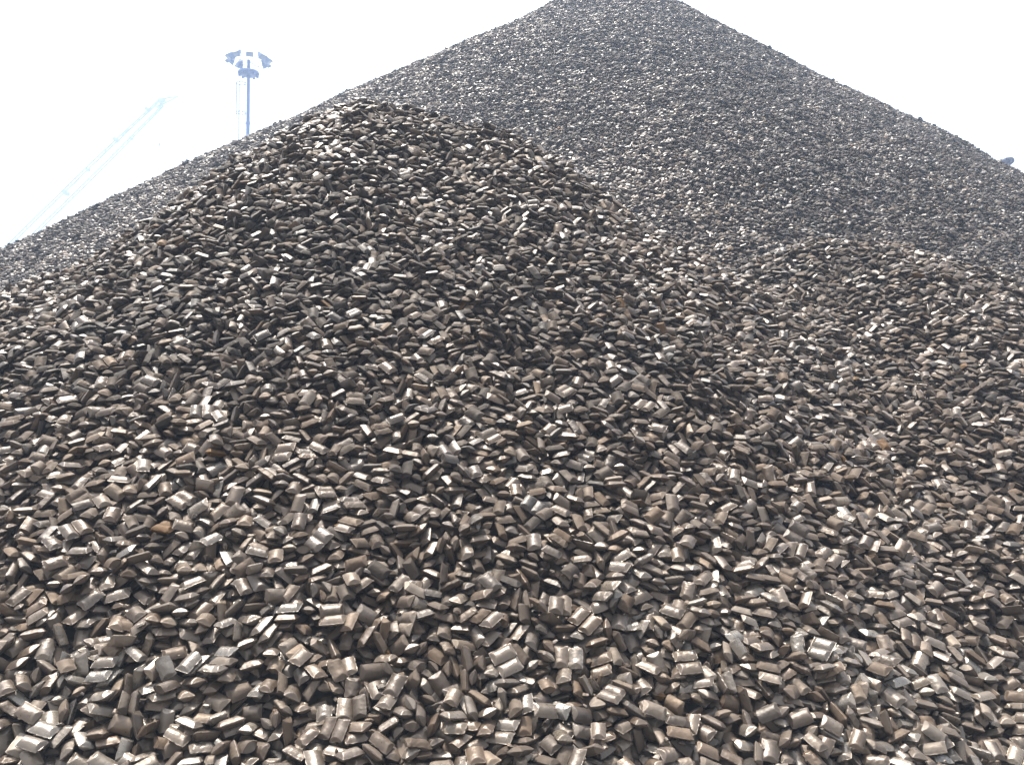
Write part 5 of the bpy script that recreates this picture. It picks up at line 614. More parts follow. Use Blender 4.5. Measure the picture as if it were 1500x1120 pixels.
99,-107,-71,-7,-12,56,2,100,-755,-34,17,14,105,11,100,-6,-70,-19,11,-128,31,104,-450,-7,52,1,163,4,104,770,-54,-18,42,130,14,105,-1744,-86,24,47,134,10,106,-1163,-30,-1,-24,-75,14,106,-253,-31,-42,-3,48,4,
106,1402,-10,-41,14,-61,54,107,959,-3,19,-44,-77,14,108,-1184,-64,-8,-13,-32,43,109,-1640,0,-99,150,-4,14,109,-861,8,20,-2,156,34,110,858,-43,62,22,-140,14,112,-1158,9,18,20,117,4,112,-556,-15,9,-33,-168,54,
112,221,15,9,-18,-95,14,115,801,-24,-48,36,53,14,116,-623,-48,78,-30,-24,12,119,-1568,-33,-40,-5,37,14,119,1467,8,47,-6,-178,24,120,-1229,-86,29,28,109,1,120,212,-65,22,-15,-149,31,121,-1891,-79,-20,6,64,10,
121,-865,-56,12,-32,13,3,122,-1735,16,-3,-33,-101,54,122,-1301,-59,-25,-65,-20,12,123,-797,22,-33,-9,14,14,124,-721,32,11,-13,-134,54,125,-1694,-62,53,-2,125,20,126,1679,-13,-80,16,24,24,127,-588,-60,73,-15,156,1,
127,587,-42,-18,27,120,22,127,1111,21,59,17,89,24,129,-397,-73,-9,7,-43,21,129,-54,-12,1,22,141,32,130,1547,-17,-17,-69,98,34,132,-1033,-13,-8,10,70,14,132,-715,-24,-7,33,-8,0,132,271,-38,40,7,139,43,
134,982,27,-27,23,7,4,136,-346,5,13,-14,144,54,138,51,-42,-7,7,94,2,138,1053,-16,1,9,64,23,140,-1776,-97,8,-37,-103,20,140,-1764,-16,51,-11,-158,14,140,110,23,17,11,-138,54,141,-1612,-36,-76,-47,4,13,
141,-183,-34,25,-50,-134,14,144,-1368,-46,61,42,-51,2,146,-1659,-33,-35,44,41,22,146,-103,32,17,-11,-44,4,147,394,-62,6,0,81,11,148,-1883,-17,-7,51,85,44,148,-1489,-42,-88,8,131,3,148,-1132,17,-68,-24,-66,14,
148,150,-50,33,-9,-100,30,148,1327,-54,-1,30,-1,22,149,1216,-18,-4,-31,-59,14,151,1314,-14,-44,18,-82,44,152,-683,-72,15,13,-4,0,157,-1149,-87,21,9,-29,10,157,383,-22,7,-1,-173,24,157,660,-26,5,10,99,44,
157,982,-31,-4,41,93,24,159,-1315,-68,2,-63,-29,13,159,1612,-15,-47,5,112,34,160,1824,-14,-37,24,64,24,161,-1131,-46,41,2,116,31,163,-391,-34,16,19,133,4,163,324,-29,25,-13,-148,20,163,1423,-19,7,24,87,24,
167,15,-4,-15,5,-96,24,167,1154,-36,5,1,55,4,168,-1392,-1,13,-13,-173,24,169,878,-57,11,-1,-119,33,170,-1824,-9,15,28,122,14,170,452,-41,-8,54,71,23,171,-1595,-85,20,43,153,10,171,116,-6,-22,2,67,4,
171,568,-61,11,-1,-135,21,172,-244,-48,-1,30,70,31,172,-115,1,-5,27,-135,34,173,-68,-38,-32,-18,-21,3,173,1753,-26,37,1,-89,24,175,-1694,-56,-3,-61,-100,21,176,481,0,-15,18,8,54,178,-1097,-2,56,-4,-70,33,
178,-1001,-46,0,-24,-80,2,179,282,17,5,-5,-40,24,180,-1508,-91,-20,-10,36,1,180,932,-45,3,46,52,23,181,-795,-3,24,18,160,24,185,-1567,-49,22,26,173,14,185,-1431,-26,-16,-3,-19,14,185,778,-25,15,3,84,4,
185,1039,-32,-6,36,114,13,185,1640,-37,-9,11,122,4,186,-1268,-34,92,117,-41,4,186,-824,-29,16,34,97,14,186,-485,-42,17,0,-68,14,187,647,-56,-8,-16,-32,11,188,-1190,-18,-27,-8,61,4,189,1509,-26,-4,-9,-52,34,
190,-638,-35,-77,52,62,3,191,-1219,-72,11,48,-153,10,196,-897,-21,-22,27,3,24,196,1073,3,-5,15,67,14,197,1338,-24,77,-21,-93,4,198,-750,13,-20,-32,-67,24,198,225,-69,16,-13,-40,2,201,-574,-42,80,-53,-7,4,
201,741,-62,3,2,-109,42,202,-1888,-21,53,24,-139,32,204,-1365,-66,34,-4,-66,22,204,-731,-42,28,-2,-96,1,204,47,-46,-45,6,-94,41,204,1262,9,49,22,-148,14,206,-1784,-60,-44,-19,-5,53,207,569,0,-25,18,44,4,
207,639,-3,3,28,57,24,208,-1448,-62,27,22,106,31,208,-944,-40,-20,3,-24,4,208,-254,-17,16,-8,106,24,211,394,-48,57,10,-93,21,211,1235,-35,-7,15,130,13,212,261,-34,-8,-14,-87,14,213,16,34,-11,-7,37,4,
218,-1727,-68,42,-27,-159,1,218,-1649,-29,2,-17,-93,23,218,-1059,-7,-9,-9,101,14,218,-1034,-88,25,8,173,20,219,-387,-59,31,21,163,13,219,1823,-27,-34,-13,73,4,220,-1520,-20,29,-53,-76,14,220,-119,-34,-29,7,42,4,
221,-818,-76,-9,-26,-116,10,222,-663,11,-57,-31,65,24,223,346,9,-15,-8,130,54,225,-1635,-69,38,-1,-142,20,228,-1650,7,18,-20,-135,4,228,-1260,13,-70,55,-22,44,229,-1844,-65,-42,41,90,11,229,-1311,-93,1,-8,55,0,
229,126,-55,-40,7,-31,1,229,1085,-34,14,23,126,4,230,-212,-58,31,-24,130,22,231,930,-6,32,10,178,14,232,-294,-75,30,-26,137,11,232,508,-44,-18,26,-142,23,233,-1722,-18,11,59,84,33,235,-356,-38,-58,-6,-4,4,
237,28,-1,-6,17,85,14,239,1562,-10,2,-6,-113,24,240,-1431,-101,-22,3,49,11,240,-1380,-3,11,40,83,4,241,1443,-17,12,-20,-87,4,245,-1333,-59,33,17,-84,13,245,-1182,-29,-6,-23,-80,4,245,-645,-55,-52,7,92,21,
245,917,-40,-11,13,67,24,246,-770,-58,11,-38,-86,12,246,-40,-57,-56,-32,-19,3,247,-904,45,-11,-6,-65,4,247,1162,-6,33,-2,-143,14,249,-1898,-89,-46,10,44,30,249,-15,-30,-44,42,65,33,250,-1190,-88,22,25,97,0,
251,-1075,20,-27,-28,-167,4,251,-1000,-53,-57,5,33,21,252,-925,-8,53,-44,118,34,252,1316,-9,18,-44,-20,24,252,1761,1,-10,-4,-107,14,253,239,-8,-13,22,-34,24,256,-1851,4,56,-37,157,44,256,-264,8,-1,1,-69,44,
258,-672,-7,27,-9,-75,14,259,-1094,-41,8,17,145,4,260,1229,10,6,28,121,24,261,742,-29,-16,-10,-78,4,262,772,8,-12,19,105,44,263,-499,-52,-3,58,1,12,266,-525,5,-16,12,-74,54,271,-1516,-47,-22,-31,-97,43,
275,-1565,-69,8,20,127,12,276,-1159,-63,-15,23,101,32,276,399,-16,-50,-15,23,23,276,832,-51,-26,2,-112,31,279,-1673,-4,27,-23,-133,4,279,118,-29,12,-24,-170,11,280,1017,-49,-7,1,84,4,281,392,-58,23,-4,-135,11,
282,100,10,-21,5,-80,14,283,1835,-21,71,17,25,33,284,-1807,-36,-38,-1,-19,31,287,253,-62,13,-26,174,21,288,484,-11,-4,7,-86,24,290,-841,4,19,-23,0,54,290,-318,-26,-80,-44,1,14,290,-219,-43,-30,-16,123,33,
290,33,-18,13,-32,-62,24,291,-1230,-43,19,-4,-151,2,292,-825,-46,-7,-5,37,41,292,319,-20,-27,-26,63,14,293,-1894,-42,10,-32,-116,42,293,-1762,-38,51,-5,163,13,294,-980,24,43,-54,-124,24,294,554,-35,-11,18,-44,14,
294,850,2,43,38,109,44,295,-566,-72,13,9,-172,1,295,1151,-26,14,0,-145,14,296,-1703,-25,30,-47,-85,13,298,-286,-62,-60,-51,149,2,300,196,-29,62,10,-125,14,300,1266,25,4,-26,159,34,302,-1030,-25,-37,-26,20,23,
303,-929,-38,33,8,-118,23,303,631,-65,26,8,127,33,304,-1379,-41,0,24,51,3,305,-634,-30,-7,21,98,4,306,-1265,-71,7,-13,-60,30,306,1451,13,28,-5,-172,14,307,-1346,-96,52,29,-14,10,307,1386,-31,-12,15,-12,14,
308,-942,-76,-28,1,92,11,308,62,-63,-4,-2,-55,12,308,1780,-26,19,24,122,23,309,-1458,-39,30,2,167,24,309,-1153,-88,11,-17,-86,11,309,-612,1,32,18,115,24,309,-61,-72,-45,2,16,22,310,-1535,-22,-21,-25,-90,14,
310,-1383,-1,-5,23,-37,14,310,-1325,-23,17,-16,-173,4,311,1517,20,-23,8,47,14,312,-497,-44,44,-14,135,11,313,-361,-66,-3,-30,-88,13,313,1542,-24,22,-6,-41,13,314,-1043,-69,19,15,176,12,315,738,-20,6,40,77,34,
315,940,-10,-19,-6,75,4,318,-1391,-77,45,0,176,21,320,-1212,-107,-34,-15,0,41,321,-1250,-9,23,-4,115,4,323,-735,-37,45,32,154,54,323,-674,-67,46,-26,-166,1,324,480,-64,-5,15,16,1,325,1266,-34,83,5,74,4,
327,-137,-55,39,-28,107,24,327,-8,-25,-46,0,31,4,329,1433,-21,11,17,143,4,330,-1684,-75,27,17,165,30,330,315,-60,25,-2,82,22,332,-1093,-69,64,21,170,23,332,692,-37,11,52,52,33,334,-1916,-18,-27,-16,-96,44,
334,-1830,12,21,8,-169,54,334,-63,-20,-60,6,47,24,334,787,-17,28,12,124,14,335,-1465,-78,20,10,99,40,335,1072,-13,7,1,-159,4,337,-454,-8,-27,37,117,4,337,1191,-1,15,-33,-171,34,339,-1624,-129,-22,-40,-49,20,
343,-1642,-41,-103,134,-21,13,343,-205,-76,-27,29,21,31,343,156,-60,47,-32,107,21,343,644,-49,-19,-57,-114,4,345,372,-21,-20,3,91,24,347,-259,14,48,-30,-100,14,347,1822,-3,-14,7,34,14,350,-368,-9,13,-27,-66,14,
351,896,17,-8,15,-21,54,352,-1800,-46,37,-41,-108,2,352,-1590,-34,-32,15,55,32,354,921,-26,-17,-3,80,11,354,1589,-40,-8,-3,-53,24,356,135,-20,18,-26,-171,14,360,-1185,-53,-27,-2,-56,44,362,-1555,11,33,7,51,44,
362,-628,-43,-1,1,75,23,362,1027,-28,8,-34,-21,4,363,-1822,-77,-32,24,38,11,365,-1869,-90,-45,58,70,12,365,216,-30,9,-27,-76,4,365,458,-14,-2,42,94,24,366,-501,-13,-37,42,87,14,367,-981,-36,41,2,102,2,
368,-1075,-28,-30,16,-31,24,368,1308,-23,-86,-41,-97,24,369,-999,4,-38,-11,-99,24,369,-946,-82,22,-1,93,0,369,-861,-25,11,6,58,24,370,-1698,-10,54,14,-159,44,370,-352,-66,40,-2,119,11,371,-781,3,44,27,59,4,
372,394,-49,-9,13,106,20,372,561,-34,-12,11,86,14,373,-1418,-25,-26,36,68,14,373,-257,-64,29,-21,-165,22,374,-1331,-58,81,-41,-60,22,374,76,-2,-42,-34,-26,4,375,-444,-66,6,-9,154,41,376,1777,-6,-6,49,92,44,
377,-95,-27,68,-2,-105,4,377,541,6,28,2,146,24,377,1233,-49,-7,22,101,44,378,-1765,-21,21,19,131,13,379,-190,-49,-26,8,-73,13,382,-843,-64,19,7,49,20,385,626,14,-8,-31,-57,14,385,652,-52,-57,11,-59,31,
386,-521,-37,13,-37,-106,33,387,920,-57,-19,20,-138,0,388,-1461,-85,-43,-58,-134,1,388,743,-67,3,18,-106,0,390,839,-18,-26,0,25,14,392,71,-40,25,-9,-146,3,392,289,-28,13,3,171,44,392,1451,-17,55,19,-49,4,
393,234,-65,-22,-28,44,20,396,-1832,-34,-47,26,49,13,397,-1150,-56,-14,60,4,13,398,-652,-3,-3,-21,-84,24,398,328,-67,29,-8,-76,30,400,-1894,-85,-71,-30,63,22,400,-602,-72,6,-20,-24,30,401,-917,23,1,33,104,4,
402,-1551,-53,53,8,140,0,402,-566,-47,-48,-21,-27,3,403,-1021,29,38,-17,129,54,403,-47,-69,-27,-7,58,13,404,-218,-20,-48,3,-88,3,404,1300,-16,64,-14,-102,34,407,355,-2,-24,14,-71,14,408,-1685,-47,38,22,157,12,
408,717,-39,-13,-11,-177,14,410,-429,-6,-24,16,116,4,411,-922,-38,20,27,132,20,411,-344,-51,15,-8,124,2,411,532,-46,20,29,-135,4,412,1629,-29,14,-3,169,24,413,-1054,-79,34,-15,156,10,418,-1211,-104,21,31,65,0,
418,1024,-46,-9,-5,172,31,419,-1608,7,-7,-5,-38,14,420,-1895,-139,-76,55,121,11,420,-1392,-97,-20,9,-19,41,421,-297,10,-25,-18,95,14,422,-113,-20,-24,37,-89,34,424,15,-54,-33,-15,-24,2,424,800,-20,-27,-1,25,4,
426,-1426,-5,70,-48,-110,54,427,-1121,-8,-114,-131,-19,14,427,198,-11,42,7,-95,24,428,-1721,-69,-39,-13,-13,51,428,-711,-20,-14,19,140,24,430,1095,3,26,-4,53,54,431,-1249,-48,48,-25,-163,4,432,-1806,10,3,-5,104,24,
432,27,-17,-38,6,34,44,433,431,-21,16,10,-173,4,435,-1635,-38,39,-15,154,2,436,-1766,-80,31,12,168,10,436,-460,-41,9,4,123,12,437,574,-2,13,7,145,4,438,-828,-37,56,-1,135,4,438,157,-48,6,29,177,14,
439,-1843,-45,-25,58,82,33,439,-1698,-120,-30,0,23,10,440,-213,-9,-76,35,-70,44,440,1238,-37,22,-10,134,24,441,-1504,-39,25,14,75,1,441,-1206,-50,40,-46,-151,14,442,-989,-46,-23,16,-11,1,442,1463,-13,-51,9,-50,4,
443,-786,16,10,-9,7,4,444,-1839,-111,51,13,97,0,444,-1502,-2,12,15,61,34,444,1775,-18,-19,-47,-91,44,446,-1292,-89,11,12,40,40,446,978,-22,-1,18,38,14,447,-1068,-5,27,18,170,14,448,-1381,-137,-15,12,-65,30,
448,-1298,-48,-30,9,16,44,449,-546,-31,-4,65,51,4,449,865,6,-30,0,-38,24,452,-1709,12,-5,38,77,4,453,619,-51,18,-18,146,42,454,-939,4,21,17,76,24,454,-130,17,25,-4,-141,24,454,491,-39,17,23,-132,4,
454,1384,-13,3,45,106,24,455,-767,-56,46,18,150,22,455,379,-77,-16,11,-40,0,457,-372,-30,-43,16,-43,24,459,1299,-12,28,-23,-72,14,463,-1474,-87,-39,-13,-29,10,464,911,-31,-12,-10,99,33,465,-799,-81,15,12,160,40,
466,752,-20,4,26,38,4,467,-1729,-19,36,-24,-131,3,467,1163,-52,48,-16,38,24,469,-1049,-67,-30,49,2,21,469,-606,-63,53,7,46,1,469,1807,-10,72,-11,142,4,470,-1162,-49,-36,-17,-11,14,470,-626,-13,-37,9,36,34,
470,-268,-46,52,-15,-142,12,470,366,-43,-10,12,-35,4,471,-1223,5,5,-20,175,44,472,-1896,-70,57,-12,140,3,472,-1417,-3,-86,76,83,34,473,-1676,32,21,14,131,24,474,-929,-50,-17,2,68,31,481,-1608,-35,31,49,131,11,
482,-1309,-14,27,-6,93,14,484,-492,0,-21,-11,59,44,485,-17,-39,-28,62,-48,33,486,-1127,-15,24,-64,-152,4,488,-1364,-51,28,18,143,31,489,-684,-45,-7,-15,-55,53,489,261,-23,-34,-26,-75,24,491,-1020,12,-21,35,64,14,
492,623,17,-11,1,-104,14,493,647,-19,5,-3,-141,21,493,977,-3,32,-23,135,14,494,308,-4,38,5,166,4,495,-340,-56,-51,22,-44,14,495,-209,-21,-22,-12,-68,24,496,1085,-45,39,1,-100,3,498,-1558,-23,46,29,114,13,
502,-448,-55,28,-35,37,11,502,817,9,37,-33,-126,24,504,-1843,-68,-24,78,-100,23,504,694,-52,-4,0,57,12,505,-1786,-17,-9,28,91,14,505,1510,-28,4,-6,161,24,509,-77,-8,-10,2,-65,4,509,226,-59,28,26,36,33,
511,-882,-43,28,-42,-153,32,511,-800,-30,62,25,71,44,511,90,-47,53,16,60,3,512,-1896,-39,-44,-55,-69,4,512,-1472,-13,30,29,140,14,512,1421,-17,-37,-32,89,14,513,-1592,-130,16,26,126,0,513,-1133,-80,4,0,90,41,
514,-1455,-68,-30,-22,-59,40,515,-1047,-57,9,44,73,4,515,932,-52,6,8,106,11,517,-744,4,28,7,103,4,517,-515,-19,-31,5,79,13,517,1281,-31,-7,-29,91,4,518,-1649,-44,-2,-35,-123,40,518,-306,-16,34,-16,-71,34,
520,1818,-25,66,0,144,14,521,578,-38,23,-30,-123,23,524,-1658,9,3,-4,96,14,524,-165,-14,-16,39,12,4,526,-68,-42,-6,11,-102,21,527,-1228,-34,-24,-34,26,23,527,-950,-45,-25,16,79,23,527,507,-53,-31,-40,-79,23,
528,-1396,-17,-22,-15,-101,4,528,-203,-58,7,-7,-18,0,531,-667,-7,-36,-22,-35,4,532,-1013,-37,-54,6,9,33,532,-570,-71,40,-39,142,30,532,62,-18,47,-7,94,14,533,-1784,-55,-41,-16,-15,12,533,1730,-4,-21,8,124,24,
534,-1542,-8,-22,-42,-83,4,535,1848,-6,-89,-13,147,14,537,812,-33,-18,15,24,13,538,1011,-21,37,-26,133,14,539,-1343,-74,-14,-13,112,41,540,-1577,-64,70,-40,-46,10,540,886,-13,-19,22,4,14,540,1529,17,9,-13,39,4,
543,-287,-47,10,18,-143,12,545,261,-22,-87,68,80,4,547,-1726,-11,-19,47,65,14,547,-846,3,-12,1,-76,4,547,586,-7,5,-28,-97,23,549,162,15,-27,11,1,54,549,770,-57,-6,-9,-31,0,550,628,27,-60,16,74,4,
551,-826,-79,19,4,-111,21,551,-130,-74,-8,1,62,0,551,395,-38,39,17,53,24,552,-423,-12,20,38,66,14,552,167,-28,-21,-18,-111,13,552,721,-21,3,3,-68,14,554,-124,24,13,-6,56,44,555,1444,-52,2,1,-7,20,
556,-17,-72,-26,8,-60,41,556,161,-65,2,2,136,12,558,-1136,-64,-42,15,-76,14,558,-532,18,-6,-14,164,54,562,-788,-35,30,1,83,10,563,-248,-83,33,10,175,0,563,1156,-40,-3,-21,-84,34,565,-1879,-40,41,67,120,43,
565,-1284,-33,-5,-13,-120,4,565,338,-68,2,-12,-33,42,566,-1723,-75,7,-51,-103,1,567,-906,-18,25,-40,-134,3,569,833,8,54,-4,69,4,571,-765,14,43,24,100,4,571,-416,-71,16,7,97,2,572,-519,-86,0,-1,128,10,
572,-332,-73,20,23,140,12,572,528,-50,-30,6,-36,4,572,1210,-34,4,41,107,34,573,-1838,-39,-31,74,43,4,573,-1232,-83,19,-29,-150,10,575,-1009,-80,-12,-26,-86,2,575,-638,10,-46,-25,-20,14,577,-1459,-40,-17,-6,-107,11,
578,-1915,-56,-47,-66,-54,21,578,-1709,22,-13,17,-2,4,578,-1470,18,31,35,129,4,578,-551,-47,26,-5,154,22,579,-969,-20,-9,-26,-118,33,579,1433,-1,32,19,-88,54,580,-1660,-23,22,3,142,1,581,-220,-13,-27,2,17,24,
582,933,-7,-34,45,86,24,583,-1557,-38,-36,-38,-45,3,587,-948,-70,27,11,172,0,587,-488,-41,-80,22,14,21,587,2,-8,-24,12,85,4,588,1351,-23,-26,-15,159,24,589,238,-73,17,-14,-11,30,590,203,24,-17,23,6,14,
591,216,62,27,30,89,54,592,-107,-17,-34,16,-112,4,592,289,-11,-35,5,109,44,594,598,23,-24,25,95,44,594,1661,6,-37,30,-7,4,595,-1337,-75,35,21,-77,10,596,1781,-21,44,-4,-146,14,597,-981,38,-41,-33,-32,4,
598,-625,-49,-27,16,-30,32,599,-1312,-14,-46,16,-81,4,599,1026,-18,34,-12,155,44,600,-1405,4,48,19,167,54,600,-334,9,-3,-16,168,14,603,-1033,-10,-48,55,-83,4,603,1580,-7,21,2,96,14,604,-850,-77,-18,7,75,40,
605,-1735,-23,25,-43,-118,3,606,-176,9,-4,40,37,44,606,-25,-56,18,40,84,10,606,746,22,7,-24,-15,24,607,-1108,-37,19,-21,-134,14,608,-1494,-9,34,-23,-137,24,608,-314,-48,-23,39,48,31,609,-222,-56,-1,44,102,1,
611,-1210,-55,-33,-28,-43,4,611,-713,1,-84,56,-93,14,612,532,-9,37,15,155,14,612,1086,-35,17,24,-47,24,613,-320,43,21,0,134,54,613,668,-47,-25,25,25,22,614,758,-18,5,23,114,3,615,155,-27,-12,-1,79,14,
615,391,-55,19,24,48,33,615,463,-22,-34,7,-80,14,618,-1622,14,-10,-8,12,4,619,-1522,-88,10,5,99,0,620,-552,-14,5,25,113,4,622,-719,-78,12,-15,-126,1,624,-1799,-54,10,-41,-136,22,624,947,-49,-1,-7,-92,44,
625,826,9,0,-3,69,4,626,-1589,-54,33,0,-157,1,627,-1161,-60,34,-5,163,14,627,24,-33,16,35,162,4,629,87,-48,1,49,147,22,629,709,-38,25,26,153,3,629,1409,-35,46,-15,-121,32,630,79,14,32,11,85,14,630,309,-18,7,-48,-13,34,
631,-806,-41,25,-19,158,11,632,-1074,0,63,11,78,14,632,-616,-31,-13,-44,-142,34,632,599,0,21,-5,-113,14,632,852,-69,-30,7,55,0,634,-861,1,1,24,35,54,634,-395,-51,29,-15,65,3,635,-1009,-107,7,-8,159,30,
635,-98,-53,-18,-14,-38,11,636,-448,-35,68,35,-11,33,636,560,-45,-41,1,120,13,636,839,-26,-10,-16,-33,1,637,-1855,-17,-52,-28,-134,4,637,-1766,-32,16,-47,-111,14,642,-750,-17,-30,-77,-147,4,643,-955,1,-58,-22,-34,14,
644,-1424,-26,28,37,120,12,646,1460,-12,18,-4,-143,14,647,-1534,-35,-66,0,-13,14,650,1059,-10,43,-25,143,4,651,1208,-48,-28,6,-5,4,652,-28,-23,37,7,-170,33,652,287,-55,8,-21,-36,13,653,-539,-54,-32,-25,-65,12,
655,-1334,-56,1,-62,-32,2,655,-956,-52,-24,-30,-108,22,656,1113,-36,52,7,-40,4,657,-1661,-7,-9,-22,-76,23,659,-1410,-114,40,-4,-132,30,659,1254,-41,-33,6,-5,44,660,-378,-6,54,8,74,4,660,-218,-9,16,-23,-70,33,
662,31,-59,-27,-8,104,22,662,179,-71,-17,-23,147,10,665,-1085,-77,-9,21,78,21,666,-1747,5,4,-32,-83,14,666,-93,-17,-1,35,57,24,667,1298,-34,33,2,169,24,668,-1648,-50,28,17,131,0,669,956,-75,-22,1,93,20,
670,-503,-25,71,54,70,44,671,-986,-85,-21,0,-33,0,671,-855,-77,-2,-17,-101,20,672,-1301,-6,-45,-18,8,14,673,170,-8,67,30,83,4,673,400,-49,12,-35,-130,24,676,994,-30,-7,40,81,4,676,1874,-8,0,-28,-76,4,
679,-917,-30,-32,-40,-94,32,681,-215,-38,24,12,-115,23,682,-1159,-37,29,-11,126,4,682,321,-30,-14,36,95,4,683,1640,1,27,-32,-76,54,685,505,-54,-19,-6,53,24,686,1621,-34,-38,-28,-2,13,687,-276,22,-29,28,-18,14,
687,641,-32,-4,18,80,13,688,-1880,-28,62,-42,30,21,690,-1061,-49,8,9,135,3,690,-762,-5,14,50,79,14,690,-645,-84,-13,9,48,13,692,558,-23,-31,-52,-93,4,692,746,-54,-52,20,-3,21,693,-1505,-3,-66,7,14,14,
693,-133,-87,1,-19,-156,10,693,918,-40,0,-5,-100,14,695,785,-20,11,-29,-104,14,695,846,7,-44,-22,-117,14,695,1394,-32,-10,8,46,24,697,-1918,0,-20,23,-125,14,697,1551,-11,-36,-24,-56,4,698,-1799,-31,21,50,113,13,
699,-1459,-96,1,27,54,10,699,-1188,-93,40,12,58,20,701,261,-78,1,-4,-140,43,702,-1737,-29,-11,-36,-63,43,702,-1103,3,-17,-26,-13,14,702,-967,-58,44,38,67,2,703,-837,0,-21,-20,-67,4,704,-775,-60,10,22,116,40,
704,-689,-3,48,-2,-130,14,705,-284,-72,62,21,28,1,705,129,-31,-61,-72,37,24,707,388,-23,-28,30,-35,34,708,-561,-25,81,43,99,4,708,654,-2,-25,-11,-75,14,709,-1328,-35,42,-29,-86,13,709,-168,-1,6,27,120,44,
711,-71,-69,7,2,122,20,712,477,-8,-72,-4,47,24,713,191,-19,2,-85,165,13,714,-663,-52,37,1,68,12,715,-1435,1,2,32,86,44,719,-1218,-62,-13,21,33,22,719,-1165,-16,41,-9,125,24,719,-312,-21,-34,15,22,24,
720,1322,-13,-11,44,64,4,721,-451,-51,35,-26,-51,13,722,-870,-72,72,-18,102,0,724,-1524,-34,-39,-46,-53,4,724,-398,-22,10,24,168,14,724,669,28,-55,13,-47,4,725,-1845,-54,-72,20,-10,2,725,-1588,-90,-36,20,-29,53,
726,-482,7,-62,-37,77,44,726,-17,-45,24,34,12,24,728,-74,-14,-49,32,1,4,730,-1911,-122,-13,57,48,0,730,-1390,-55,2,-29,18,3,730,-325,-75,-51,-31,7,12,731,-1551,-63,0,46,66,12,731,-983,8,-9,-25,-113,14,
731,1050,-38,14,35,98,4,732,-1445,-41,7,3,174,1,734,1891,-11,33,16,108,14,735,-986,-32,22,24,79,13,737,580,-17,66,-57,-96,24,737,808,11,-87,21,83,44,739,1129,-16,-26,-44,100,14,746,-1697,25,-10,-9,23,54,
746,-576,-31,-86,-23,91,14,746,393,-2,-11,-18,-77,44,747,-1806,-84,47,-2,170,1,747,466,-50,-27,-14,15,43,747,1364,-8,23,-20,167,44,748,-1664,-49,-35,-22,-109,10,749,-730,-3,51,-3,-92,4,750,-1775,-59,39,60,107,2,
752,-374,-65,-23,17,94,31,752,160,0,71,-43,119,34,752,746,-28,3,-37,-106,14,753,-1908,-47,23,38,15,10,755,-1343,-72,-13,-3,-35,10,755,354,-36,-22,38,81,23,756,-1096,-20,20,9,95,43,756,1601,-29,36,7,-147,24,
757,-1239,-13,31,36,151,24,757,-14,4,69,30,-85,4,757,298,-53,-2,17,107,24,760,-694,-43,38,4,-111,2,760,-571,-86,22,-8,17,1,761,-897,-21,-10,-4,-28,4,761,-205,-65,19,-7,126,1,761,-141,-36,21,15,91,44,
761,1665,-10,-7,-10,38,34,762,-986,-88,-69,9,-13,31,762,1288,-19,-40,-18,2,14,762,1462,-34,-28,17,157,24,764,-1274,-64,4,-32,-91,12,765,900,-3,-26,-2,92,34,767,-1729,-34,76,-11,80,31,767,-1641,-5,-3,1,24,3,
767,-1458,-82,-34,4,-139,10,769,1242,-23,-19,-21,0,14,771,-807,-70,-1,52,101,20,772,-1290,-7,40,3,177,4,772,531,-28,-5,28,112,14,773,785,-6,-12,41,112,24,774,-849,-77,-14,53,90,10,775,-1291,-103,-26,33,149,10,
776,-1469,2,39,16,90,14,776,-802,-17,21,-13,-162,14,777,-968,25,7,18,91,14,777,-490,-45,73,16,-105,44,777,966,-19,64,-3,144,4,780,123,-51,0,30,12,13,780,938,-51,-28,18,-22,2,782,1746,-12,59,23,-172,4,
784,743,-76,32,-3,177,20,786,-1895,2,52,30,134,24,786,-754,-62,14,-15,-153,11,786,1788,-15,61,14,-167,24,787,-1022,3,-15,21,99,34,787,-230,-23,22,9,-164,4,787,211,-50,-6,-6,-70,13,788,-1159,7,6,-10,87,4,
793,-1578,-24,-21,-18,65,14,795,-303,-29,-18,13,100,14,797,-400,-18,-29,22,78,4,797,690,-19,-19,30,98,4,798,-134,-72,8,-21,-21,1,798,154,-4,-43,-2,-74,14,800,-1095,-51,-7,-10,66,0,800,1128,-23,42,-5,-36,14,
801,-1233,-54,-25,-12,-70,0,801,-664,-70,9,-16,-93,10,803,-1780,-74,65,43,103,0,803,24,-27,-37,11,43,4,807,-1363,4,-28,-22,-76,44,807,-619,-37,33,-18,-38,23,808,-1689,-29,42,37,91,42,808,261,-20,44,-4,93,24,
808,1580,-34,13,-6,-137,4,809,1853,-17,-24,-3,-69,34,810,-1261,31,-4,-12,-86,4,810,-1090,26,-12,-49,-71,14,810,-181,-5,-21,23,53,4,810,638,-37,7,13,-155,44,810,855,-6,32,1,-160,14,812,56,-76,1,-19,-151,31,
813,-1510,-29,2,34,-174,14,814,-1777,-16,-24,0,-29,4,815,-1614,-67,-40,-33,-27,1,815,-1013,-35,-16,-9,-12,3,815,-666,4,12,-7,-66,4,817,-492,-44,70,56,74,4,818,-1562,-72,-29,-22,-19,41,819,94,-34,20,-30,-167,33,
821,-1504,-74,-17,-36,-41,21,821,-1133,-17,-32,-7,90,0,821,-1044,-84,-19,-16,-56,0,821,1008,-46,43,-8,7,23,822,-1862,-1,20,48,123,14,822,-1362,-45,-21,23,17,2,822,-911,-56,29,-2,64,13,822,784,-19,-9,11,74,14,
823,-872,-10,28,6,137,24,823,1312,-55,-7,-19,-107,21,824,-1431,-59,25,19,92,0,825,1200,-37,-72,-1,-126,24,826,529,-69,27,-29,166,31,827,-85,-30,23,14,180,24,829,436,-24,30,4,94,3,831,270,-82,9,4,-69,20,
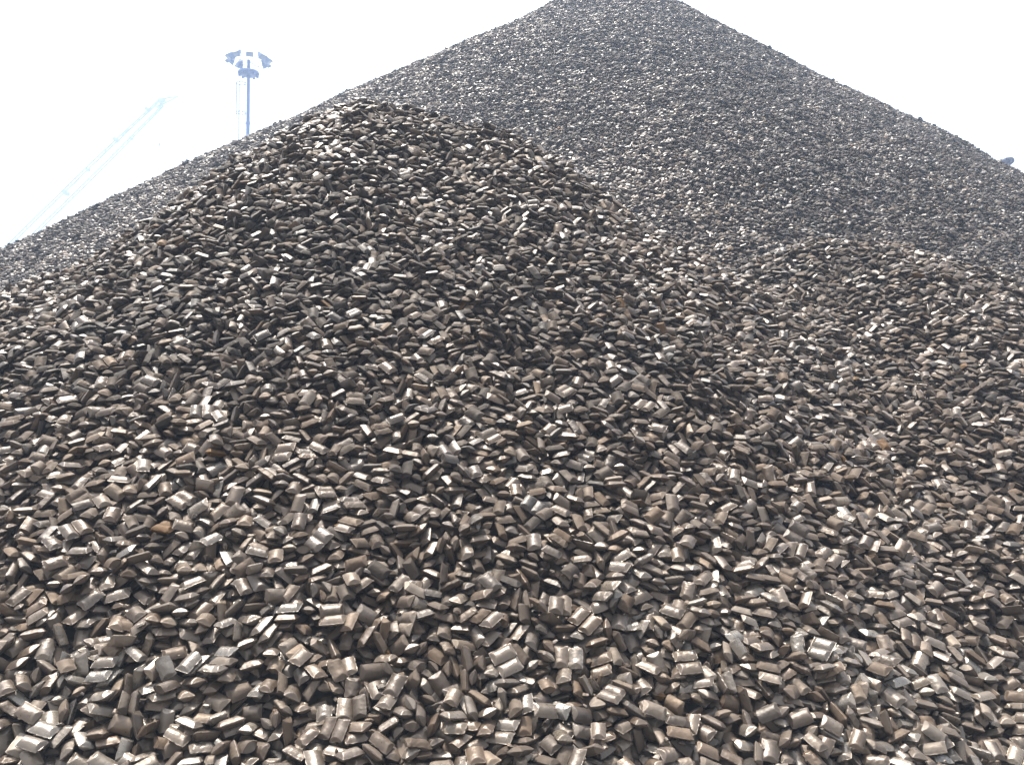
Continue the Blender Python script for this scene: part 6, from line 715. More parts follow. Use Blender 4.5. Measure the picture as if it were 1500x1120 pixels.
831,320,5,11,-44,-165,54,832,-768,21,-27,-25,-24,4,835,-818,10,7,-13,-163,14,835,1306,-6,-32,12,-49,4,836,399,19,20,22,60,54,836,1394,-33,-14,1,-99,14,838,-990,23,-127,-107,-6,24,838,-564,-77,21,1,101,11,
840,-1706,9,-72,-20,-90,4,840,-300,-47,5,-17,-78,4,841,197,-84,36,-6,12,31,841,357,-59,-21,-20,-168,3,841,1655,-24,61,-7,-155,14,842,-1170,40,23,-13,-103,14,842,-377,-65,10,1,-140,2,845,539,-34,-31,-28,-61,14,
846,-419,-34,4,1,-137,24,846,727,14,35,-12,96,4,848,-1204,-32,-8,16,41,10,848,-724,-39,-4,17,7,3,849,1458,-4,8,27,26,34,850,1556,0,27,1,-76,14,851,-1745,-42,18,20,-139,23,852,-1421,-26,14,-21,-163,44,
853,-216,-47,-28,-16,17,14,857,-568,-21,23,-37,50,24,857,1181,-32,-72,2,54,14,858,-15,-44,7,-10,128,24,859,134,-31,-42,-4,-72,4,862,600,-32,-31,3,40,34,865,-1734,-107,-62,50,60,10,865,-979,-71,-4,-10,-111,1,
865,-810,-39,22,-19,33,4,865,791,-54,-42,-2,23,11,866,902,-48,-15,11,-18,13,867,1346,-13,19,-55,175,4,870,-1877,-33,-47,49,56,12,870,728,-33,21,21,-168,3,871,-466,-42,48,-55,-88,23,871,954,-47,-87,0,-22,4,
876,-1229,-98,-20,17,69,20,876,-1173,-79,-27,5,-4,10,878,-670,-40,-60,42,30,2,879,988,-20,9,-39,-155,4,879,1872,-23,-17,-43,-13,14,880,-697,-83,-9,4,-3,1,880,234,-42,-20,46,44,14,882,-1489,-40,-4,-21,-93,4,
882,99,-73,-30,-2,14,0,883,-1365,33,-54,22,-10,14,884,-1787,-100,-23,29,51,11,884,-1598,-29,-14,6,94,24,884,-1409,13,-14,-42,-118,54,884,-1285,-19,-13,-28,-60,12,884,282,-48,40,-10,-174,3,885,-1313,-50,30,-11,174,42,
888,-1211,1,-53,-37,166,21,888,-212,3,28,10,150,14,888,-149,-11,-39,45,165,14,891,-983,-36,-57,11,-55,2,891,-504,-43,37,27,-160,13,891,137,-9,22,54,27,44,891,508,-54,14,-22,-88,42,892,-1684,-6,14,-25,-90,22,
892,1250,-24,-36,-37,-29,14,894,-1690,36,16,-3,-178,54,894,1606,-36,26,5,137,13,897,-1683,-51,-12,-13,-55,10,898,-1825,-26,27,7,-180,4,899,-1065,-35,-27,-22,12,4,899,1385,0,27,-72,-97,34,900,-1266,12,-15,19,10,44,
900,1168,-45,-16,9,58,14,902,-1502,-76,-3,-14,-103,0,902,64,-7,-6,-45,44,4,902,886,8,22,-4,-154,4,903,-1919,-25,-37,49,55,53,904,-1072,-72,-37,2,82,0,905,-1219,50,5,-4,-120,4,905,-40,-21,-17,-5,-75,13,
905,608,-61,-6,23,-121,3,906,-896,-33,-25,-10,24,34,906,-567,-43,14,49,-163,44,906,-349,-49,-59,-43,-81,14,906,741,17,16,-22,-89,24,907,-85,26,15,27,-171,14,909,28,-61,9,-1,37,31,910,-1130,-30,-18,5,38,2,
911,-1158,7,15,5,2,24,911,-215,-74,-14,-2,20,12,911,311,-26,-29,-37,-73,13,914,-772,-5,75,19,107,14,914,322,12,-47,-6,-10,54,914,1442,-38,-1,15,-84,4,915,-1422,-73,-8,-7,-19,1,915,188,-74,-41,8,-44,21,
917,-1602,-75,40,5,122,21,919,-617,-48,-32,53,82,23,920,-1002,1,3,-13,-87,14,920,1507,-10,-27,28,37,14,923,-1789,-57,-22,-2,40,32,924,547,-9,25,51,142,14,925,1322,-7,49,14,-82,24,927,485,-13,16,34,35,23,
930,826,-31,15,-5,157,44,932,-243,-40,-27,10,-119,14,933,-865,-73,2,14,80,12,934,-1518,-28,70,-2,-94,4,934,1107,-30,-26,34,66,34,934,1607,-9,17,42,53,14,935,-433,-62,1,4,103,2,935,1076,-53,-18,-9,-19,24,
936,-1687,-85,22,-15,-92,10,936,949,10,-36,20,11,4,939,-42,2,-17,8,-55,12,939,739,-60,43,-25,75,43,940,-1862,-67,-7,33,71,30,940,-1270,-36,10,-29,-38,10,941,858,-64,2,-1,162,31,942,384,-18,27,22,164,24,
943,-1331,-89,32,15,-107,30,945,-756,10,-42,-26,-78,44,945,1190,-10,22,-6,-130,44,946,-1744,-29,42,-25,-145,24,946,-1666,-26,-1,23,88,44,946,458,13,52,-30,108,4,946,553,-81,-19,-6,59,10,946,1257,-46,-5,13,-130,13,
948,-450,-18,-1,-29,-126,24,948,105,-21,67,-4,-95,44,950,-1376,-53,-9,13,23,22,950,-1189,-56,-42,72,16,0,951,-135,-19,-25,-5,-68,11,953,-787,-42,11,7,-110,3,954,-359,-32,17,57,87,14,954,1697,-28,-24,12,175,24,
955,-1593,-39,-34,-77,-96,2,955,-668,-59,53,10,-91,12,955,-136,23,-25,-33,-137,4,956,-1338,-2,18,-25,105,4,958,903,-49,44,-40,-160,24,959,-19,-30,36,18,-81,11,960,102,-66,37,-17,-80,41,961,-537,-38,71,-37,105,3,
961,209,-23,47,40,-139,14,961,423,-54,-8,9,-92,12,961,711,-30,-78,25,49,4,962,-986,-25,-5,-24,-55,22,962,-306,-36,18,-34,-156,43,962,-243,5,35,34,43,54,963,-1884,7,49,5,-172,14,963,267,-45,15,49,-124,14,
964,-1780,-83,24,-14,-93,40,964,-1492,-91,-14,-25,18,10,964,-1071,-86,3,-7,17,30,964,615,-3,2,23,127,14,968,-1500,-47,48,9,-107,22,970,-1845,-39,-4,37,86,30,971,-28,23,11,-14,134,14,973,-1089,-48,-27,-1,52,32,
974,-1261,-66,9,7,86,20,974,665,-43,-3,42,159,31,974,1348,-15,13,1,-55,14,974,1550,-23,44,-1,143,34,975,-774,-72,7,-14,-68,0,975,-548,10,-33,-60,-168,14,976,-1244,27,15,-6,158,44,979,328,-64,-2,-19,-45,21,
979,966,-44,72,15,-131,4,980,-1443,-17,-31,-40,-16,24,980,-1153,-3,33,56,-107,4,981,1472,-33,66,-35,-19,4,983,-736,11,86,31,100,4,983,-92,-50,-5,-46,-9,24,985,-1819,-5,-45,40,62,24,985,1191,-37,-27,22,72,14,
987,14,-64,9,27,-7,31,990,-1028,-48,28,7,155,12,991,748,4,-42,-7,-8,14,992,542,-23,22,-13,-36,14,993,153,-39,-17,74,14,33,993,674,11,-10,19,49,44,994,-163,-65,18,2,51,2,994,408,11,-34,52,52,14,995,-866,-24,-84,-30,32,14,
995,-804,-13,5,-7,-158,24,997,1059,-20,6,7,-95,44,999,-1676,-36,30,42,169,3,1002,-1667,-89,-24,-42,-11,50,1006,-1644,19,-37,5,74,14,1006,-409,-28,-22,-36,-57,4,1006,351,5,41,-17,-111,4,1007,-610,-81,-14,3,-106,11,
1008,-1169,-57,3,10,101,13,1008,468,-12,-70,-29,-37,23,1009,-634,-9,3,-2,42,14,1009,-334,-24,26,45,-9,4,1010,-1767,-54,-41,7,-42,32,1010,220,-27,-31,53,99,14,1011,-933,-36,2,26,130,44,1011,1883,-11,34,23,148,34,
1012,-417,-72,14,24,-163,1,1013,1831,-34,41,40,15,14,1018,-1551,-17,5,-15,-173,14,1018,889,-27,0,-73,128,34,1020,80,-20,-25,26,51,13,1020,1752,-21,9,19,123,14,1021,-517,-46,4,-2,93,12,1021,523,-62,-34,-28,-24,20,
1023,347,-41,-23,23,2,31,1023,811,-50,22,3,-77,13,1024,-1010,26,19,12,151,24,1024,1245,-19,12,-6,133,24,1025,-1279,-60,31,4,85,1,1025,-655,-59,12,-17,96,0,1026,-1410,-63,-25,25,29,22,1027,-255,-66,-11,14,117,1,
1027,-246,-22,-44,-14,-97,14,1027,790,-3,-55,-4,-8,24,1028,-1330,12,4,-2,-3,14,1029,-1873,-49,21,60,98,22,1029,-61,-69,14,-9,119,13,1030,-730,3,23,-22,-85,44,1030,563,-58,38,12,169,30,1031,-1372,-46,-25,-46,-75,13,
1031,1402,-35,8,16,163,2,1032,-1627,-14,29,20,-178,44,1032,-1116,-30,-15,-22,-29,33,1032,-511,-12,37,-4,97,32,1033,1343,8,14,-19,156,4,1035,-1685,-106,-26,10,68,21,1035,-1015,-21,-16,39,64,4,1035,-36,-28,45,8,123,14,
1036,-1085,-6,-15,35,38,4,1036,-759,-53,35,-33,-63,13,1037,1047,9,-34,20,-89,14,1037,1413,27,17,12,106,44,1038,-1757,-24,-54,26,-37,4,1038,-1245,-100,-10,7,11,10,1039,-873,-75,17,-4,115,11,1040,205,-53,54,-5,-150,3,
1042,70,-54,-33,-7,20,21,1046,576,4,2,-25,-50,14,1048,-1170,-107,1,29,-74,0,1048,957,-41,-33,23,128,24,1048,1559,-17,-49,-2,64,34,1049,-1496,9,42,22,-177,54,1049,-556,21,6,-8,115,44,1050,-876,-6,-49,-24,35,14,
1050,735,-49,-36,9,41,1,1051,-1532,-67,-39,3,28,42,1052,-1480,-54,-15,15,37,0,1053,288,-17,12,4,76,4,1055,-1826,-5,77,-4,-165,4,1055,1241,9,-12,8,-42,4,1058,39,-8,-43,-8,42,13,1060,63,33,13,-11,36,14,
1062,-1810,-61,-29,14,31,21,1062,-1073,-62,-39,10,92,11,1063,-669,-42,-17,5,-103,3,1064,-1339,-31,48,12,110,13,1064,-252,3,-41,61,-67,44,1064,1194,-33,-29,-15,20,14,1065,1143,-49,34,4,-167,24,1066,139,-20,-35,-19,-12,14,
1067,1455,-9,-32,-25,74,33,1068,-1262,-36,24,-25,-176,2,1069,-1599,-45,-19,-33,2,3,1070,1086,-40,-22,9,18,44,1072,-584,-21,-18,11,146,33,1073,1793,-22,-16,-9,-42,14,1074,-393,-6,20,-28,-152,4,
1076,-1859,-30,-100,-122,10,13,1077,-560,-60,-27,8,84,10,1077,1303,-39,28,26,62,32,1078,-805,-74,59,19,77,2,1078,1017,-46,-6,-20,-52,14,1079,-968,17,2,-12,-28,24,1079,-159,-65,42,-1,125,23,1081,-1,-45,9,42,98,43,
1082,-1745,-8,10,8,106,44,1083,358,-17,25,-6,162,4,1084,-1198,-25,-2,-18,-97,2,1084,-913,-50,5,13,85,20,1084,739,-12,-21,9,37,14,1085,-440,-16,92,-137,39,23,1087,-1904,-86,-25,11,61,0,1087,-1250,26,24,-1,-123,54,
1087,436,-60,-2,12,-132,20,1088,667,-3,11,16,-159,24,1089,-1025,2,-3,-33,-99,14,1091,-306,2,-59,-42,51,4,1092,-350,-63,38,19,33,11,1092,336,-54,-2,-9,-86,10,1092,404,-16,-42,-5,-25,14,1092,567,-43,32,-39,-167,2,
1093,-1514,-9,17,-29,-103,4,1094,-1649,-68,36,-58,-137,1,1094,-111,-60,42,9,119,33,1094,1567,-20,44,-23,-104,14,1096,155,-59,5,8,-62,2,1096,513,-42,16,-39,-155,13,1098,-207,-19,-56,41,-55,33,1100,-721,-6,10,23,124,24,
1100,814,-62,-17,-17,127,0,1101,-1688,-71,27,-62,-129,40,1102,-1578,-75,-19,18,88,10,1102,-1405,-92,-17,-1,-97,10,1104,-1435,-50,-37,9,-40,4,1104,-926,-12,-6,14,-45,4,1105,-488,-17,-31,-24,40,11,
1108,-395,-71,79,-1,31,10,1109,822,-22,29,15,-23,4,1110,-1341,-49,73,4,110,11,1112,620,-37,-18,20,21,14,1113,-685,-49,56,9,-104,3,1114,-1069,-15,-14,-29,-78,14,1114,-279,-45,21,52,146,3,1115,-534,24,8,-15,135,4,
1115,-48,-43,15,38,173,14,1117,-1877,3,81,-23,92,44,1117,-759,-45,0,-61,-90,4,1118,52,-43,12,-33,-94,13,1118,724,-60,-19,12,37,10,1120,1435,-19,11,-31,-22,4,1122,478,-1,-7,26,60,44,1123,-838,-56,32,-50,-96,3,
1125,-1066,-57,19,-27,-93,13,1127,-1693,-7,39,5,108,4,1127,1489,-9,35,-15,-162,34,1130,-1253,-75,-40,-70,20,40,1131,266,10,-9,23,146,24,1131,1284,3,-12,-5,-91,4,1131,1310,-37,13,-6,100,22,1135,-1355,-9,-9,-31,-172,24,
1135,-804,-35,63,23,174,34,1135,-148,-3,29,-36,9,4,1135,1035,-42,-31,-57,-85,24,1136,-935,-61,-20,19,88,30,1137,180,-34,1,-7,106,32,1138,1223,-19,13,-50,-111,3,1139,241,-20,27,12,-168,4,1139,1639,-42,30,-15,122,4,
1140,274,-64,-19,-20,-11,20,1140,1799,6,23,52,97,14,1142,-1229,-7,24,11,94,12,1142,-1184,-78,26,-35,-94,30,1142,-485,-39,19,-15,-102,0,1144,-1128,-68,4,-19,-147,13,1144,-559,-44,-2,19,88,30,1144,13,11,18,-7,139,14,
1144,1757,0,28,-30,-153,4,1144,1908,-4,9,22,130,14,1145,-498,46,9,-22,154,54,1145,-275,22,46,-16,120,4,1147,-1871,-30,75,33,-94,2,1147,-1478,-84,-16,29,48,11,1147,93,-13,64,48,110,12,1149,1178,-19,32,-36,-132,4,
1150,-1410,-13,57,19,-175,14,1150,1569,-9,32,0,-114,4,1151,-1780,-30,16,18,161,1,1151,-76,-49,31,15,-156,23,1151,536,13,20,14,165,54,1152,-320,-33,-35,12,60,14,1152,326,-42,52,58,81,24,1153,-1585,-33,13,-37,-104,4,
1155,-148,-42,-53,-24,48,1,1155,471,-36,10,-24,-125,1,1157,-1021,-23,-66,18,-67,4,1157,674,-26,-1,2,-44,4,1158,-1572,-101,24,11,174,10,1161,-697,-37,40,36,-118,14,1161,156,-4,-11,-19,-180,4,1161,864,-50,10,18,-131,12,
1162,-243,-85,-23,-16,-1,30,1163,-952,0,-47,39,-43,14,1163,-236,-31,-29,-16,-6,4,1165,-1518,-39,-31,32,29,14,1165,609,-74,-35,-14,48,11,1166,-1688,-52,-45,-4,-34,11,1167,966,-27,-11,-33,-140,4,
1168,1144,-28,36,17,-170,24,1169,-869,-68,28,7,-175,2,1169,742,-26,-70,-17,-54,4,1172,1058,-52,60,-21,138,12,1174,367,-29,-2,-46,-64,3,1175,-1823,34,-28,17,-13,54,1175,-1645,-48,11,-64,-141,32,
1175,-767,-69,11,-23,-36,31,1177,-451,-8,-21,6,108,12,1178,-1747,-86,37,-62,-131,20,1178,-1443,-54,-36,19,-32,24,1178,-1261,-54,-47,-24,70,11,1178,-1194,7,-18,9,-64,14,1179,-178,-65,-27,-11,52,21,
1180,-611,-55,0,-14,-112,21,1181,-1874,-78,-78,-62,75,0,1182,-601,4,-5,11,130,54,1183,-387,-47,7,-1,-95,13,1186,383,21,-12,9,33,54,1186,995,0,16,6,101,14,1186,1827,-7,-70,12,-79,24,1187,39,35,-3,11,72,24,
1188,-1366,-106,-12,-13,-15,10,1188,31,-51,18,-6,162,22,1190,-1315,3,7,25,25,54,1192,-1100,-28,-28,-59,-84,4,1192,-897,-5,9,39,119,44,1192,1329,-26,-27,-5,-91,4,1194,-178,-13,-42,4,52,23,1194,1559,-21,-11,-4,62,4,
1198,425,-41,9,35,129,12,1204,-1046,-94,-9,-34,-145,30,1205,-1350,-60,32,5,-106,21,1205,-964,-83,-22,-22,163,10,1205,-81,-67,-8,-16,51,30,1206,-1706,-12,-14,-19,-124,14,1207,1202,-10,37,-3,127,14,
1208,-788,-35,0,-39,116,14,1208,110,-65,38,-26,176,31,1208,911,0,-15,35,56,14,1209,-1137,-45,-12,52,40,3,1209,840,4,22,-1,-165,54,1209,1445,18,35,-1,44,4,1211,-985,-35,-86,-15,61,14,1212,-697,-65,7,-3,120,21,
1212,-188,30,-24,3,-75,4,1213,1433,-37,-7,38,-43,22,1214,-1628,-51,44,31,108,31,1214,-521,-11,0,36,-171,23,1215,-1839,-28,-6,-39,-123,22,1217,223,-21,52,44,107,14,1218,185,-43,20,20,152,3,1220,148,-61,55,31,139,1,
1221,338,-32,-48,6,82,44,1222,-12,16,-1,-1,67,14,1222,734,-21,71,21,128,4,1227,-1437,-44,-3,-56,-140,4,1227,675,-63,-13,4,-8,1,1227,1027,-39,80,45,-92,3,1227,1622,-30,10,-35,-10,4,1229,-1521,-24,17,26,90,14,
1229,-557,-54,-19,-35,-39,12,1231,-230,-62,66,-15,59,3,1232,-1587,-38,0,38,37,3,1232,-1174,-67,40,0,165,2,1232,-641,-40,30,7,93,23,1233,-1255,-58,1,3,84,20,1233,649,-22,-29,15,-98,24,1234,504,-6,-20,-29,-23,14,
1235,-1055,-61,3,-55,-155,12,1236,-1765,15,-38,-31,-50,34,1236,-84,-28,44,-11,50,2,1237,-1913,3,-39,33,26,34,1237,-318,-67,-32,14,-77,3,1239,18,-20,0,-3,-86,54,1239,455,-10,-22,-28,-23,44,1240,-1781,-20,-13,37,97,13,
1240,1364,-13,-60,22,-28,14,1241,-478,39,-6,-23,-139,54,1241,1224,8,27,44,27,4,1243,-621,-85,22,12,128,11,1244,-1720,-55,-80,-26,17,1,1244,-877,-72,47,27,-148,12,1245,-1003,-29,-81,-67,-108,14,1246,-706,-2,27,8,4,14,
1246,-491,-37,20,1,-100,4,1247,1679,-14,-29,24,11,4,1248,-920,-10,-25,-36,-31,14,1248,-394,-29,24,2,109,14,1251,-1410,-28,38,-8,131,4,1251,-1348,-69,-15,11,88,20,1251,564,8,16,-29,-51,24,1251,1115,-15,39,-40,113,44,
1253,-1101,-11,34,32,79,24,1256,-12,-53,23,5,-137,12,1257,-1878,-50,-16,12,40,1,1258,-1765,-76,4,-36,-111,10,1258,204,-68,12,-31,34,11,1259,778,-23,37,36,-116,24,1260,-1272,-19,20,10,107,4,1261,91,-31,-65,29,8,12,
1264,-1137,-44,-32,-21,-74,13,1265,-1605,3,-60,-25,-159,14,1265,439,-68,-15,10,7,13,1266,725,-59,9,23,150,13,1268,1398,-20,-40,18,-28,14,1269,1584,-37,22,-14,-122,13,1270,-903,-87,84,-3,43,10,
1271,-732,-52,-49,-16,-115,14,1272,-1476,-80,-19,43,33,30,1272,952,-45,4,-21,-61,31,1274,460,-38,-4,-26,-59,14,1274,1526,12,-29,-35,75,44,1275,-1876,-4,56,14,139,44,1275,538,-29,6,7,118,4,1276,-169,-55,-34,22,-35,12,
1276,1882,-21,12,27,18,14,1277,-1685,-4,-45,-27,-55,14,1277,1004,-25,14,21,85,24,1279,1715,-4,-18,-30,-43,14,1279,1758,9,33,-7,-179,54,1280,1310,-42,17,-2,-176,14,1280,1451,-33,-36,4,-31,1,1282,-160,31,-18,10,4,44,
1283,-262,-28,23,-10,-177,4,1285,-322,-59,16,-11,101,43,1286,-1015,-27,-57,-2,81,43,1286,113,-3,-65,-25,-49,4,1286,873,-30,46,-1,-120,0,1287,239,-18,-5,-28,180,24,1288,-379,-12,-6,-31,152,34,1290,-1543,-39,-38,4,-82,23,
1290,-196,6,-20,-51,-57,24,1290,-120,-36,7,49,106,41,1291,-1363,-39,44,-9,118,4,1291,-428,-64,-13,-5,-74,11,1291,-63,23,-21,3,175,54,1292,-1790,-42,-61,-21,-90,11,1292,-1040,26,-41,-9,170,34,1294,795,-41,51,-17,-91,33,
1297,-617,-75,-48,13,-38,32,1297,889,11,-8,4,-152,14,1298,966,19,21,-11,-133,14,1299,278,-61,11,-20,122,13,1300,-1456,-122,-16,-23,77,40,1300,356,-34,-14,19,58,4,1301,-1201,-94,7,19,61,40,1302,-1473,-35,14,54,97,4,
1302,-779,-65,47,7,66,3,1303,-222,-84,-56,10,34,11,1303,587,-65,26,1,104,31,1304,1128,-38,-39,50,125,4,1307,-1227,-14,-13,-28,-67,14,1307,-934,-38,-15,1,132,44,1307,1416,4,-11,3,-60,4,1309,-1522,-80,-27,-2,8,10,
1312,-1660,-4,-45,-23,-52,14,1312,-1143,-74,6,24,129,10,1313,176,-69,21,27,-138,32,1314,-1112,-27,-23,13,-72,24,1317,-1743,-26,26,29,87,2,1317,-1294,-69,13,-21,-87,32,1319,17,-9,-54,16,-79,4,1320,-214,-21,0,35,62,14,
1321,-448,-13,-16,10,58,14,1321,826,18,36,-35,-119,4,1322,-1833,-3,-13,-31,-100,24,1324,-674,-39,1,0,-87,23,1325,-1081,-74,-36,16,-1,1,1328,-1570,-3,57,5,-83,4,1328,-579,-44,13,31,-14,4,1329,-507,-39,-27,12,1,44,
1329,637,-48,49,-24,-155,13,1330,-723,10,12,-18,146,4,1331,-1186,9,-8,23,76,24,1331,59,-49,-5,2,38,11,1331,455,-68,65,-7,103,2,1334,-830,-32,-11,8,-8,4,1335,-1265,-33,13,20,163,14,1335,146,-33,-42,18,-170,4,
1336,895,-50,35,-8,-116,0,1336,1836,-5,-15,17,163,4,1337,-1760,18,65,16,100,44,1337,1727,-14,-10,36,162,4,1338,-332,-47,2,0,88,13,1338,-67,-12,-11,-17,42,21,1338,1369,-28,-34,28,72,14,1340,556,-11,33,-8,99,44,
1341,1219,-33,16,-7,-98,4,1341,1549,-4,-10,33,82,14,1343,-148,-75,-41,-16,126,2,1345,-1867,-44,12,13,89,1,1346,-1046,-54,9,-1,166,11,1346,1065,-53,2,-8,138,4,1347,-418,-67,39,-10,120,21,1349,806,2,-41,20,50,14,
1351,-838,-75,-26,8,40,0,1351,924,-16,18,-20,-56,34,1352,975,-46,-53,-20,169,21,1353,-1024,-16,32,-33,-96,4,1353,-911,-16,-65,-5,-51,4,1353,774,-24,77,-2,-139,24,1355,-1398,-52,-30,6,-103,44,1358,-1455,-22,-20,23,15,33,
1358,-914,-74,40,8,161,41,1360,1143,-43,8,-32,-11,14,1362,365,-70,26,-20,8,22,1363,-1517,-20,0,44,125,44,1363,-782,-19,7,-28,-91,44,1364,401,-24,1,-16,-89,14,1364,677,-22,-23,51,124,14,1366,588,-63,19,-22,-87,11,
1367,-339,14,-22,-12,-50,4,1368,-1753,-31,65,-12,-94,1,1368,-728,34,17,-18,146,54,1368,1634,-30,82,-33,47,24,1369,-1736,35,-44,22,-48,4,1369,-393,2,-15,-27,-71,44,1370,-659,-64,18,17,160,1,1370,263,-52,-22,66,56,33,
1371,-1648,-25,6,-18,-62,14,1372,-1585,-64,23,23,169,1,1372,-244,-34,41,-1,-119,24,1373,308,-61,44,10,-177,22,1375,222,-51,-27,-49,-16,33,1377,-1233,-97,-11,0,-28,20,1377,-134,-20,43,-32,-132,13,
1378,-1552,-39,29,-14,-152,4,1378,-969,-84,-10,15,7,23,1380,1814,-29,7,-21,13,4,1381,-1154,-86,-37,15,154,0,1381,-107,27,-11,-5,-90,24,1382,-1225,-20,-10,74,82,24,1383,486,-3,-25,3,-92,14,1384,751,-27,53,-9,-137,34,
1385,-462,-11,6,44,99,14,1386,-1633,-80,-35,-12,33,31,1386,-770,-72,13,-5,168,11,1386,-76,-25,33,27,-164,1,1387,85,-18,2,8,-20,24,1387,1342,-4,30,-21,107,14,1390,-1169,-17,-16,-38,-49,4,1391,-1817,-6,-53,61,53,13,
1391,11,-14,-24,22,-3,3,1393,-1052,-15,-26,15,69,4,1394,-1883,-23,-25,49,38,22,1394,-1299,-59,-26,12,-5,24,1395,-1809,-78,-39,-9,11,0,1396,174,-57,-3,4,33,31,1397,-588,-78,-1,-16,64,13,1397,152,-2,-29,-50,-168,14,
1397,960,-9,39,-18,149,4,1399,328,-23,-17,-3,17,44,1400,-164,-39,-13,41,63,43,1401,-37,-52,13,-36,66,30,1402,53,21,-30,-8,-112,4,1403,1221,-21,-10,-6,-97,4,1404,-1437,10,-11,-14,-51,54,1404,-1316,-98,-15,33,23,21,
1406,858,-14,-42,-3,98,14,1408,-853,-53,-64,16,-116,13,1408,-629,-16,-37,-26,21,4,1409,1130,5,8,-8,-155,34,1410,-1052,-75,25,-7,-95,10,1410,-470,-48,4,-39,-104,13,1411,1538,13,1,-11,135,34,1413,671,-46,-37,-58,170,31,
1414,-308,-63,50,-31,121,42,1414,575,-30,-43,18,-44,14,1415,-1385,-70,-49,-4,-106,21,1415,1225,14,2,15,-36,4,1417,-233,-64,35,-26,-2,30,1418,938,-56,24,-27,-139,30,1418,1420,-22,-28,-29,-34,3,1420,-1117,-13,1,38,121,44,
1420,-381,-89,-3,17,6,30,1421,-1856,13,-52,52,42,54,1423,1000,-36,-61,-9,153,24,1424,-1265,-45,43,25,134,24,1424,1577,-36,24,-36,-142,32,1427,-1529,-84,-13,-13,-90,30,1427,-738,-45,-12,14,74,12,1428,891,-62,-20,13,25,20,
1429,648,5,-20,-9,51,4,1429,766,-64,17,-20,-122,22,1430,-918,-66,-30,-47,-121,13,1432,-415,-42,-33,42,-11,2,1432,1386,-41,-29,-23,-27,12,1433,-1487,-57,-24,60,36,12,1433,-1423,-35,9,-13,-157,1,1433,-236,-11,50,-21,76,44,
1433,289,-55,-85,33,-119,32,1433,1632,-32,72,24,-162,4,1434,485,-46,-7,8,75,22,1437,-1759,6,-58,-10,42,24,1439,-654,-31,21,-26,-123,14,1439,1446,2,33,-2,177,4,1441,-1694,2,41,8,-145,14,1441,-539,-47,-11,-18,-65,14,
1441,496,-3,26,-2,82,44,1444,-138,-19,23,73,35,33,1444,84,-60,-101,134,30,43,1444,1057,-58,0,-3,78,24,1446,-1713,-55,12,-52,-61,0,1446,110,24,78,-14,-24,14,1448,-1178,-26,2,20,94,14,1448,1315,8,0,2,-128,4,
1450,-788,-4,-45,10,-54,14,1450,1477,-36,40,-13,36,32,1451,-888,-46,-15,39,-10,44,1451,817,-43,19,-11,-138,23,1453,266,-31,-89,0,-131,24,1454,-1058,-43,-46,49,-53,22,1454,-159,36,-5,5,102,24,1455,-49,15,-7,-25,-58,4,
1456,-458,-12,66,4,78,14,1456,1110,-24,9,6,173,44,1457,-1653,-54,0,-48,-60,11,1458,-321,15,37,6,178,14,1459,-1784,-58,26,31,104,10,1459,-1579,-47,7,24,81,43,1459,-1224,-64,2,-61,-108,1,1459,-963,-88,21,14,-168,33,
1459,-381,-18,-72,24,151,4,1463,869,1,19,16,-88,14,1463,1176,-25,26,-12,-111,31,1464,-740,-67,-58,22,83,32,1468,-1447,-65,-44,-8,-18,20,1468,-1273,-82,-53,35,163,0,1468,634,-12,18,-11,-96,24,1470,-1537,-7,31,-15,-132,4,
1470,-1342,-43,8,-17,-165,3,1470,156,-14,10,0,-100,4,1471,-1282,-8,-20,14,-63,4,1473,10,-27,-13,6,98,14,1474,1770,-19,-9,0,19,24,1475,-1380,17,-38,23,23,4,1476,1155,24,-25,21,71,4,1477,215,-58,21,23,150,13,
1478,-1797,5,11,49,104,44,1478,-1025,-22,-88,-22,-82,14,1478,585,-56,31,-15,135,13,1478,1297,-17,-26,-3,51,24,1480,-267,25,11,56,164,44,1482,-1141,-65,17,2,-124,0,1483,-536,-21,-9,-47,-150,44,1485,903,-26,-1,-4,6,14,
1486,-1878,-40,31,-10,153,0,1486,709,-26,62,17,-171,14,1487,458,-18,57,4,-99,14,1488,-713,-17,17,3,34,24,1488,-116,10,43,-33,-72,33,1491,-1118,2,45,4,-70,44,1492,345,-43,-26,-1,14,24,1492,1865,-18,26,6,46,4,
1493,-500,13,-75,-25,-85,4,1493,-412,-59,-56,-4,98,1,1493,-174,-26,-21,-11,76,4,1493,983,-25,45,-34,-93,4,1494,-866,-39,56,-6,130,44,1494,773,-35,23,-29,78,14,1496,450,-63,12,0,85,3,1496,1253,-38,-73,-24,23,3,
1498,-661,-59,28,14,173,3,1498,645,-45,14,24,132,3,1504,-1437,-5,5,-5,-85,54,1504,1516,-21,14,-14,133,4,1505,-297,-61,-48,1,27,1,1507,273,-34,-56,-23,42,4,1508,-148,-60,-27,-7,152,13,1508,1608,-13,8,36,-171,14,
1509,-586,-73,4,-9,138,2,1509,15,-65,-27,-2,-50,30,1509,1421,-39,20,-2,-23,12,1510,-1902,8,35,19,138,14,1511,-266,-32,-9,17,56,41,1511,388,-28,26,1,-167,4,1513,-1041,-63,-5,-17,-80,12,1515,-1728,20,-11,16,82,44,
1515,-87,-63,0,-3,157,2,1518,-981,-36,41,-26,-87,4,1518,1667,-13,64,-10,175,44,1520,63,-48,-13,-12,-35,11,1520,1162,2,-31,54,99,14,1520,1224,-42,-113,-96,29,2,1522,1386,7,21,11,90,4,1526,-1585,-22,-25,8,-13,43,
1527,-889,-93,5,5,-153,22,1528,-1308,-5,28,-55,179,44,1528,-57,-36,-2,37,35,2,1530,-1652,-11,-50,12,-13,13,1530,-1393,-36,-17,-15,25,11,1530,-280,30,28,-34,-66,4,1530,151,7,-58,50,65,14,1531,-1501,-40,-15,-9,45,42,
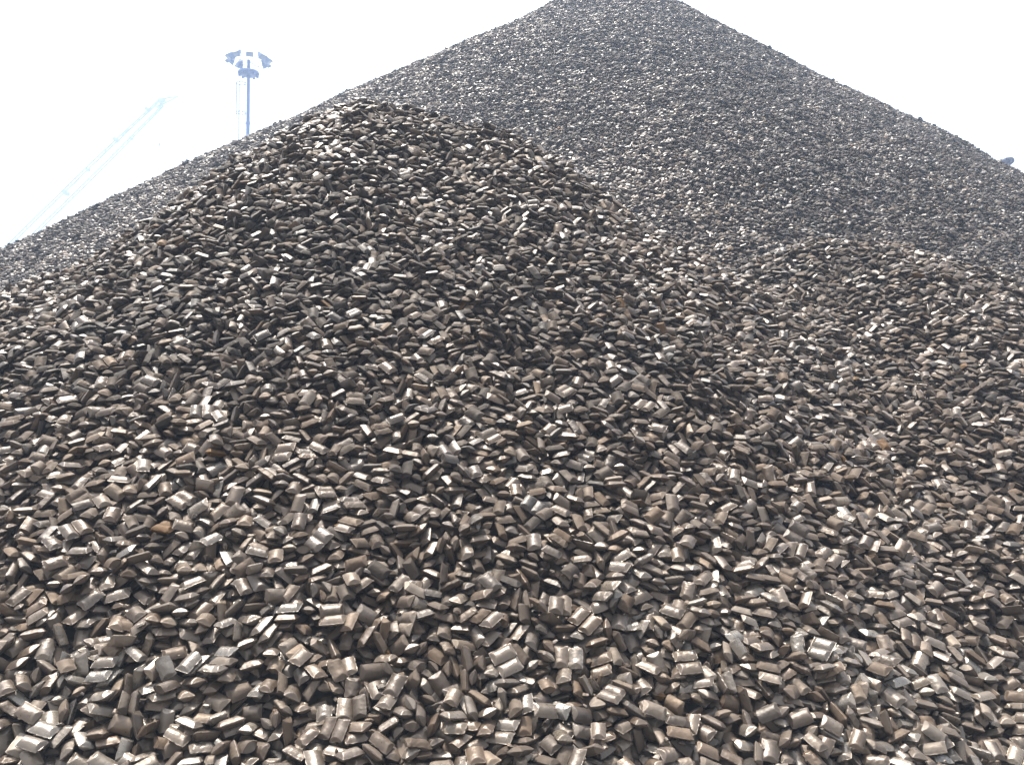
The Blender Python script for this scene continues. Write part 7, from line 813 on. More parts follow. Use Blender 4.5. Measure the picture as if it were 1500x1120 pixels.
1531,-706,-64,42,-14,-176,32,1532,113,-8,22,43,174,4,1532,600,-60,14,28,94,33,1533,365,-83,-19,-11,-93,30,1533,676,-28,3,-46,-74,4,1535,-1194,-18,5,-26,-49,54,1535,20,-6,-32,-1,96,4,1536,264,-57,4,39,-164,11,
1537,-350,15,-25,-13,48,4,1538,-1867,19,8,47,93,24,1538,-828,-35,-84,-35,86,24,1539,-572,-45,21,30,44,44,1540,-752,-73,28,20,147,3,1541,-1797,4,37,50,104,23,1541,-456,-21,2,-10,115,44,1546,-1348,-78,6,21,-85,20,
1546,-578,-3,-42,-16,-80,24,1546,509,-43,-8,32,124,44,1547,-92,-5,7,-50,176,24,1554,991,-51,1,-5,-136,14,1555,-1617,13,-3,-18,175,14,1555,-704,-10,-53,-48,-122,4,1558,-1049,-31,14,-22,-140,14,1559,775,3,1,-8,-41,4,
1560,-1244,-36,-16,13,39,30,1560,223,-4,-6,6,3,14,1560,1310,-4,-26,39,66,24,1563,-939,2,3,26,139,54,1563,1168,-24,17,-37,-99,43,1564,519,5,-47,9,53,4,1564,962,-20,6,5,58,34,1565,-1744,-15,37,17,126,3,
1566,-1514,9,32,-20,179,14,1567,121,-30,-46,27,109,43,1569,-301,-15,-17,0,-84,3,1569,752,-29,-9,16,100,4,1569,1831,-28,0,-6,152,24,1571,-1912,-20,33,22,144,21,1572,1735,-8,79,21,-116,14,1574,-1546,-27,-11,66,80,3,
1575,18,-26,78,24,-110,4,1577,-993,-80,-21,10,-50,0,1577,-428,17,12,6,11,14,1578,1282,-21,26,-54,-69,14,1583,652,-55,17,-6,-72,13,1583,1230,-19,39,-51,-101,4,1584,-1472,-62,2,-5,86,11,1585,355,-34,-25,-44,-35,14,
1588,-1255,8,-10,23,-85,4,1588,-648,-45,39,8,-68,2,1588,-617,-80,26,19,-156,21,1589,892,-51,21,-19,148,24,1590,-1618,-71,-28,26,27,30,1591,1365,-11,120,136,-10,4,1591,1614,-13,-8,9,70,4,1592,-395,-51,11,-3,114,51,
1593,-198,-34,13,6,48,4,1596,-1425,-20,2,49,108,14,1596,1532,-12,-17,-14,-10,4,1597,-1808,-34,-9,13,30,0,1597,-546,-14,-43,-5,-52,14,1598,-876,-54,78,7,146,22,1598,394,-30,0,70,57,33,1599,-1588,-47,-3,-43,-63,22,
1600,-677,8,14,-2,-77,4,1600,-291,9,-16,42,-10,24,1600,548,-36,-49,29,115,12,1600,589,4,-38,30,148,44,1601,-501,9,3,17,99,24,1601,322,-51,-33,43,97,44,1601,1065,-44,-31,8,-61,4,1604,-1901,16,41,49,103,14,
1605,-1347,9,-122,138,-6,54,1605,-124,-55,5,-13,174,34,1606,121,-55,-14,-29,-65,22,1607,-1436,-90,1,-14,34,40,1608,-1115,-26,4,32,144,54,1608,-806,-16,-4,-18,11,4,1610,1086,-6,46,6,82,24,1611,-1687,23,26,27,110,24,
1611,-13,-49,45,10,-137,14,1612,-981,-59,13,1,115,12,1613,-1726,-17,-45,19,-37,42,1613,-64,-66,-8,-55,-76,33,1614,-1344,-107,-28,10,38,0,1614,-282,-49,15,-16,-41,10,1614,1514,-42,-19,-4,5,24,1615,-1371,-23,-21,58,89,13,
1617,-722,-32,84,-2,-154,24,1617,769,-51,-5,30,-122,3,1619,-970,-14,8,14,175,54,1620,-1520,-104,-3,30,113,10,1620,-399,-18,4,9,-50,42,1621,-1665,-62,-41,18,19,1,1623,-1848,8,-43,0,-18,4,1623,131,-22,43,31,110,3,
1625,-1819,38,35,52,116,54,1626,1748,-22,21,-24,-46,24,1632,-1099,-60,5,-30,0,23,1633,-1469,-47,-22,-10,-110,24,1633,920,-11,23,-19,55,44,1634,-822,-42,-20,-6,42,33,1635,-1851,-69,22,83,-24,10,1635,-1070,1,-1,39,72,4,
1639,267,-47,2,-15,-130,4,1642,-1278,-44,-22,0,5,42,1643,462,12,-26,25,-27,14,1643,1157,-37,-8,2,159,2,1645,-1582,-64,20,17,-133,30,1645,-1214,7,-3,31,-175,44,1645,590,-22,1,-4,115,4,1646,-25,-66,-8,55,96,32,
1647,710,-25,-90,24,-47,14,1649,-1203,-56,47,63,-91,1,1651,134,12,-31,-38,-77,14,1651,647,-63,-9,-16,-47,2,1651,941,-46,-42,-6,112,44,1653,-985,-89,-3,-2,-65,20,1653,-528,-17,12,11,124,41,1653,826,-26,35,59,74,14,
1654,-1487,-82,-11,-22,-48,30,1654,-190,-66,0,-1,53,21,1654,1584,-35,0,4,-24,14,1656,-1889,-79,81,-20,-122,21,1656,-501,21,-12,43,25,24,1657,-612,-11,19,7,-173,4,1657,1818,-26,13,-44,-100,34,1658,-1773,30,24,11,151,14,
1658,1222,-28,-17,-6,-19,13,1658,1303,-39,23,-15,-173,11,1659,1914,-24,-33,-1,-140,14,1660,-409,10,1,3,-73,14,1661,-593,27,-7,-6,44,24,1661,1115,-6,-19,28,-72,24,1662,1037,-18,26,-46,-110,14,1663,1362,-14,23,7,-114,24,
1664,-228,-30,11,10,63,24,1667,-872,-36,35,-57,-36,14,1667,219,-54,-31,-9,32,21,1668,-1372,-6,-62,7,66,24,1668,451,-50,-38,-31,-160,2,1668,1197,12,-32,10,-175,44,1669,1298,11,47,-9,42,14,1672,387,-23,-14,18,-5,4,
1674,-1563,0,15,32,161,4,1676,-1796,-58,-32,20,-174,21,1678,-1872,-25,-41,-19,-20,32,1678,-1629,-19,-62,8,-58,23,1680,-1449,-33,66,-28,97,24,1681,-1310,-73,22,-10,-121,1,1681,-925,-58,-8,16,60,1,
1684,-1714,-37,-34,-10,-80,0,1684,-1199,-70,-61,7,119,33,1687,-1722,7,21,12,154,13,1687,-625,-40,21,-13,-145,4,1687,1126,30,-29,-49,167,4,1688,177,-6,-45,1,-39,13,1689,315,-19,-5,-20,-33,14,1690,-1688,33,55,-3,177,4,
1690,-684,-38,-9,47,107,24,1690,247,-10,7,-43,-135,14,1691,-1283,-4,-3,-8,-178,4,1691,-279,13,49,-21,-153,4,1691,-74,-47,-4,-43,-30,44,1693,-1549,-32,6,-24,-56,4,1694,-457,-37,-14,-19,-55,13,1696,-7,-46,-15,-31,-51,24,
1697,-743,-63,-46,21,-49,3,1698,-332,-1,2,20,130,24,1700,-971,-20,-8,-13,169,34,1700,541,-45,11,-3,-112,13,1700,653,-37,-13,51,56,32,1703,-1157,-52,85,40,-53,32,1704,-504,-66,-37,5,-47,21,1705,-1027,-66,5,-22,60,23,
1705,-267,-47,-10,-29,-28,10,1706,-1303,-107,-23,35,105,30,1708,738,-46,7,-7,-13,13,1708,1465,-16,22,19,128,24,1710,101,-52,-16,-14,63,24,1710,335,-54,25,21,155,1,1710,1779,10,-35,29,72,4,1712,-1604,-71,-43,-5,-2,12,
1712,797,-45,-24,57,58,13,1712,1035,-51,11,-38,-121,3,1713,692,-7,-16,-5,-58,4,1714,98,-10,4,-3,-173,4,1715,-865,-41,-11,28,111,24,1715,-135,10,-32,12,-57,24,1716,1535,-5,-16,-12,-84,4,1717,-1795,10,-76,21,57,24,
1718,-163,-39,6,-41,-82,4,1719,-1842,-78,20,48,134,10,1720,888,-29,-85,16,-68,34,1724,477,-3,8,-12,-74,4,1724,1886,-34,-9,-2,-132,34,1725,-1537,-56,8,-5,-93,12,1725,-339,-43,10,22,48,42,1726,-1844,-12,-15,-52,-83,23,
1729,-1386,-92,19,-25,125,0,1730,-1092,-44,46,-13,-147,4,1730,-529,53,-35,-27,51,14,1730,598,-28,33,-30,-173,44,1731,-1414,-28,17,-28,-89,14,1731,-1057,-25,75,6,-159,4,1731,-827,-19,-20,-4,-21,4,
1731,1563,-47,-28,-2,53,12,1733,-1714,-28,-13,-16,-85,20,1733,829,-21,-49,-38,-29,14,1733,1073,-1,27,0,-149,14,1734,-581,9,23,-31,-119,33,1734,387,-66,-25,-13,-21,12,1736,1210,-17,42,5,-110,14,
1737,-681,-52,44,23,-102,24,1738,427,-33,35,14,116,44,1739,1407,-21,47,-10,-145,24,1741,-1184,-85,-14,2,70,20,1741,182,35,10,-6,85,54,1742,-1345,-15,-7,-43,-55,54,1742,1355,-23,24,3,-151,4,1743,9,-64,-29,2,96,44,
1745,-440,-64,-15,14,-94,31,1746,-194,-49,-9,-37,-18,11,1750,1281,-13,43,-15,-165,4,1751,-1173,-17,3,29,89,4,1753,-805,-60,12,-30,-42,32,1753,1147,-34,-18,2,21,13,1754,-1901,-57,19,47,160,30,1757,-871,-68,-4,-23,-40,3,
1757,78,30,42,-6,-3,14,1758,-197,25,-38,-13,59,14,1759,201,-2,-14,9,-56,1,1759,220,-46,-5,-12,-121,41,1760,1540,11,0,-35,-154,4,1761,-1480,-25,-15,17,64,24,1762,-729,-77,0,54,123,30,1762,-555,-75,-25,0,17,10,
1764,1742,-18,-16,33,-40,14,1765,-1651,-20,-31,-9,-11,4,1765,520,-23,28,4,-104,24,1766,902,-28,-46,21,169,34,1767,-754,-18,16,-2,-119,44,1768,-596,-26,12,18,136,14,1768,-79,-12,24,27,63,14,1768,730,5,18,-19,-93,14,
1769,-1799,-35,53,-35,-10,11,1769,-296,10,-48,9,18,4,1770,-424,2,58,22,113,24,1771,-1845,26,42,-3,153,14,1771,-1210,-52,10,0,-103,2,1771,-475,-16,38,14,123,44,1772,-954,-53,12,-10,179,14,1772,1071,-28,28,-3,-145,14,
1776,-1752,43,-54,17,-27,54,1776,-1572,-12,89,-22,73,4,1776,-1093,-86,-10,1,-3,11,1776,626,3,-36,-16,0,24,1778,-1298,-78,3,-6,-94,12,1780,93,-34,-17,26,101,23,1781,1860,4,-49,-2,55,24,1782,-1901,-86,-5,-37,-68,0,
1782,-1387,-90,-28,-42,-160,21,1784,1497,-8,3,-48,-124,14,1785,-346,-31,-26,18,-49,14,1785,496,-56,5,-9,-53,22,1785,1018,-28,54,-36,-142,4,1787,-1814,-85,37,7,-141,20,1788,-1475,-61,-19,-33,-46,42,
1789,-1004,-8,64,22,-176,4,1789,-62,-65,0,13,112,30,1789,317,-12,3,-41,-118,14,1793,-1873,-14,12,-27,-90,24,1793,-634,-49,-11,-20,-75,13,1793,-593,13,23,-32,-118,4,1794,-680,-70,12,-9,175,31,1794,1649,-35,-5,6,48,14,
1796,635,-33,12,25,130,32,1796,1261,-50,-2,-14,-129,22,1797,1473,-39,30,-31,-159,13,1798,-1544,-61,-18,-9,9,21,1798,-356,-77,42,9,58,1,1799,-1230,-19,-4,-15,-128,24,1799,809,-59,7,47,87,11,1801,-1382,-55,-40,32,-51,12,
1801,-160,-8,11,30,107,3,1802,721,-20,1,8,-129,3,1804,-1681,-47,6,16,99,21,1804,864,-60,-30,1,11,42,1806,-486,27,8,38,-3,4,1806,1113,-1,-35,22,-18,4,1808,111,-3,-42,-4,-32,4,1809,242,-26,-7,11,-64,4,
1811,-1093,-45,-6,24,110,44,1811,1406,-31,3,34,122,14,1812,639,-68,23,-7,-122,32,1814,-1696,19,-11,36,-10,24,1815,-1605,-52,-16,-37,-13,12,1816,-248,13,34,8,156,4,1817,159,-67,4,10,118,20,1818,-405,-51,-72,34,56,22,
1818,446,-9,-54,-10,62,14,1820,675,16,52,-14,-157,14,1822,-463,-47,-24,-34,-13,11,1822,-346,-4,56,-9,133,4,1822,1188,-8,47,-2,-46,44,1824,-502,-59,38,-26,-139,20,1826,256,-81,-11,-10,-18,11,1827,-821,-23,-14,-8,105,14,
1827,290,-57,32,6,166,13,1827,1547,-4,-65,13,116,4,1829,-931,-37,-24,9,-48,24,1829,994,-28,46,-6,-152,34,1830,-118,13,-6,-10,-64,4,1830,542,-47,-6,-8,-53,24,1831,-1578,-6,-6,42,156,24,1833,1775,-13,22,-25,-154,14,
1835,10,-35,4,24,159,4,1836,-1436,-7,28,38,152,14,1836,838,-22,-10,0,9,14,1839,-1793,0,42,-27,-69,14,1839,-565,-73,23,1,-88,10,1841,-1272,-34,-25,-21,-21,24,1842,-277,-22,45,17,104,4,1843,-1828,-38,-23,-2,64,20,
1843,-1570,-77,8,31,145,20,1843,-1152,-69,-6,4,59,12,1843,915,-48,-20,19,19,4,1843,1721,-28,-30,-10,53,34,1846,-312,-67,58,-47,124,31,1847,150,-29,-41,-2,-35,13,1848,-1371,-11,7,0,-23,4,1848,-654,-15,16,-33,-102,34,
1851,-746,-23,-24,18,139,4,1851,282,11,36,0,-92,14,1851,422,-5,50,23,-124,4,1854,-1431,-75,8,-55,-96,0,1855,449,-48,30,24,-174,11,1855,1840,-5,16,25,34,44,1857,75,-22,-57,-10,26,4,1858,-1902,-34,67,2,-172,13,
1858,-1289,-74,-9,26,29,10,1859,1528,-36,-39,-9,106,23,1860,-1880,-92,35,9,-167,0,1860,-21,-53,-14,1,28,3,1861,-584,-16,8,-24,-45,4,1862,168,1,8,-53,-153,14,1863,-172,-41,3,10,17,1,1864,615,-6,-57,25,31,4,
1865,1050,-14,-40,-36,-32,4,1866,612,-55,10,-46,-76,24,1867,-554,15,0,-22,-109,44,1868,1283,-17,12,-18,24,14,1868,1406,6,4,44,36,4,1868,1464,0,-46,-8,0,14,1869,-101,-19,3,4,-142,3,1869,691,-58,57,-32,29,21,
1872,-1475,-11,-34,-3,17,24,1872,-669,-39,-33,-30,12,4,1873,-1212,-8,18,10,126,14,1873,658,1,-52,-9,17,4,1876,-1851,17,-23,59,-96,4,1877,-1401,-59,43,-30,170,30,1878,-1330,-45,-10,-17,-126,22,1878,-213,27,-8,-14,-78,14,
1878,1194,-31,12,-5,-66,4,1879,-1901,-119,-1,-50,-92,10,1879,-1655,-28,-4,4,45,1,1879,799,-35,14,-35,-134,24,1879,972,-41,23,-13,-151,3,1880,-1072,-62,30,11,118,3,1881,-1762,-10,-7,30,128,14,1881,-1512,-56,1,20,89,0,
1883,-1008,-48,14,8,153,4,1883,-488,20,-44,-47,-81,14,1883,1116,-4,37,20,-106,24,1884,-866,-52,12,-10,-152,4,1886,-1771,-85,-44,7,39,10,1887,-215,-10,-9,10,62,32,1887,312,-35,4,-25,166,23,1889,-261,-29,20,43,90,4,
1890,-1828,-44,-60,-33,45,22,1891,-780,-51,4,18,53,4,1892,-1208,-77,18,-30,80,30,1892,418,-51,-32,28,46,23,1893,-700,-53,-27,14,44,3,1894,-1658,8,6,5,-92,44,1895,-967,-21,-16,18,60,4,1896,-1342,-81,8,14,171,0,
1897,-938,-69,-8,-4,101,1,1898,-1151,-3,11,-35,-134,4,1898,-79,-58,-30,-20,-41,2,1898,1918,4,-14,16,108,44,1899,-351,-61,4,27,75,1,1901,83,-55,-30,7,43,44,1902,1768,-4,-19,25,-48,4,1905,-1538,-16,8,10,113,14,
1905,1036,-39,-34,8,30,3,1905,1362,-8,-38,-13,8,4,1906,853,9,-21,31,78,14,1910,-1207,-35,-7,-7,84,13,1912,-593,-38,1,-9,15,23,1916,811,-15,34,31,73,4,1917,182,-37,43,20,-73,14,1919,447,-2,-13,30,78,44,
1920,-361,-25,11,-33,-134,14,
]
# ------------------------------------------------------------------ the packing: settled positions of briquettes on a slope, decoded
rec = np.array(PACKING, dtype=float).reshape(-1, 7)      # mm along the contour, mm upslope, mm off the surface, three turns in degrees, kind*10 + how exposed
PU, PV, PN = rec[:, 0]/1000*SC, rec[:, 1]/1000*SC, rec[:, 2]/1000*SC
PK, PE = (rec[:, 6]//10).astype(int), (rec[:, 6] % 10).astype(int)
def euler_m(a):
    cx, cy, cz = np.cos(a).T; sx, sy, sz = np.sin(a).T
    return np.stack([np.stack([cy*cz, sx*sy*cz-cx*sz, cx*sy*cz+sx*sz], -1),
                     np.stack([cy*sz, sx*sy*sz+cx*cz, cx*sy*sz-sx*cz], -1),
                     np.stack([-sy, sx*cy, cx*cy], -1)], -2)
PM = euler_m(np.radians(rec[:, 3:6]))          # briquette axes in slope frame: contour, upslope, normal
# most fused pairs come apart into two single pieces
pairs = np.nonzero((PK == 5) & (np.arange(len(PK)) % 5 != 0))[0]
half = PM[pairs][:, :, 1]*(.034*SC)
PU = np.concatenate([PU, PU[pairs]-half[:, 0]]); PV = np.concatenate([PV, PV[pairs]-half[:, 1]]); PN = np.concatenate([PN, PN[pairs]-half[:, 2]])
PU[pairs] += half[:, 0]; PV[pairs] += half[:, 1]; PN[pairs] += half[:, 2]
PM = np.concatenate([PM, PM[pairs]]); PE = np.concatenate([PE, PE[pairs]]); PK[pairs] = 0; PK = np.concatenate([PK, PK[pairs]])
def frames(x, y):
    gx, gy = heap_grad(x, y)
    g = np.sqrt(gx*gx+gy*gy)+1e-6
    up = np.stack([gx/g, gy/g, g], -1); up /= np.linalg.norm(up, axis=-1)[..., None]
    ct = np.stack([gy/g, -gx/g, np.zeros_like(g)], -1)
    nn = np.cross(ct, up)
    return np.stack([ct, up, nn], -2), g      # rows
rng = np.random.default_rng(7)
SP = 1.34
sites = []
for i in range(-32, 33):
    for j in range(-1, 34):
        sx, sy = i*SP+(j % 2)*SP/2+rng.uniform(-.27, .27), 1.2+j*SP*.8+rng.uniform(-.22, .22)
        lim = .62*sy+2.6
        if abs(sx-0.0) > lim+2: continue
        # skip the far side of the main heap
        if sy > AY-0.0+1.0: continue
        sites.append((sx, sy))
sites = np.array(sites)
xs, ys, zs, Ms, ks, es, cs = [], [], [], [], [], [], []
order = [(c, 0.0) for c in range(len(sites))]+[(c, .042) for c in range(len(sites)) if sites[c, 1] < 9]      # second round: pieces under the top ones
for c, sunk in order:
    sx, sy = sites[c]
    F, g = frames(np.array([sx]), np.array([sy])); F = F[0]
    if heap_h(sx, sy) < .03: continue
    cu, cv = rng.uniform(-.42, .42, 2)
    if c % 2: mu = -1
    else: mu = 1
    u = (PU-cu)*mu; v = PV-cv
    sel = (np.abs(u) < 1.12) & (np.abs(v) < 1.22)
    if sy > 10: sel &= PE >= 1
    if sunk: sel &= PE >= 2
    idx = np.nonzero(sel)[0]
    P = F[0][None]*u[idx, None]+F[1][None]*v[idx, None]
    x = sx+P[:, 0]; y = sy+P[:, 1]
    d = (sites[None, :, 0]-x[:, None])**2+(sites[None, :, 1]-y[:, None])**2
    jit = np.argmin(d, 1) == c
    idx = idx[jit]; x = x[jit]; y = y[jit]
    if not len(idx): continue
    Fl, g = frames(x, y)
    h = heap_h(x, y)
    n = PN[idx]-sunk
    pos = np.stack([x, y, h], -1)+Fl[:, 2]*n[:, None]
    M = PM[idx].copy()
    if mu < 0:           # mirror across the contour axis, kept a proper rotation (the briquette is symmetric about its own axes)
        M[:, 0, :] *= -1; M[:, :, 0] *= -1
    # pieces settle flatter than the slope they lie on
    gg = np.tan(np.arctan(Fl[:, 1, 2]/np.maximum(1e-6, np.hypot(Fl[:, 1, 0], Fl[:, 1, 1])))*.78)
    hx, hy = Fl[:, 0, 1]*-1, Fl[:, 0, 0]
    up_ = np.stack([hx, hy, gg], -1); up_ /= np.linalg.norm(up_, axis=1)[:, None]
    Fo = np.stack([Fl[:, 0], up_, np.cross(Fl[:, 0], up_)], 1)
    Mw = np.einsum('nij,nik->njk', Fo, M)
    xs.append(pos[:, 0]); ys.append(pos[:, 1]); zs.append(pos[:, 2]); Ms.append(Mw); ks.append(PK[idx]); es.append(PE[idx]*(sunk == 0)); cs.append(np.full(len(idx), c+100000*(sunk > 0)))
X, Y, Z = map(np.concatenate, (xs, ys, zs)); M = np.concatenate(Ms); K = np.concatenate(ks); E_ = np.concatenate(es); CC = np.concatenate(cs)
# keep what the view or a step beside it can see
keep = (np.abs(X) < .62*Y+1.7) & (Y > .9)
# below the tangent: on the main cone drop the hidden far side (gradient pointing away from the eye)
gx, gy = heap_grad(X, Y, .5)
toeye = np.stack([-X, -Y, EYE-Z], -1)
nn = np.stack([-gx, -gy, np.ones_like(gx)], -1)
facing = (toeye*nn).sum(1)/np.linalg.norm(toeye, axis=1)/np.linalg.norm(nn, axis=1)
keep &= facing > -.12
# drop what stays hidden from the eye and from places a step beside or above it
far_ = np.nonzero(keep & (Y > 7.5))[0]
seen = np.zeros(len(far_), bool)
for side, lift in ((0, 0), (-2.0, 0), (2.0, 0), (0, .8)):
    ok_ = np.ones(len(far_), bool)
    for f_ in np.linspace(.2, .97, 48):
        px_, py_ = side+(X[far_]-side)*f_, Y[far_]*f_
        ok_ &= EYE+lift+(Z[far_]+.12-EYE-lift)*f_ > heap_h(px_, py_)-.10
    seen |= ok_
keep[far_[~seen]] = False
X, Y, Z, M, K, E_, CC = X[keep], Y[keep], Z[keep], M[keep], K[keep], E_[keep], CC[keep]
# thin out near-coincident neighbours from different patches
near = np.nonzero(Y < 10)[0]
kd = KDTree(len(near))
for i in near: kd.insert((X[i], Y[i], Z[i]), int(i))
kd.balance()
dead = set()
for i in near:
    if i in dead: continue
    for co, j, dist in kd.find_range((X[i], Y[i], Z[i]), .0285):
        if j > i and CC[j] != CC[i]: dead.add(j)
alive = np.ones(len(X), bool); alive[list(dead)] = False
X, Y, Z, M, K, E_ = X[alive], Y[alive], Z[alive], M[alive], K[alive], E_[alive]
NB = len(X)
SZ = rng.uniform(.93, 1.07, NB)
# crumbs and broken ends caught between the pieces
src_i = np.nonzero((Y < 9.5) & (rng.random(NB) < .30))[0]
nc = len(src_i)
X = np.concatenate([X, X[src_i]+rng.uniform(-.05, .05, nc)]); Y = np.concatenate([Y, Y[src_i]+rng.uniform(-.045, .045, nc)])
shift_z = heap_h(X[NB:], Y[NB:])-heap_h(X[src_i], Y[src_i])
Z = np.concatenate([Z, Z[src_i]+shift_z-.002])
M = np.concatenate([M, M[rng.integers(0, NB, nc)]]); K = np.concatenate([K, np.full(nc, 3)]); E_ = np.concatenate([E_, np.zeros(nc, int)])
SZ = np.concatenate([SZ, rng.uniform(.22, .55, nc)])
NB = len(X)
print('briquettes', NB)
VI = np.array([BYKIND[int(k)][r % len(BYKIND[int(k)])] for k, r in zip(K, rng.integers(0, 100, NB))])
# darker with distance, with local bluer or browner streaks and each briquette's own tone
TN = .56-.22*np.clip((4.6-Y)/1.5, 0, 1)+.12*np.clip((Y-3.9)/.8, 0, 1)+.11*np.clip((Y-7.5)/2, 0, 1)+.16*vn(X*.5, Y*.5, 21)+.10*vn(X*2.1, Y*2.1, 22)+rng.normal(0, .14, NB)
TN = np.clip(TN, 0, .965)
LT, BR, SH = rng.random(NB), rng.random(NB), rng.random(NB)*1.06+.10*(Y > 9)+.10*(Y < 4.1)
rusty = rng.random(NB) < .003
BR[rusty] = 2.4; TN[rusty] = np.minimum(TN[rusty], .6); SH[rusty] = 0; LT[rusty] = .8
# random half turns about the briquette's own axes: same packing, other face up
fl = rng.integers(0, 4, NB)
D = np.ones((NB, 3)); D[fl == 1, 0] = -1; D[fl == 1, 1] = -1; D[fl == 2, 1] = -1; D[fl == 2, 2] = -1; D[fl == 3, 0] = -1; D[fl == 3, 2] = -1
M = M*D[:, None, :]
def m2q(M):
    return [Matrix(m.tolist()).to_quaternion() for m in M]

# ------------------------------------------------------------------ the 300 nearest briquettes, each an object of its own
def project(X, Y, Z):
    dx, dy, dz = X, Y, Z-EYE
    cy = dy*math.cos(PITCH)+dz*math.sin(PITCH); cz = -dy*math.sin(PITCH)+dz*math.cos(PITCH)
    return 750+FPX*dx/cy, 560-FPX*cz/cy, cy
PX, PY, DD = project(X, Y, Z)
inframe = (PX > 12) & (PX < 1488) & (PY < 1108) & (PY > 0) & (Y > 1.5)
score = np.where(inframe & (E_ >= 3), DD, 1e9)
pick = np.argsort(score)[:300]
QS = {int(i): q for i, q in zip(pick, m2q(M[pick]))}
def tone_word(i):
    if BR[i] > 2: return 'rusty brown'
    bright = (.76+.48*LT[i])*np.interp(TN[i], [.25, .96], [1.28, .52])
    shine = 'glossy' if SH[i]-TN[i] > .03 else 'matt'
    shade = 'pale' if bright > 1.2 else ('dark' if bright < .88 else 'mid-toned')
    return f"{shine} {shade} {'brown' if BR[i] > .55 else 'grey'}"
def pose_word(i):
    zt = abs(M[i][2, 2]); xl = abs(M[i][2, 0])
    if xl > .75: return 'upended'
    if zt > .86: return 'flat-lying'
    if zt > .5: return 'tilted'
    return 'edge-on'
def shape_word(v):
    return 'broken half ' if v in BROKEN_IDS else 'double-width ' if v in DOUBLE_IDS else ''
def region_word(px, py):
    h = ['far left', 'left', 'centre', 'right', 'far right'][min(4, int(px/300))]
    return h
ORD = ['', 'second', 'third', 'fourth', 'fifth', 'sixth', 'seventh', 'eighth', 'ninth', 'tenth', 'eleventh', 'twelfth', 'thirteenth', 'fourteenth', 'fifteenth', 'sixteenth', 'seventeenth', 'eighteenth', 'nineteenth', 'twentieth']
cls = {}
ymed = np.median(PY[pick])
for i in pick:
    key = (tone_word(i), pose_word(i), shape_word(VI[i]), region_word(PX[i], PY[i]), 'lowest row along the bottom edge' if PY[i] > ymed else 'second band above the bottom edge')
    cls.setdefault(key, []).append(int(i))
protos = {}
made = 0
for key, members in cls.items():
    members.sort(key=lambda i: PX[i])
    for r, i in enumerate(members):
        o = bpy.data.objects.new('iron_briquette', MESHES[VI[i]])
        C.objects.link(o)
        o.rotation_mode = 'QUATERNION'; o.rotation_quaternion = QS[i]; o.location = (X[i], Y[i], Z[i]); o.scale = (SZ[i],)*3
        o['tone'] = float(TN[i]); o['light'] = float(LT[i]); o['brown'] = float(BR[i]); o['shine'] = float(SH[i])
        tone, pose, shp, hh, band = key
        n = len(members)
        where = 'at the bottom' if band.startswith('lowest') else 'above the bottom row'
        first = '' if n == 1 else ('leftmost ' if r == 0 else ('rightmost ' if r == n-1 else f'{ORD[r]} from left, '))
        tag(o, f'{first}{tone} {pose} {shp}briquette {where}, {hh}', 'briquette', 'nearest briquettes at the foot of the heap')
        protos.setdefault(int(VI[i]), o); made += 1
for v in range(len(MESHES)):
    if v not in protos: print('no prototype for variant', v)

# ------------------------------------------------------------------ the rest of the heap: one object
rest = np.ones(NB, bool); rest[pick] = False
for v in range(len(MESHES)):          # a variant without an individual is shown by its kind-mate
    if v not in protos:
        alt = [a for a in BYKIND[VARIANTS[v][0]] if a in protos] or list(protos)
        VI[VI == v] = alt[0]
R_ = np.nonzero(rest)[0]
me = bpy.data.meshes.new('briquette_heap')
me.vertices.add(len(R_))
me.vertices.foreach_set('co', np.stack([X[R_], Y[R_], Z[R_]], -1).astype(np.float32).ravel())
a = me.attributes.new('q', 'QUATERNION', 'POINT')
def m2q_np(M):
    m00, m11, m22 = M[:, 0, 0], M[:, 1, 1], M[:, 2, 2]
    q = np.stack([1+m00+m11+m22, 1+m00-m11-m22, 1-m00+m11-m22, 1-m00-m11+m22], -1)
    q = np.sqrt(np.maximum(q, 0))/2
    k = np.argmax(q, 1); out = np.zeros((len(M), 4)); r = np.arange(len(M))
    s = {(1, 0): M[:, 2, 1]-M[:, 1, 2], (2, 0): M[:, 0, 2]-M[:, 2, 0], (3, 0): M[:, 1, 0]-M[:, 0, 1],
         (1, 2): M[:, 0, 1]+M[:, 1, 0], (1, 3): M[:, 0, 2]+M[:, 2, 0], (2, 3): M[:, 1, 2]+M[:, 2, 1]}
    for kk in range(4):
        sel = k == kk; d = 4*q[sel, kk]
        for c in range(4):
            out[sel, c] = q[sel, kk] if c == kk else (s[(max(c, kk), 0)] if 0 in (c, kk) else s[(min(c, kk), max(c, kk))])[sel]/d
    return out
a.data.foreach_set('value', m2q_np(M[R_]).astype(np.float32).ravel())
a = me.attributes.new('size', 'FLOAT', 'POINT'); a.data.foreach_set('value', SZ[R_].astype(np.float32))
a = me.attributes.new('tone', 'FLOAT', 'POINT'); a.data.foreach_set('value', TN[R_].astype(np.float32))
for key, val in (('light', LT), ('brown', BR), ('shine', SH)):
    a = me.attributes.new(key, 'FLOAT', 'POINT'); a.data.foreach_set('value', val[R_].astype(np.float32))
a = me.attributes.new('vi', 'INT', 'POINT'); a.data.foreach_set('value', VI[R_].astype(np.int32))
heap = bpy.data.objects.new('briquette_heap', me); C.objects.link(heap)
tag(heap, 'huge grey-brown heap of pressed iron briquettes filling the yard', 'briquette heap', kind='stuff')
ng = bpy.data.node_groups.new('scatter', 'GeometryNodeTree')
ng.interface.new_socket('Geometry', in_out='INPUT', socket_type='NodeSocketGeometry')
ng.interface.new_socket('Geometry', in_out='OUTPUT', socket_type='NodeSocketGeometry')
G, GL = ng.nodes, ng.links
gi, go = G.new('NodeGroupInput'), G.new('NodeGroupOutput')
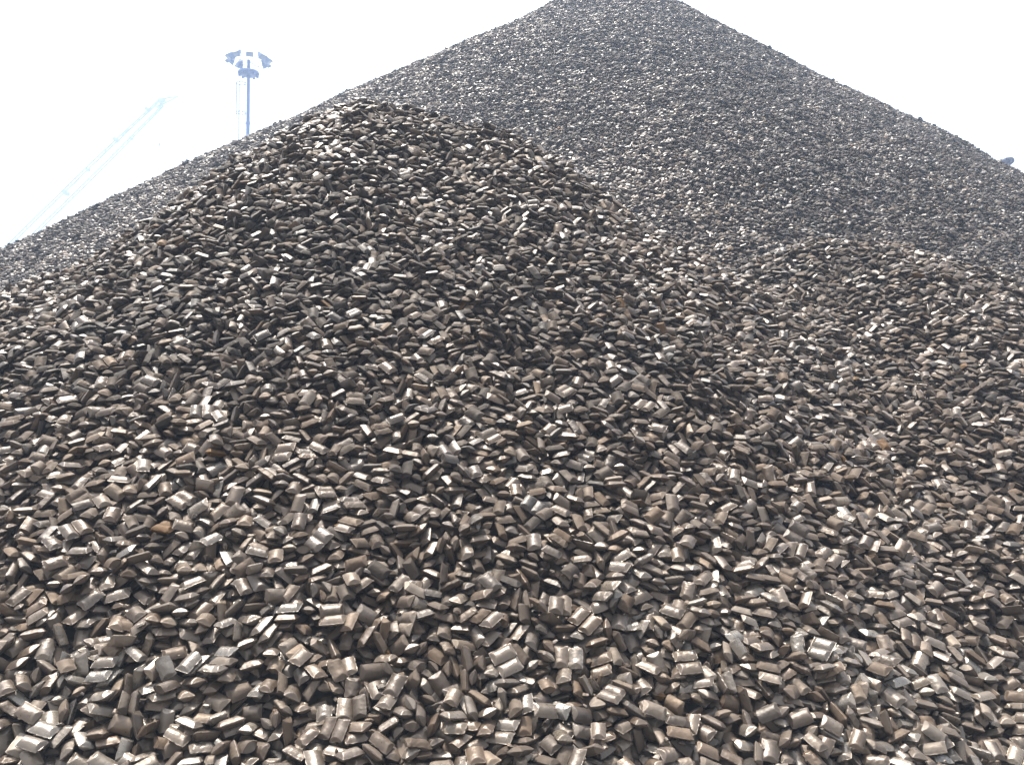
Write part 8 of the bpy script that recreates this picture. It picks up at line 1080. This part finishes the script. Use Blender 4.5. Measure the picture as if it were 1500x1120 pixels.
join = G.new('GeometryNodeJoinGeometry')
def named(n, t):
    x = G.new('GeometryNodeInputNamedAttribute'); x.data_type = t; x.inputs['Name'].default_value = n; return x
nq, nv, nsz = named('q', 'QUATERNION'), named('vi', 'INT'), named('size', 'FLOAT')
for v, src in protos.items():
    oi = G.new('GeometryNodeObjectInfo'); oi.transform_space = 'ORIGINAL'; oi.inputs['Object'].default_value = src
    cmp_ = G.new('FunctionNodeCompare'); cmp_.data_type = 'INT'; cmp_.operation = 'EQUAL'
    ii = [s for s in cmp_.inputs if s.type == 'INT']
    GL.new(nv.outputs['Attribute'], ii[0]); ii[1].default_value = v
    ip = G.new('GeometryNodeInstanceOnPoints')
    GL.new(gi.outputs[0], ip.inputs['Points']); GL.new(cmp_.outputs['Result'], ip.inputs['Selection'])
    GL.new(oi.outputs['Geometry'], ip.inputs['Instance']); GL.new(nq.outputs['Attribute'], ip.inputs['Rotation']); GL.new(nsz.outputs['Attribute'], ip.inputs['Scale'])
    GL.new(ip.outputs[0], join.inputs[0])
GL.new(join.outputs[0], go.inputs[0])
md = heap.modifiers.new('scatter', 'NODES'); md.node_group = ng

# ------------------------------------------------------------------ heap core and yard
GROUND = simple_mat('yard_ground', (.22, .20, .18), .9, 0, .2, .6)
CORE = simple_mat('dark_fines', (.045, .038, .032), .9, .1, .4, 30)
nxg, nyg = 190, 260
gxs = np.linspace(-1, 1, nxg+1); 
bm = bmesh.new()
tv = []
ysr = .2+(42-.2)*(np.linspace(0, 1, nyg+1)**1.5)
for yv in ysr:
    row = []
    w = .75*yv+4
    xx = gxs*w
    hh = heap_h(xx, np.full_like(xx, yv))
    for xv, hv in zip(xx, hh): row.append(bm.verts.new((xv, yv, hv-.12 if hv > .01 else -.05)))
    tv.append(row)
for j in range(nyg):
    for i in range(nxg): bm.faces.new((tv[j][i], tv[j][i+1], tv[j+1][i+1], tv[j+1][i]))
tag(link_mesh('terrain', bm, CORE, smooth=True), kind='structure')
bm = bmesh.new(); bmesh.ops.create_grid(bm, x_segments=4, y_segments=4, size=1500)
tag(link_mesh('ground', bm, GROUND), kind='structure')

# ------------------------------------------------------------------ floodlight mast beyond the heap
STEEL = simple_mat('haze_blue_steel', (.07, .12, .27), .5, .2, .15, 1)  # blue of distant haze put into the colour, likewise for the lamps below
LAMPM = simple_mat('lamp_housing', (.09, .14, .24), .45, .3, .15, 1)
GLASS = simple_mat('lamp_glass', (.12, .17, .27), .15, 0, .05, 1)
MY = 60.0
mb = at(363, 212, MY); mtop = at(366, 88, MY)
mast = empty('floodlight_mast', (mb.x, MY, 0), 'tall blue-grey floodlight mast with caged ladder rising behind the left slope', 'floodlight mast')
u = MY/FPX
HT = mtop.z
bm = bmesh.new(); segs = 6
for k in range(segs):
    r = lambda t: .18*(1-t)+.105*t+.04*max(0, .35-t)
    add_tube(bm, (0, 0, HT*k/segs), (0, 0, HT*(k+1)/segs), r(k/segs), r((k+1)/segs), 16, caps=(k in (0, segs-1)))
for k in range(1, segs):
    add_tube(bm, (0, 0, HT*k/segs-.05), (0, 0, HT*k/segs+.05), .18*(1-k/segs)+.105*k/segs+.04, seg=16)
add_tube(bm, (0, 0, 0), (0, 0, .05), .4, seg=16)
link_mesh('pole', bm, STEEL, mast)
# ladder with safety cage on the left of the pole
bm = bmesh.new()
lx = -.20
cz0, cz1 = 2.4, at(355, 122, MY).z
for s in (-.17, .17): add_tube(bm, (lx-.02, s, .4), (lx-.02, s, cz1+.9), .017, seg=5)
z = .6
while z < cz1+.8:
    add_tube(bm, (lx-.02, -.17, z), (lx-.02, .17, z), .010, seg=4); z += .3
z = 1.5
while z < cz1:
    add_tube(bm, (lx-.02, 0, z), (-.05, 0, z), .014, seg=4); z += 2.0
link_mesh('ladder', bm, STEEL, mast)
bm = bmesh.new()
z = cz1
hoops = []
while z > cz0:
    hoops.append(z); add_ring(bm, (lx-.30, 0, z), .33, .028, seg=18); z -= 2.05
for k in range(5):
    a = math.pi*.5+math.pi*(k)/4
    px_, py_ = lx-.30+.33*math.cos(a), .33*math.sin(a)
    add_tube(bm, (px_, py_, hoops[-1]), (px_, py_, cz1), .021, seg=4)
link_mesh('ladder_cage', bm, STEEL, mast)
# platform
pz = at(365, 108, MY).z
bm = bmesh.new()
add_tube(bm, (0, 0, pz-.16), (0, 0, pz), .42, .74, seg=20)
add_tube(bm, (0, 0, pz), (0, 0, pz+.12), .74, .70, seg=20)
for k in range(10):
    a = 2*math.pi*k/10
    add_box(bm, (.62*math.cos(a), .62*math.sin(a), pz-.10), (.16, .12, .14), Matrix.Rotation(a, 3, 'Z'))
link_mesh('platform', bm, STEEL, mast)
bm = bmesh.new()
rz = at(365, 91, MY).z
for z in (rz, (rz+pz)/2+.1): add_ring(bm, (0, 0, z), .66, .016, seg=24)
for k in range(6):
    a = 2*math.pi*k/6+.2
    add_tube(bm, (.66*math.cos(a), .66*math.sin(a), pz), (.66*math.cos(a), .66*math.sin(a), rz), .014, seg=5)
link_mesh('railing', bm, STEEL, mast)
# lamp ring and lamps
bm = bmesh.new()
lz = at(365, 90, MY).z
add_ring(bm, (0, 0, lz), 1.05, .022, seg=32)
for k in range(6):
    a = 2*math.pi*k/6+.2
    add_tube(bm, (.0, .0, lz-.02), (1.05*math.cos(a), 1.05*math.sin(a), lz), .018, seg=5)
link_mesh('lamp_ring', bm, STEEL, mast)
nl = 8
for k in range(nl):
    a = math.radians(135+k*270/(nl-1))
    M4 = Matrix.Translation((1.22*math.cos(a), 1.22*math.sin(a), lz+.16)) @ Matrix.Rotation(a, 4, 'Z') @ Matrix.Rotation(math.radians(48), 4, 'Y') @ Matrix.Scale(.84, 4)
    bm = bmesh.new()
    f = [(.30, -.27, -.24), (.30, .27, -.24), (.30, .27, .24), (.30, -.27, .24)]
    b_ = [(-.20, -.15, -.13), (-.20, .15, -.13), (-.20, .15, .13), (-.20, -.15, .13)]
    F_ = [bm.verts.new(M4@Vector(p)) for p in f]; B_ = [bm.verts.new(M4@Vector(p)) for p in b_]
    for i in range(4):
        j = (i+1) % 4; bm.faces.new((F_[i], F_[j], B_[j], B_[i]))
    bm.faces.new(F_); bm.faces.new(B_[::-1])
    # gear box at the back and visor at the front
    for c, s in (((-.29, 0, 0), (.18, .22, .20)), ((.36, 0, .25), (.16, .54, .02))):
        bmesh.ops.create_cube(bm, size=1, matrix=M4@Matrix.Translation(c)@Matrix.Diagonal((*s, 1)))
    bmesh.ops.recalc_face_normals(bm, faces=bm.faces)
    lamp = link_mesh('floodlight', bm, LAMPM, mast)
    bm = bmesh.new()
    bmesh.ops.create_cube(bm, size=1, matrix=M4@Matrix.Translation((.304, 0, 0))@Matrix.Diagonal((.012, .48, .42, 1)))
    link_mesh('lens', bm, GLASS, lamp)
    bm = bmesh.new()
    for s in (-1, 1):
        add_tube(bm, M4@Vector((0, s*.29, 0)), Vector((1.05*math.cos(a), 1.05*math.sin(a), lz))+Vector((-math.sin(a)*s*.2, math.cos(a)*s*.2, 0)), .016, seg=5)
        add_tube(bm, M4@Vector((0, s*.29, 0)), M4@Vector((0, s*.20, 0)), .016, seg=5)
    add_tube(bm, Vector((1.05*math.cos(a), 1.05*math.sin(a), lz))+Vector((-math.sin(a)*.2, math.cos(a)*.2, 0)), Vector((1.05*math.cos(a), 1.05*math.sin(a), lz))-Vector((-math.sin(a)*.2, math.cos(a)*.2, 0)), .016, seg=5)
    link_mesh('bracket', bm, STEEL, lamp)

# ------------------------------------------------------------------ lattice-boom crane far behind
CRM = simple_mat('crane_paint', (.10, .13, .14), .5, .1, .2, .5)
CDARK = simple_mat('crane_dark', (.12, .16, .17), .6, .2, .2, .5)
CY = 150.0
tip = at(236, 151, CY); p1 = at(14, 368, CY)
dirb = (p1-tip).normalized()
foot = tip+dirb*((tip.z-2.6)/-dirb.z)
base = Vector((foot.x-1.0, CY, 0))
crane = empty('crane', base, 'far hazy crawler crane with long lattice boom slanting up behind the left slope', 'crane')
def lc(p): return Vector(p)-base
def truss(bm, A, B, w0, w1, wm, rc, rl, bays):
    ax_ = (B-A).normalized(); s1 = Vector((0, 1, 0)); s2 = ax_.cross(s1).normalized()
    pts = []
    for k in range(bays+1):
        t = k/bays
        w = wm
        if t < .08: w = w0+(wm-w0)*t/.08
        if t > .80: w = wm+(w1-wm)*(t-.80)/.20
        c = A+(B-A)*t
        pts.append([c+s1*a*w/4+s2*b*w/2 for a, b in ((1, 1), (1, -1), (-1, -1), (-1, 1))])
    for k in range(bays):
        for c in range(4):
            add_tube(bm, pts[k][c], pts[k+1][c], rc, seg=5, caps=False)
            d = (c+1) % 4
            a_, b_ = (c, d) if k % 2 else (d, c)
            add_tube(bm, pts[k][a_], pts[k+1][b_], rl, seg=4, caps=False)
bm = bmesh.new(); truss(bm, lc(foot), lc(tip), 1.0, 1.1, 1.7, .13, .055, 56)
link_mesh('boom', bm, CRM, crane)
# boom head: beak reaching out from the tip
bm = bmesh.new()
bk = lc(at(262, 141, CY)); t0 = lc(tip)
add_tube(bm, t0+Vector((-.9, .35, -.6)), bk, .22, .10, 6); add_tube(bm, t0+Vector((-.5, -.35, .5)), bk, .26, .10, 6)
add_box(bm, t0+Vector((.2, 0, .35)), (1.1, .9, .7), Matrix.Rotation(math.radians(-20), 3, 'Y'))
link_mesh('boom_head', bm, CDARK, crane)
for (px, py, s) in ((216, 160, .6), (170, 205, .7), (97, 283, .8), (192, 203, .5), (128, 248, .5)):
    c = lc(at(px, py, CY)); bm = bmesh.new()
    for dy in (-.5, .5): add_tube(bm, c+Vector((0, dy-.08, 0)), c+Vector((0, dy+.08, 0)), s*.5, seg=14)
    add_box(bm, c+Vector((0, 0, -s*.1)), (s*.8, .8, s*.35), Matrix.Rotation(math.radians(-45), 3, 'Y'))
    add_tube(bm, c, c+Vector((s*.5, 0, -s*.7)), .07, seg=5); add_tube(bm, c, c+Vector((s*.9, 0, -s*.3)), .07, seg=5)
    link_mesh('sheave', bm, CDARK, crane)
afr = lc(at(-330, 440, CY))
bm = bmesh.new()
add_tube(bm, lc(at(216, 160, CY)), afr, .055, seg=5); add_tube(bm, t0+Vector((0, .5, .4)), lc(at(170, 205, CY)), .045, seg=5)
add_tube(bm, lc(at(170, 205, CY)), lc(at(97, 283, CY)), .045, seg=5)
link_mesh('pendant_cable', bm, CDARK, crane)
bm = bmesh.new(); h0 = lc(at(235, 155, CY)); h1 = lc(at(234, 212, CY)); add_tube(bm, h0, h1, .04, seg=5)
hc = link_mesh('hoist_cable', bm, CDARK, crane)
bm = bmesh.new(); add_box(bm, h1, (.3, .25, .5)); add_ring(bm, h1+Vector((0, 0, -.5)), .18, .05, seg=10); link_mesh('hook_block', bm, CDARK, hc)
bm = bmesh.new()
add_box(bm, (-3.0, 0, 3.0), (9, 3.4, 2.4)); add_box(bm, (-7.0, 0, 3.0), (2.0, 3.8, 2.8)); add_tube(bm, (-2.5, 0, 1.2), (-2.5, 0, 1.8), 1.7, seg=20)
link_mesh('crane_house', bm, CRM, crane)
bm = bmesh.new(); add_box(bm, (.9, -2.3, 3.1), (2.0, 1.2, 2.2)); link_mesh('cab', bm, CDARK, crane)
bm = bmesh.new()
for s in (-1.2, 1.2): add_tube(bm, (-6, s, 4), afr+Vector((0, s*.4, 0)), .16, seg=6); add_tube(bm, (-2, s, 4), afr+Vector((0, s*.4, 0)), .16, seg=6)
link_mesh('a_frame', bm, CRM, crane)
for s in (-2.6, 2.6):
    bm = bmesh.new(); add_box(bm, (-2.5, s, .62), (7, 1.0, 1.2))
    for e in (-6.0, 1.0): add_tube(bm, (e, s-.49, .62), (e, s+.49, .62), .6, seg=16)
    link_mesh('crawler_track', bm, CDARK, crane)

# ------------------------------------------------------------------ machine end poking up behind the right slope
MDARK = simple_mat('machine_paint', (.05, .06, .11), .6, .2, .2, 2)
RY = 36.0
rc = at(1475, 239, RY); ru = RY/FPX
mach = empty('conveyor_boom', (rc.x, RY, 0), 'small dark round-nosed conveyor head poking up behind the right-hand slope', 'conveyor')
bm = bmesh.new()
o0 = Vector((0, 0, rc.z))
# head casing: rounded block
for dy in (0,):
    prof = [(-6, 6), (3, 7), (6.2, 5.6), (7.4, 2.5), (6.4, -1), (2.5, -4), (-1, -7), (-7, -5.5), (-18, -1.5), (-19, -.5), (-13, 1.4), (-6, 2.8)]
    A_ = [bm.verts.new(o0+Vector((x*ru, -.22, z*ru))) for x, z in prof]; B_ = [bm.verts.new(o0+Vector((x*ru, .22, z*ru))) for x, z in prof]
    for i in range(len(prof)):
        j = (i+1) % len(prof); bm.faces.new((A_[i], A_[j], B_[j], B_[i]))
    bm.faces.new(A_[::-1]); bm.faces.new(B_)
    bmesh.ops.recalc_face_normals(bm, faces=bm.faces)
    bmesh.ops.bevel(bm, geom=bm.edges[:], offset=.012, segments=2, affect='EDGES')
link_mesh('head_casing', bm, MDARK, mach, smooth=False)
bm = bmesh.new(); add_tube(bm, o0+Vector((2*ru, -.26, 1.5*ru)), o0+Vector((2*ru, .26, 1.5*ru)), 3.6*ru, seg=18); link_mesh('head_pulley', bm, MDARK, mach)
bm = bmesh.new()
add_tube(bm, o0+Vector((0, 0, -5*ru)), Vector((0, 0, 0)), .07, seg=8); add_tube(bm, o0+Vector((-.1, 0, -6*ru)), Vector((-1.5, 0, 0)), .06, seg=8)
add_box(bm, (0, 0, .05), (.6, .6, .1))
link_mesh('support_leg', bm, MDARK, mach)

# ------------------------------------------------------------------ haze
m = bpy.data.materials.new('haze_air'); m.use_nodes = True
N = m.node_tree.nodes; N.clear()
out = N.new('ShaderNodeOutputMaterial'); pv = N.new('ShaderNodeVolumePrincipled')
pv.inputs['Color'].default_value = (.58, .74, 1.0, 1); pv.inputs['Density'].default_value = HAZE
pv.inputs['Anisotropy'].default_value = 0.0
m.node_tree.links.new(pv.outputs[0], out.inputs['Volume'])
bm = bmesh.new(); bmesh.ops.create_cube(bm, size=1, matrix=Matrix.Translation((0, 98, 36.5))@Matrix.Diagonal((320, 210, 75, 1)))
hz = link_mesh('haze', bm, m); tag(hz, kind='stuff', label='thin bluish haze in the air over the yard', cat='haze')
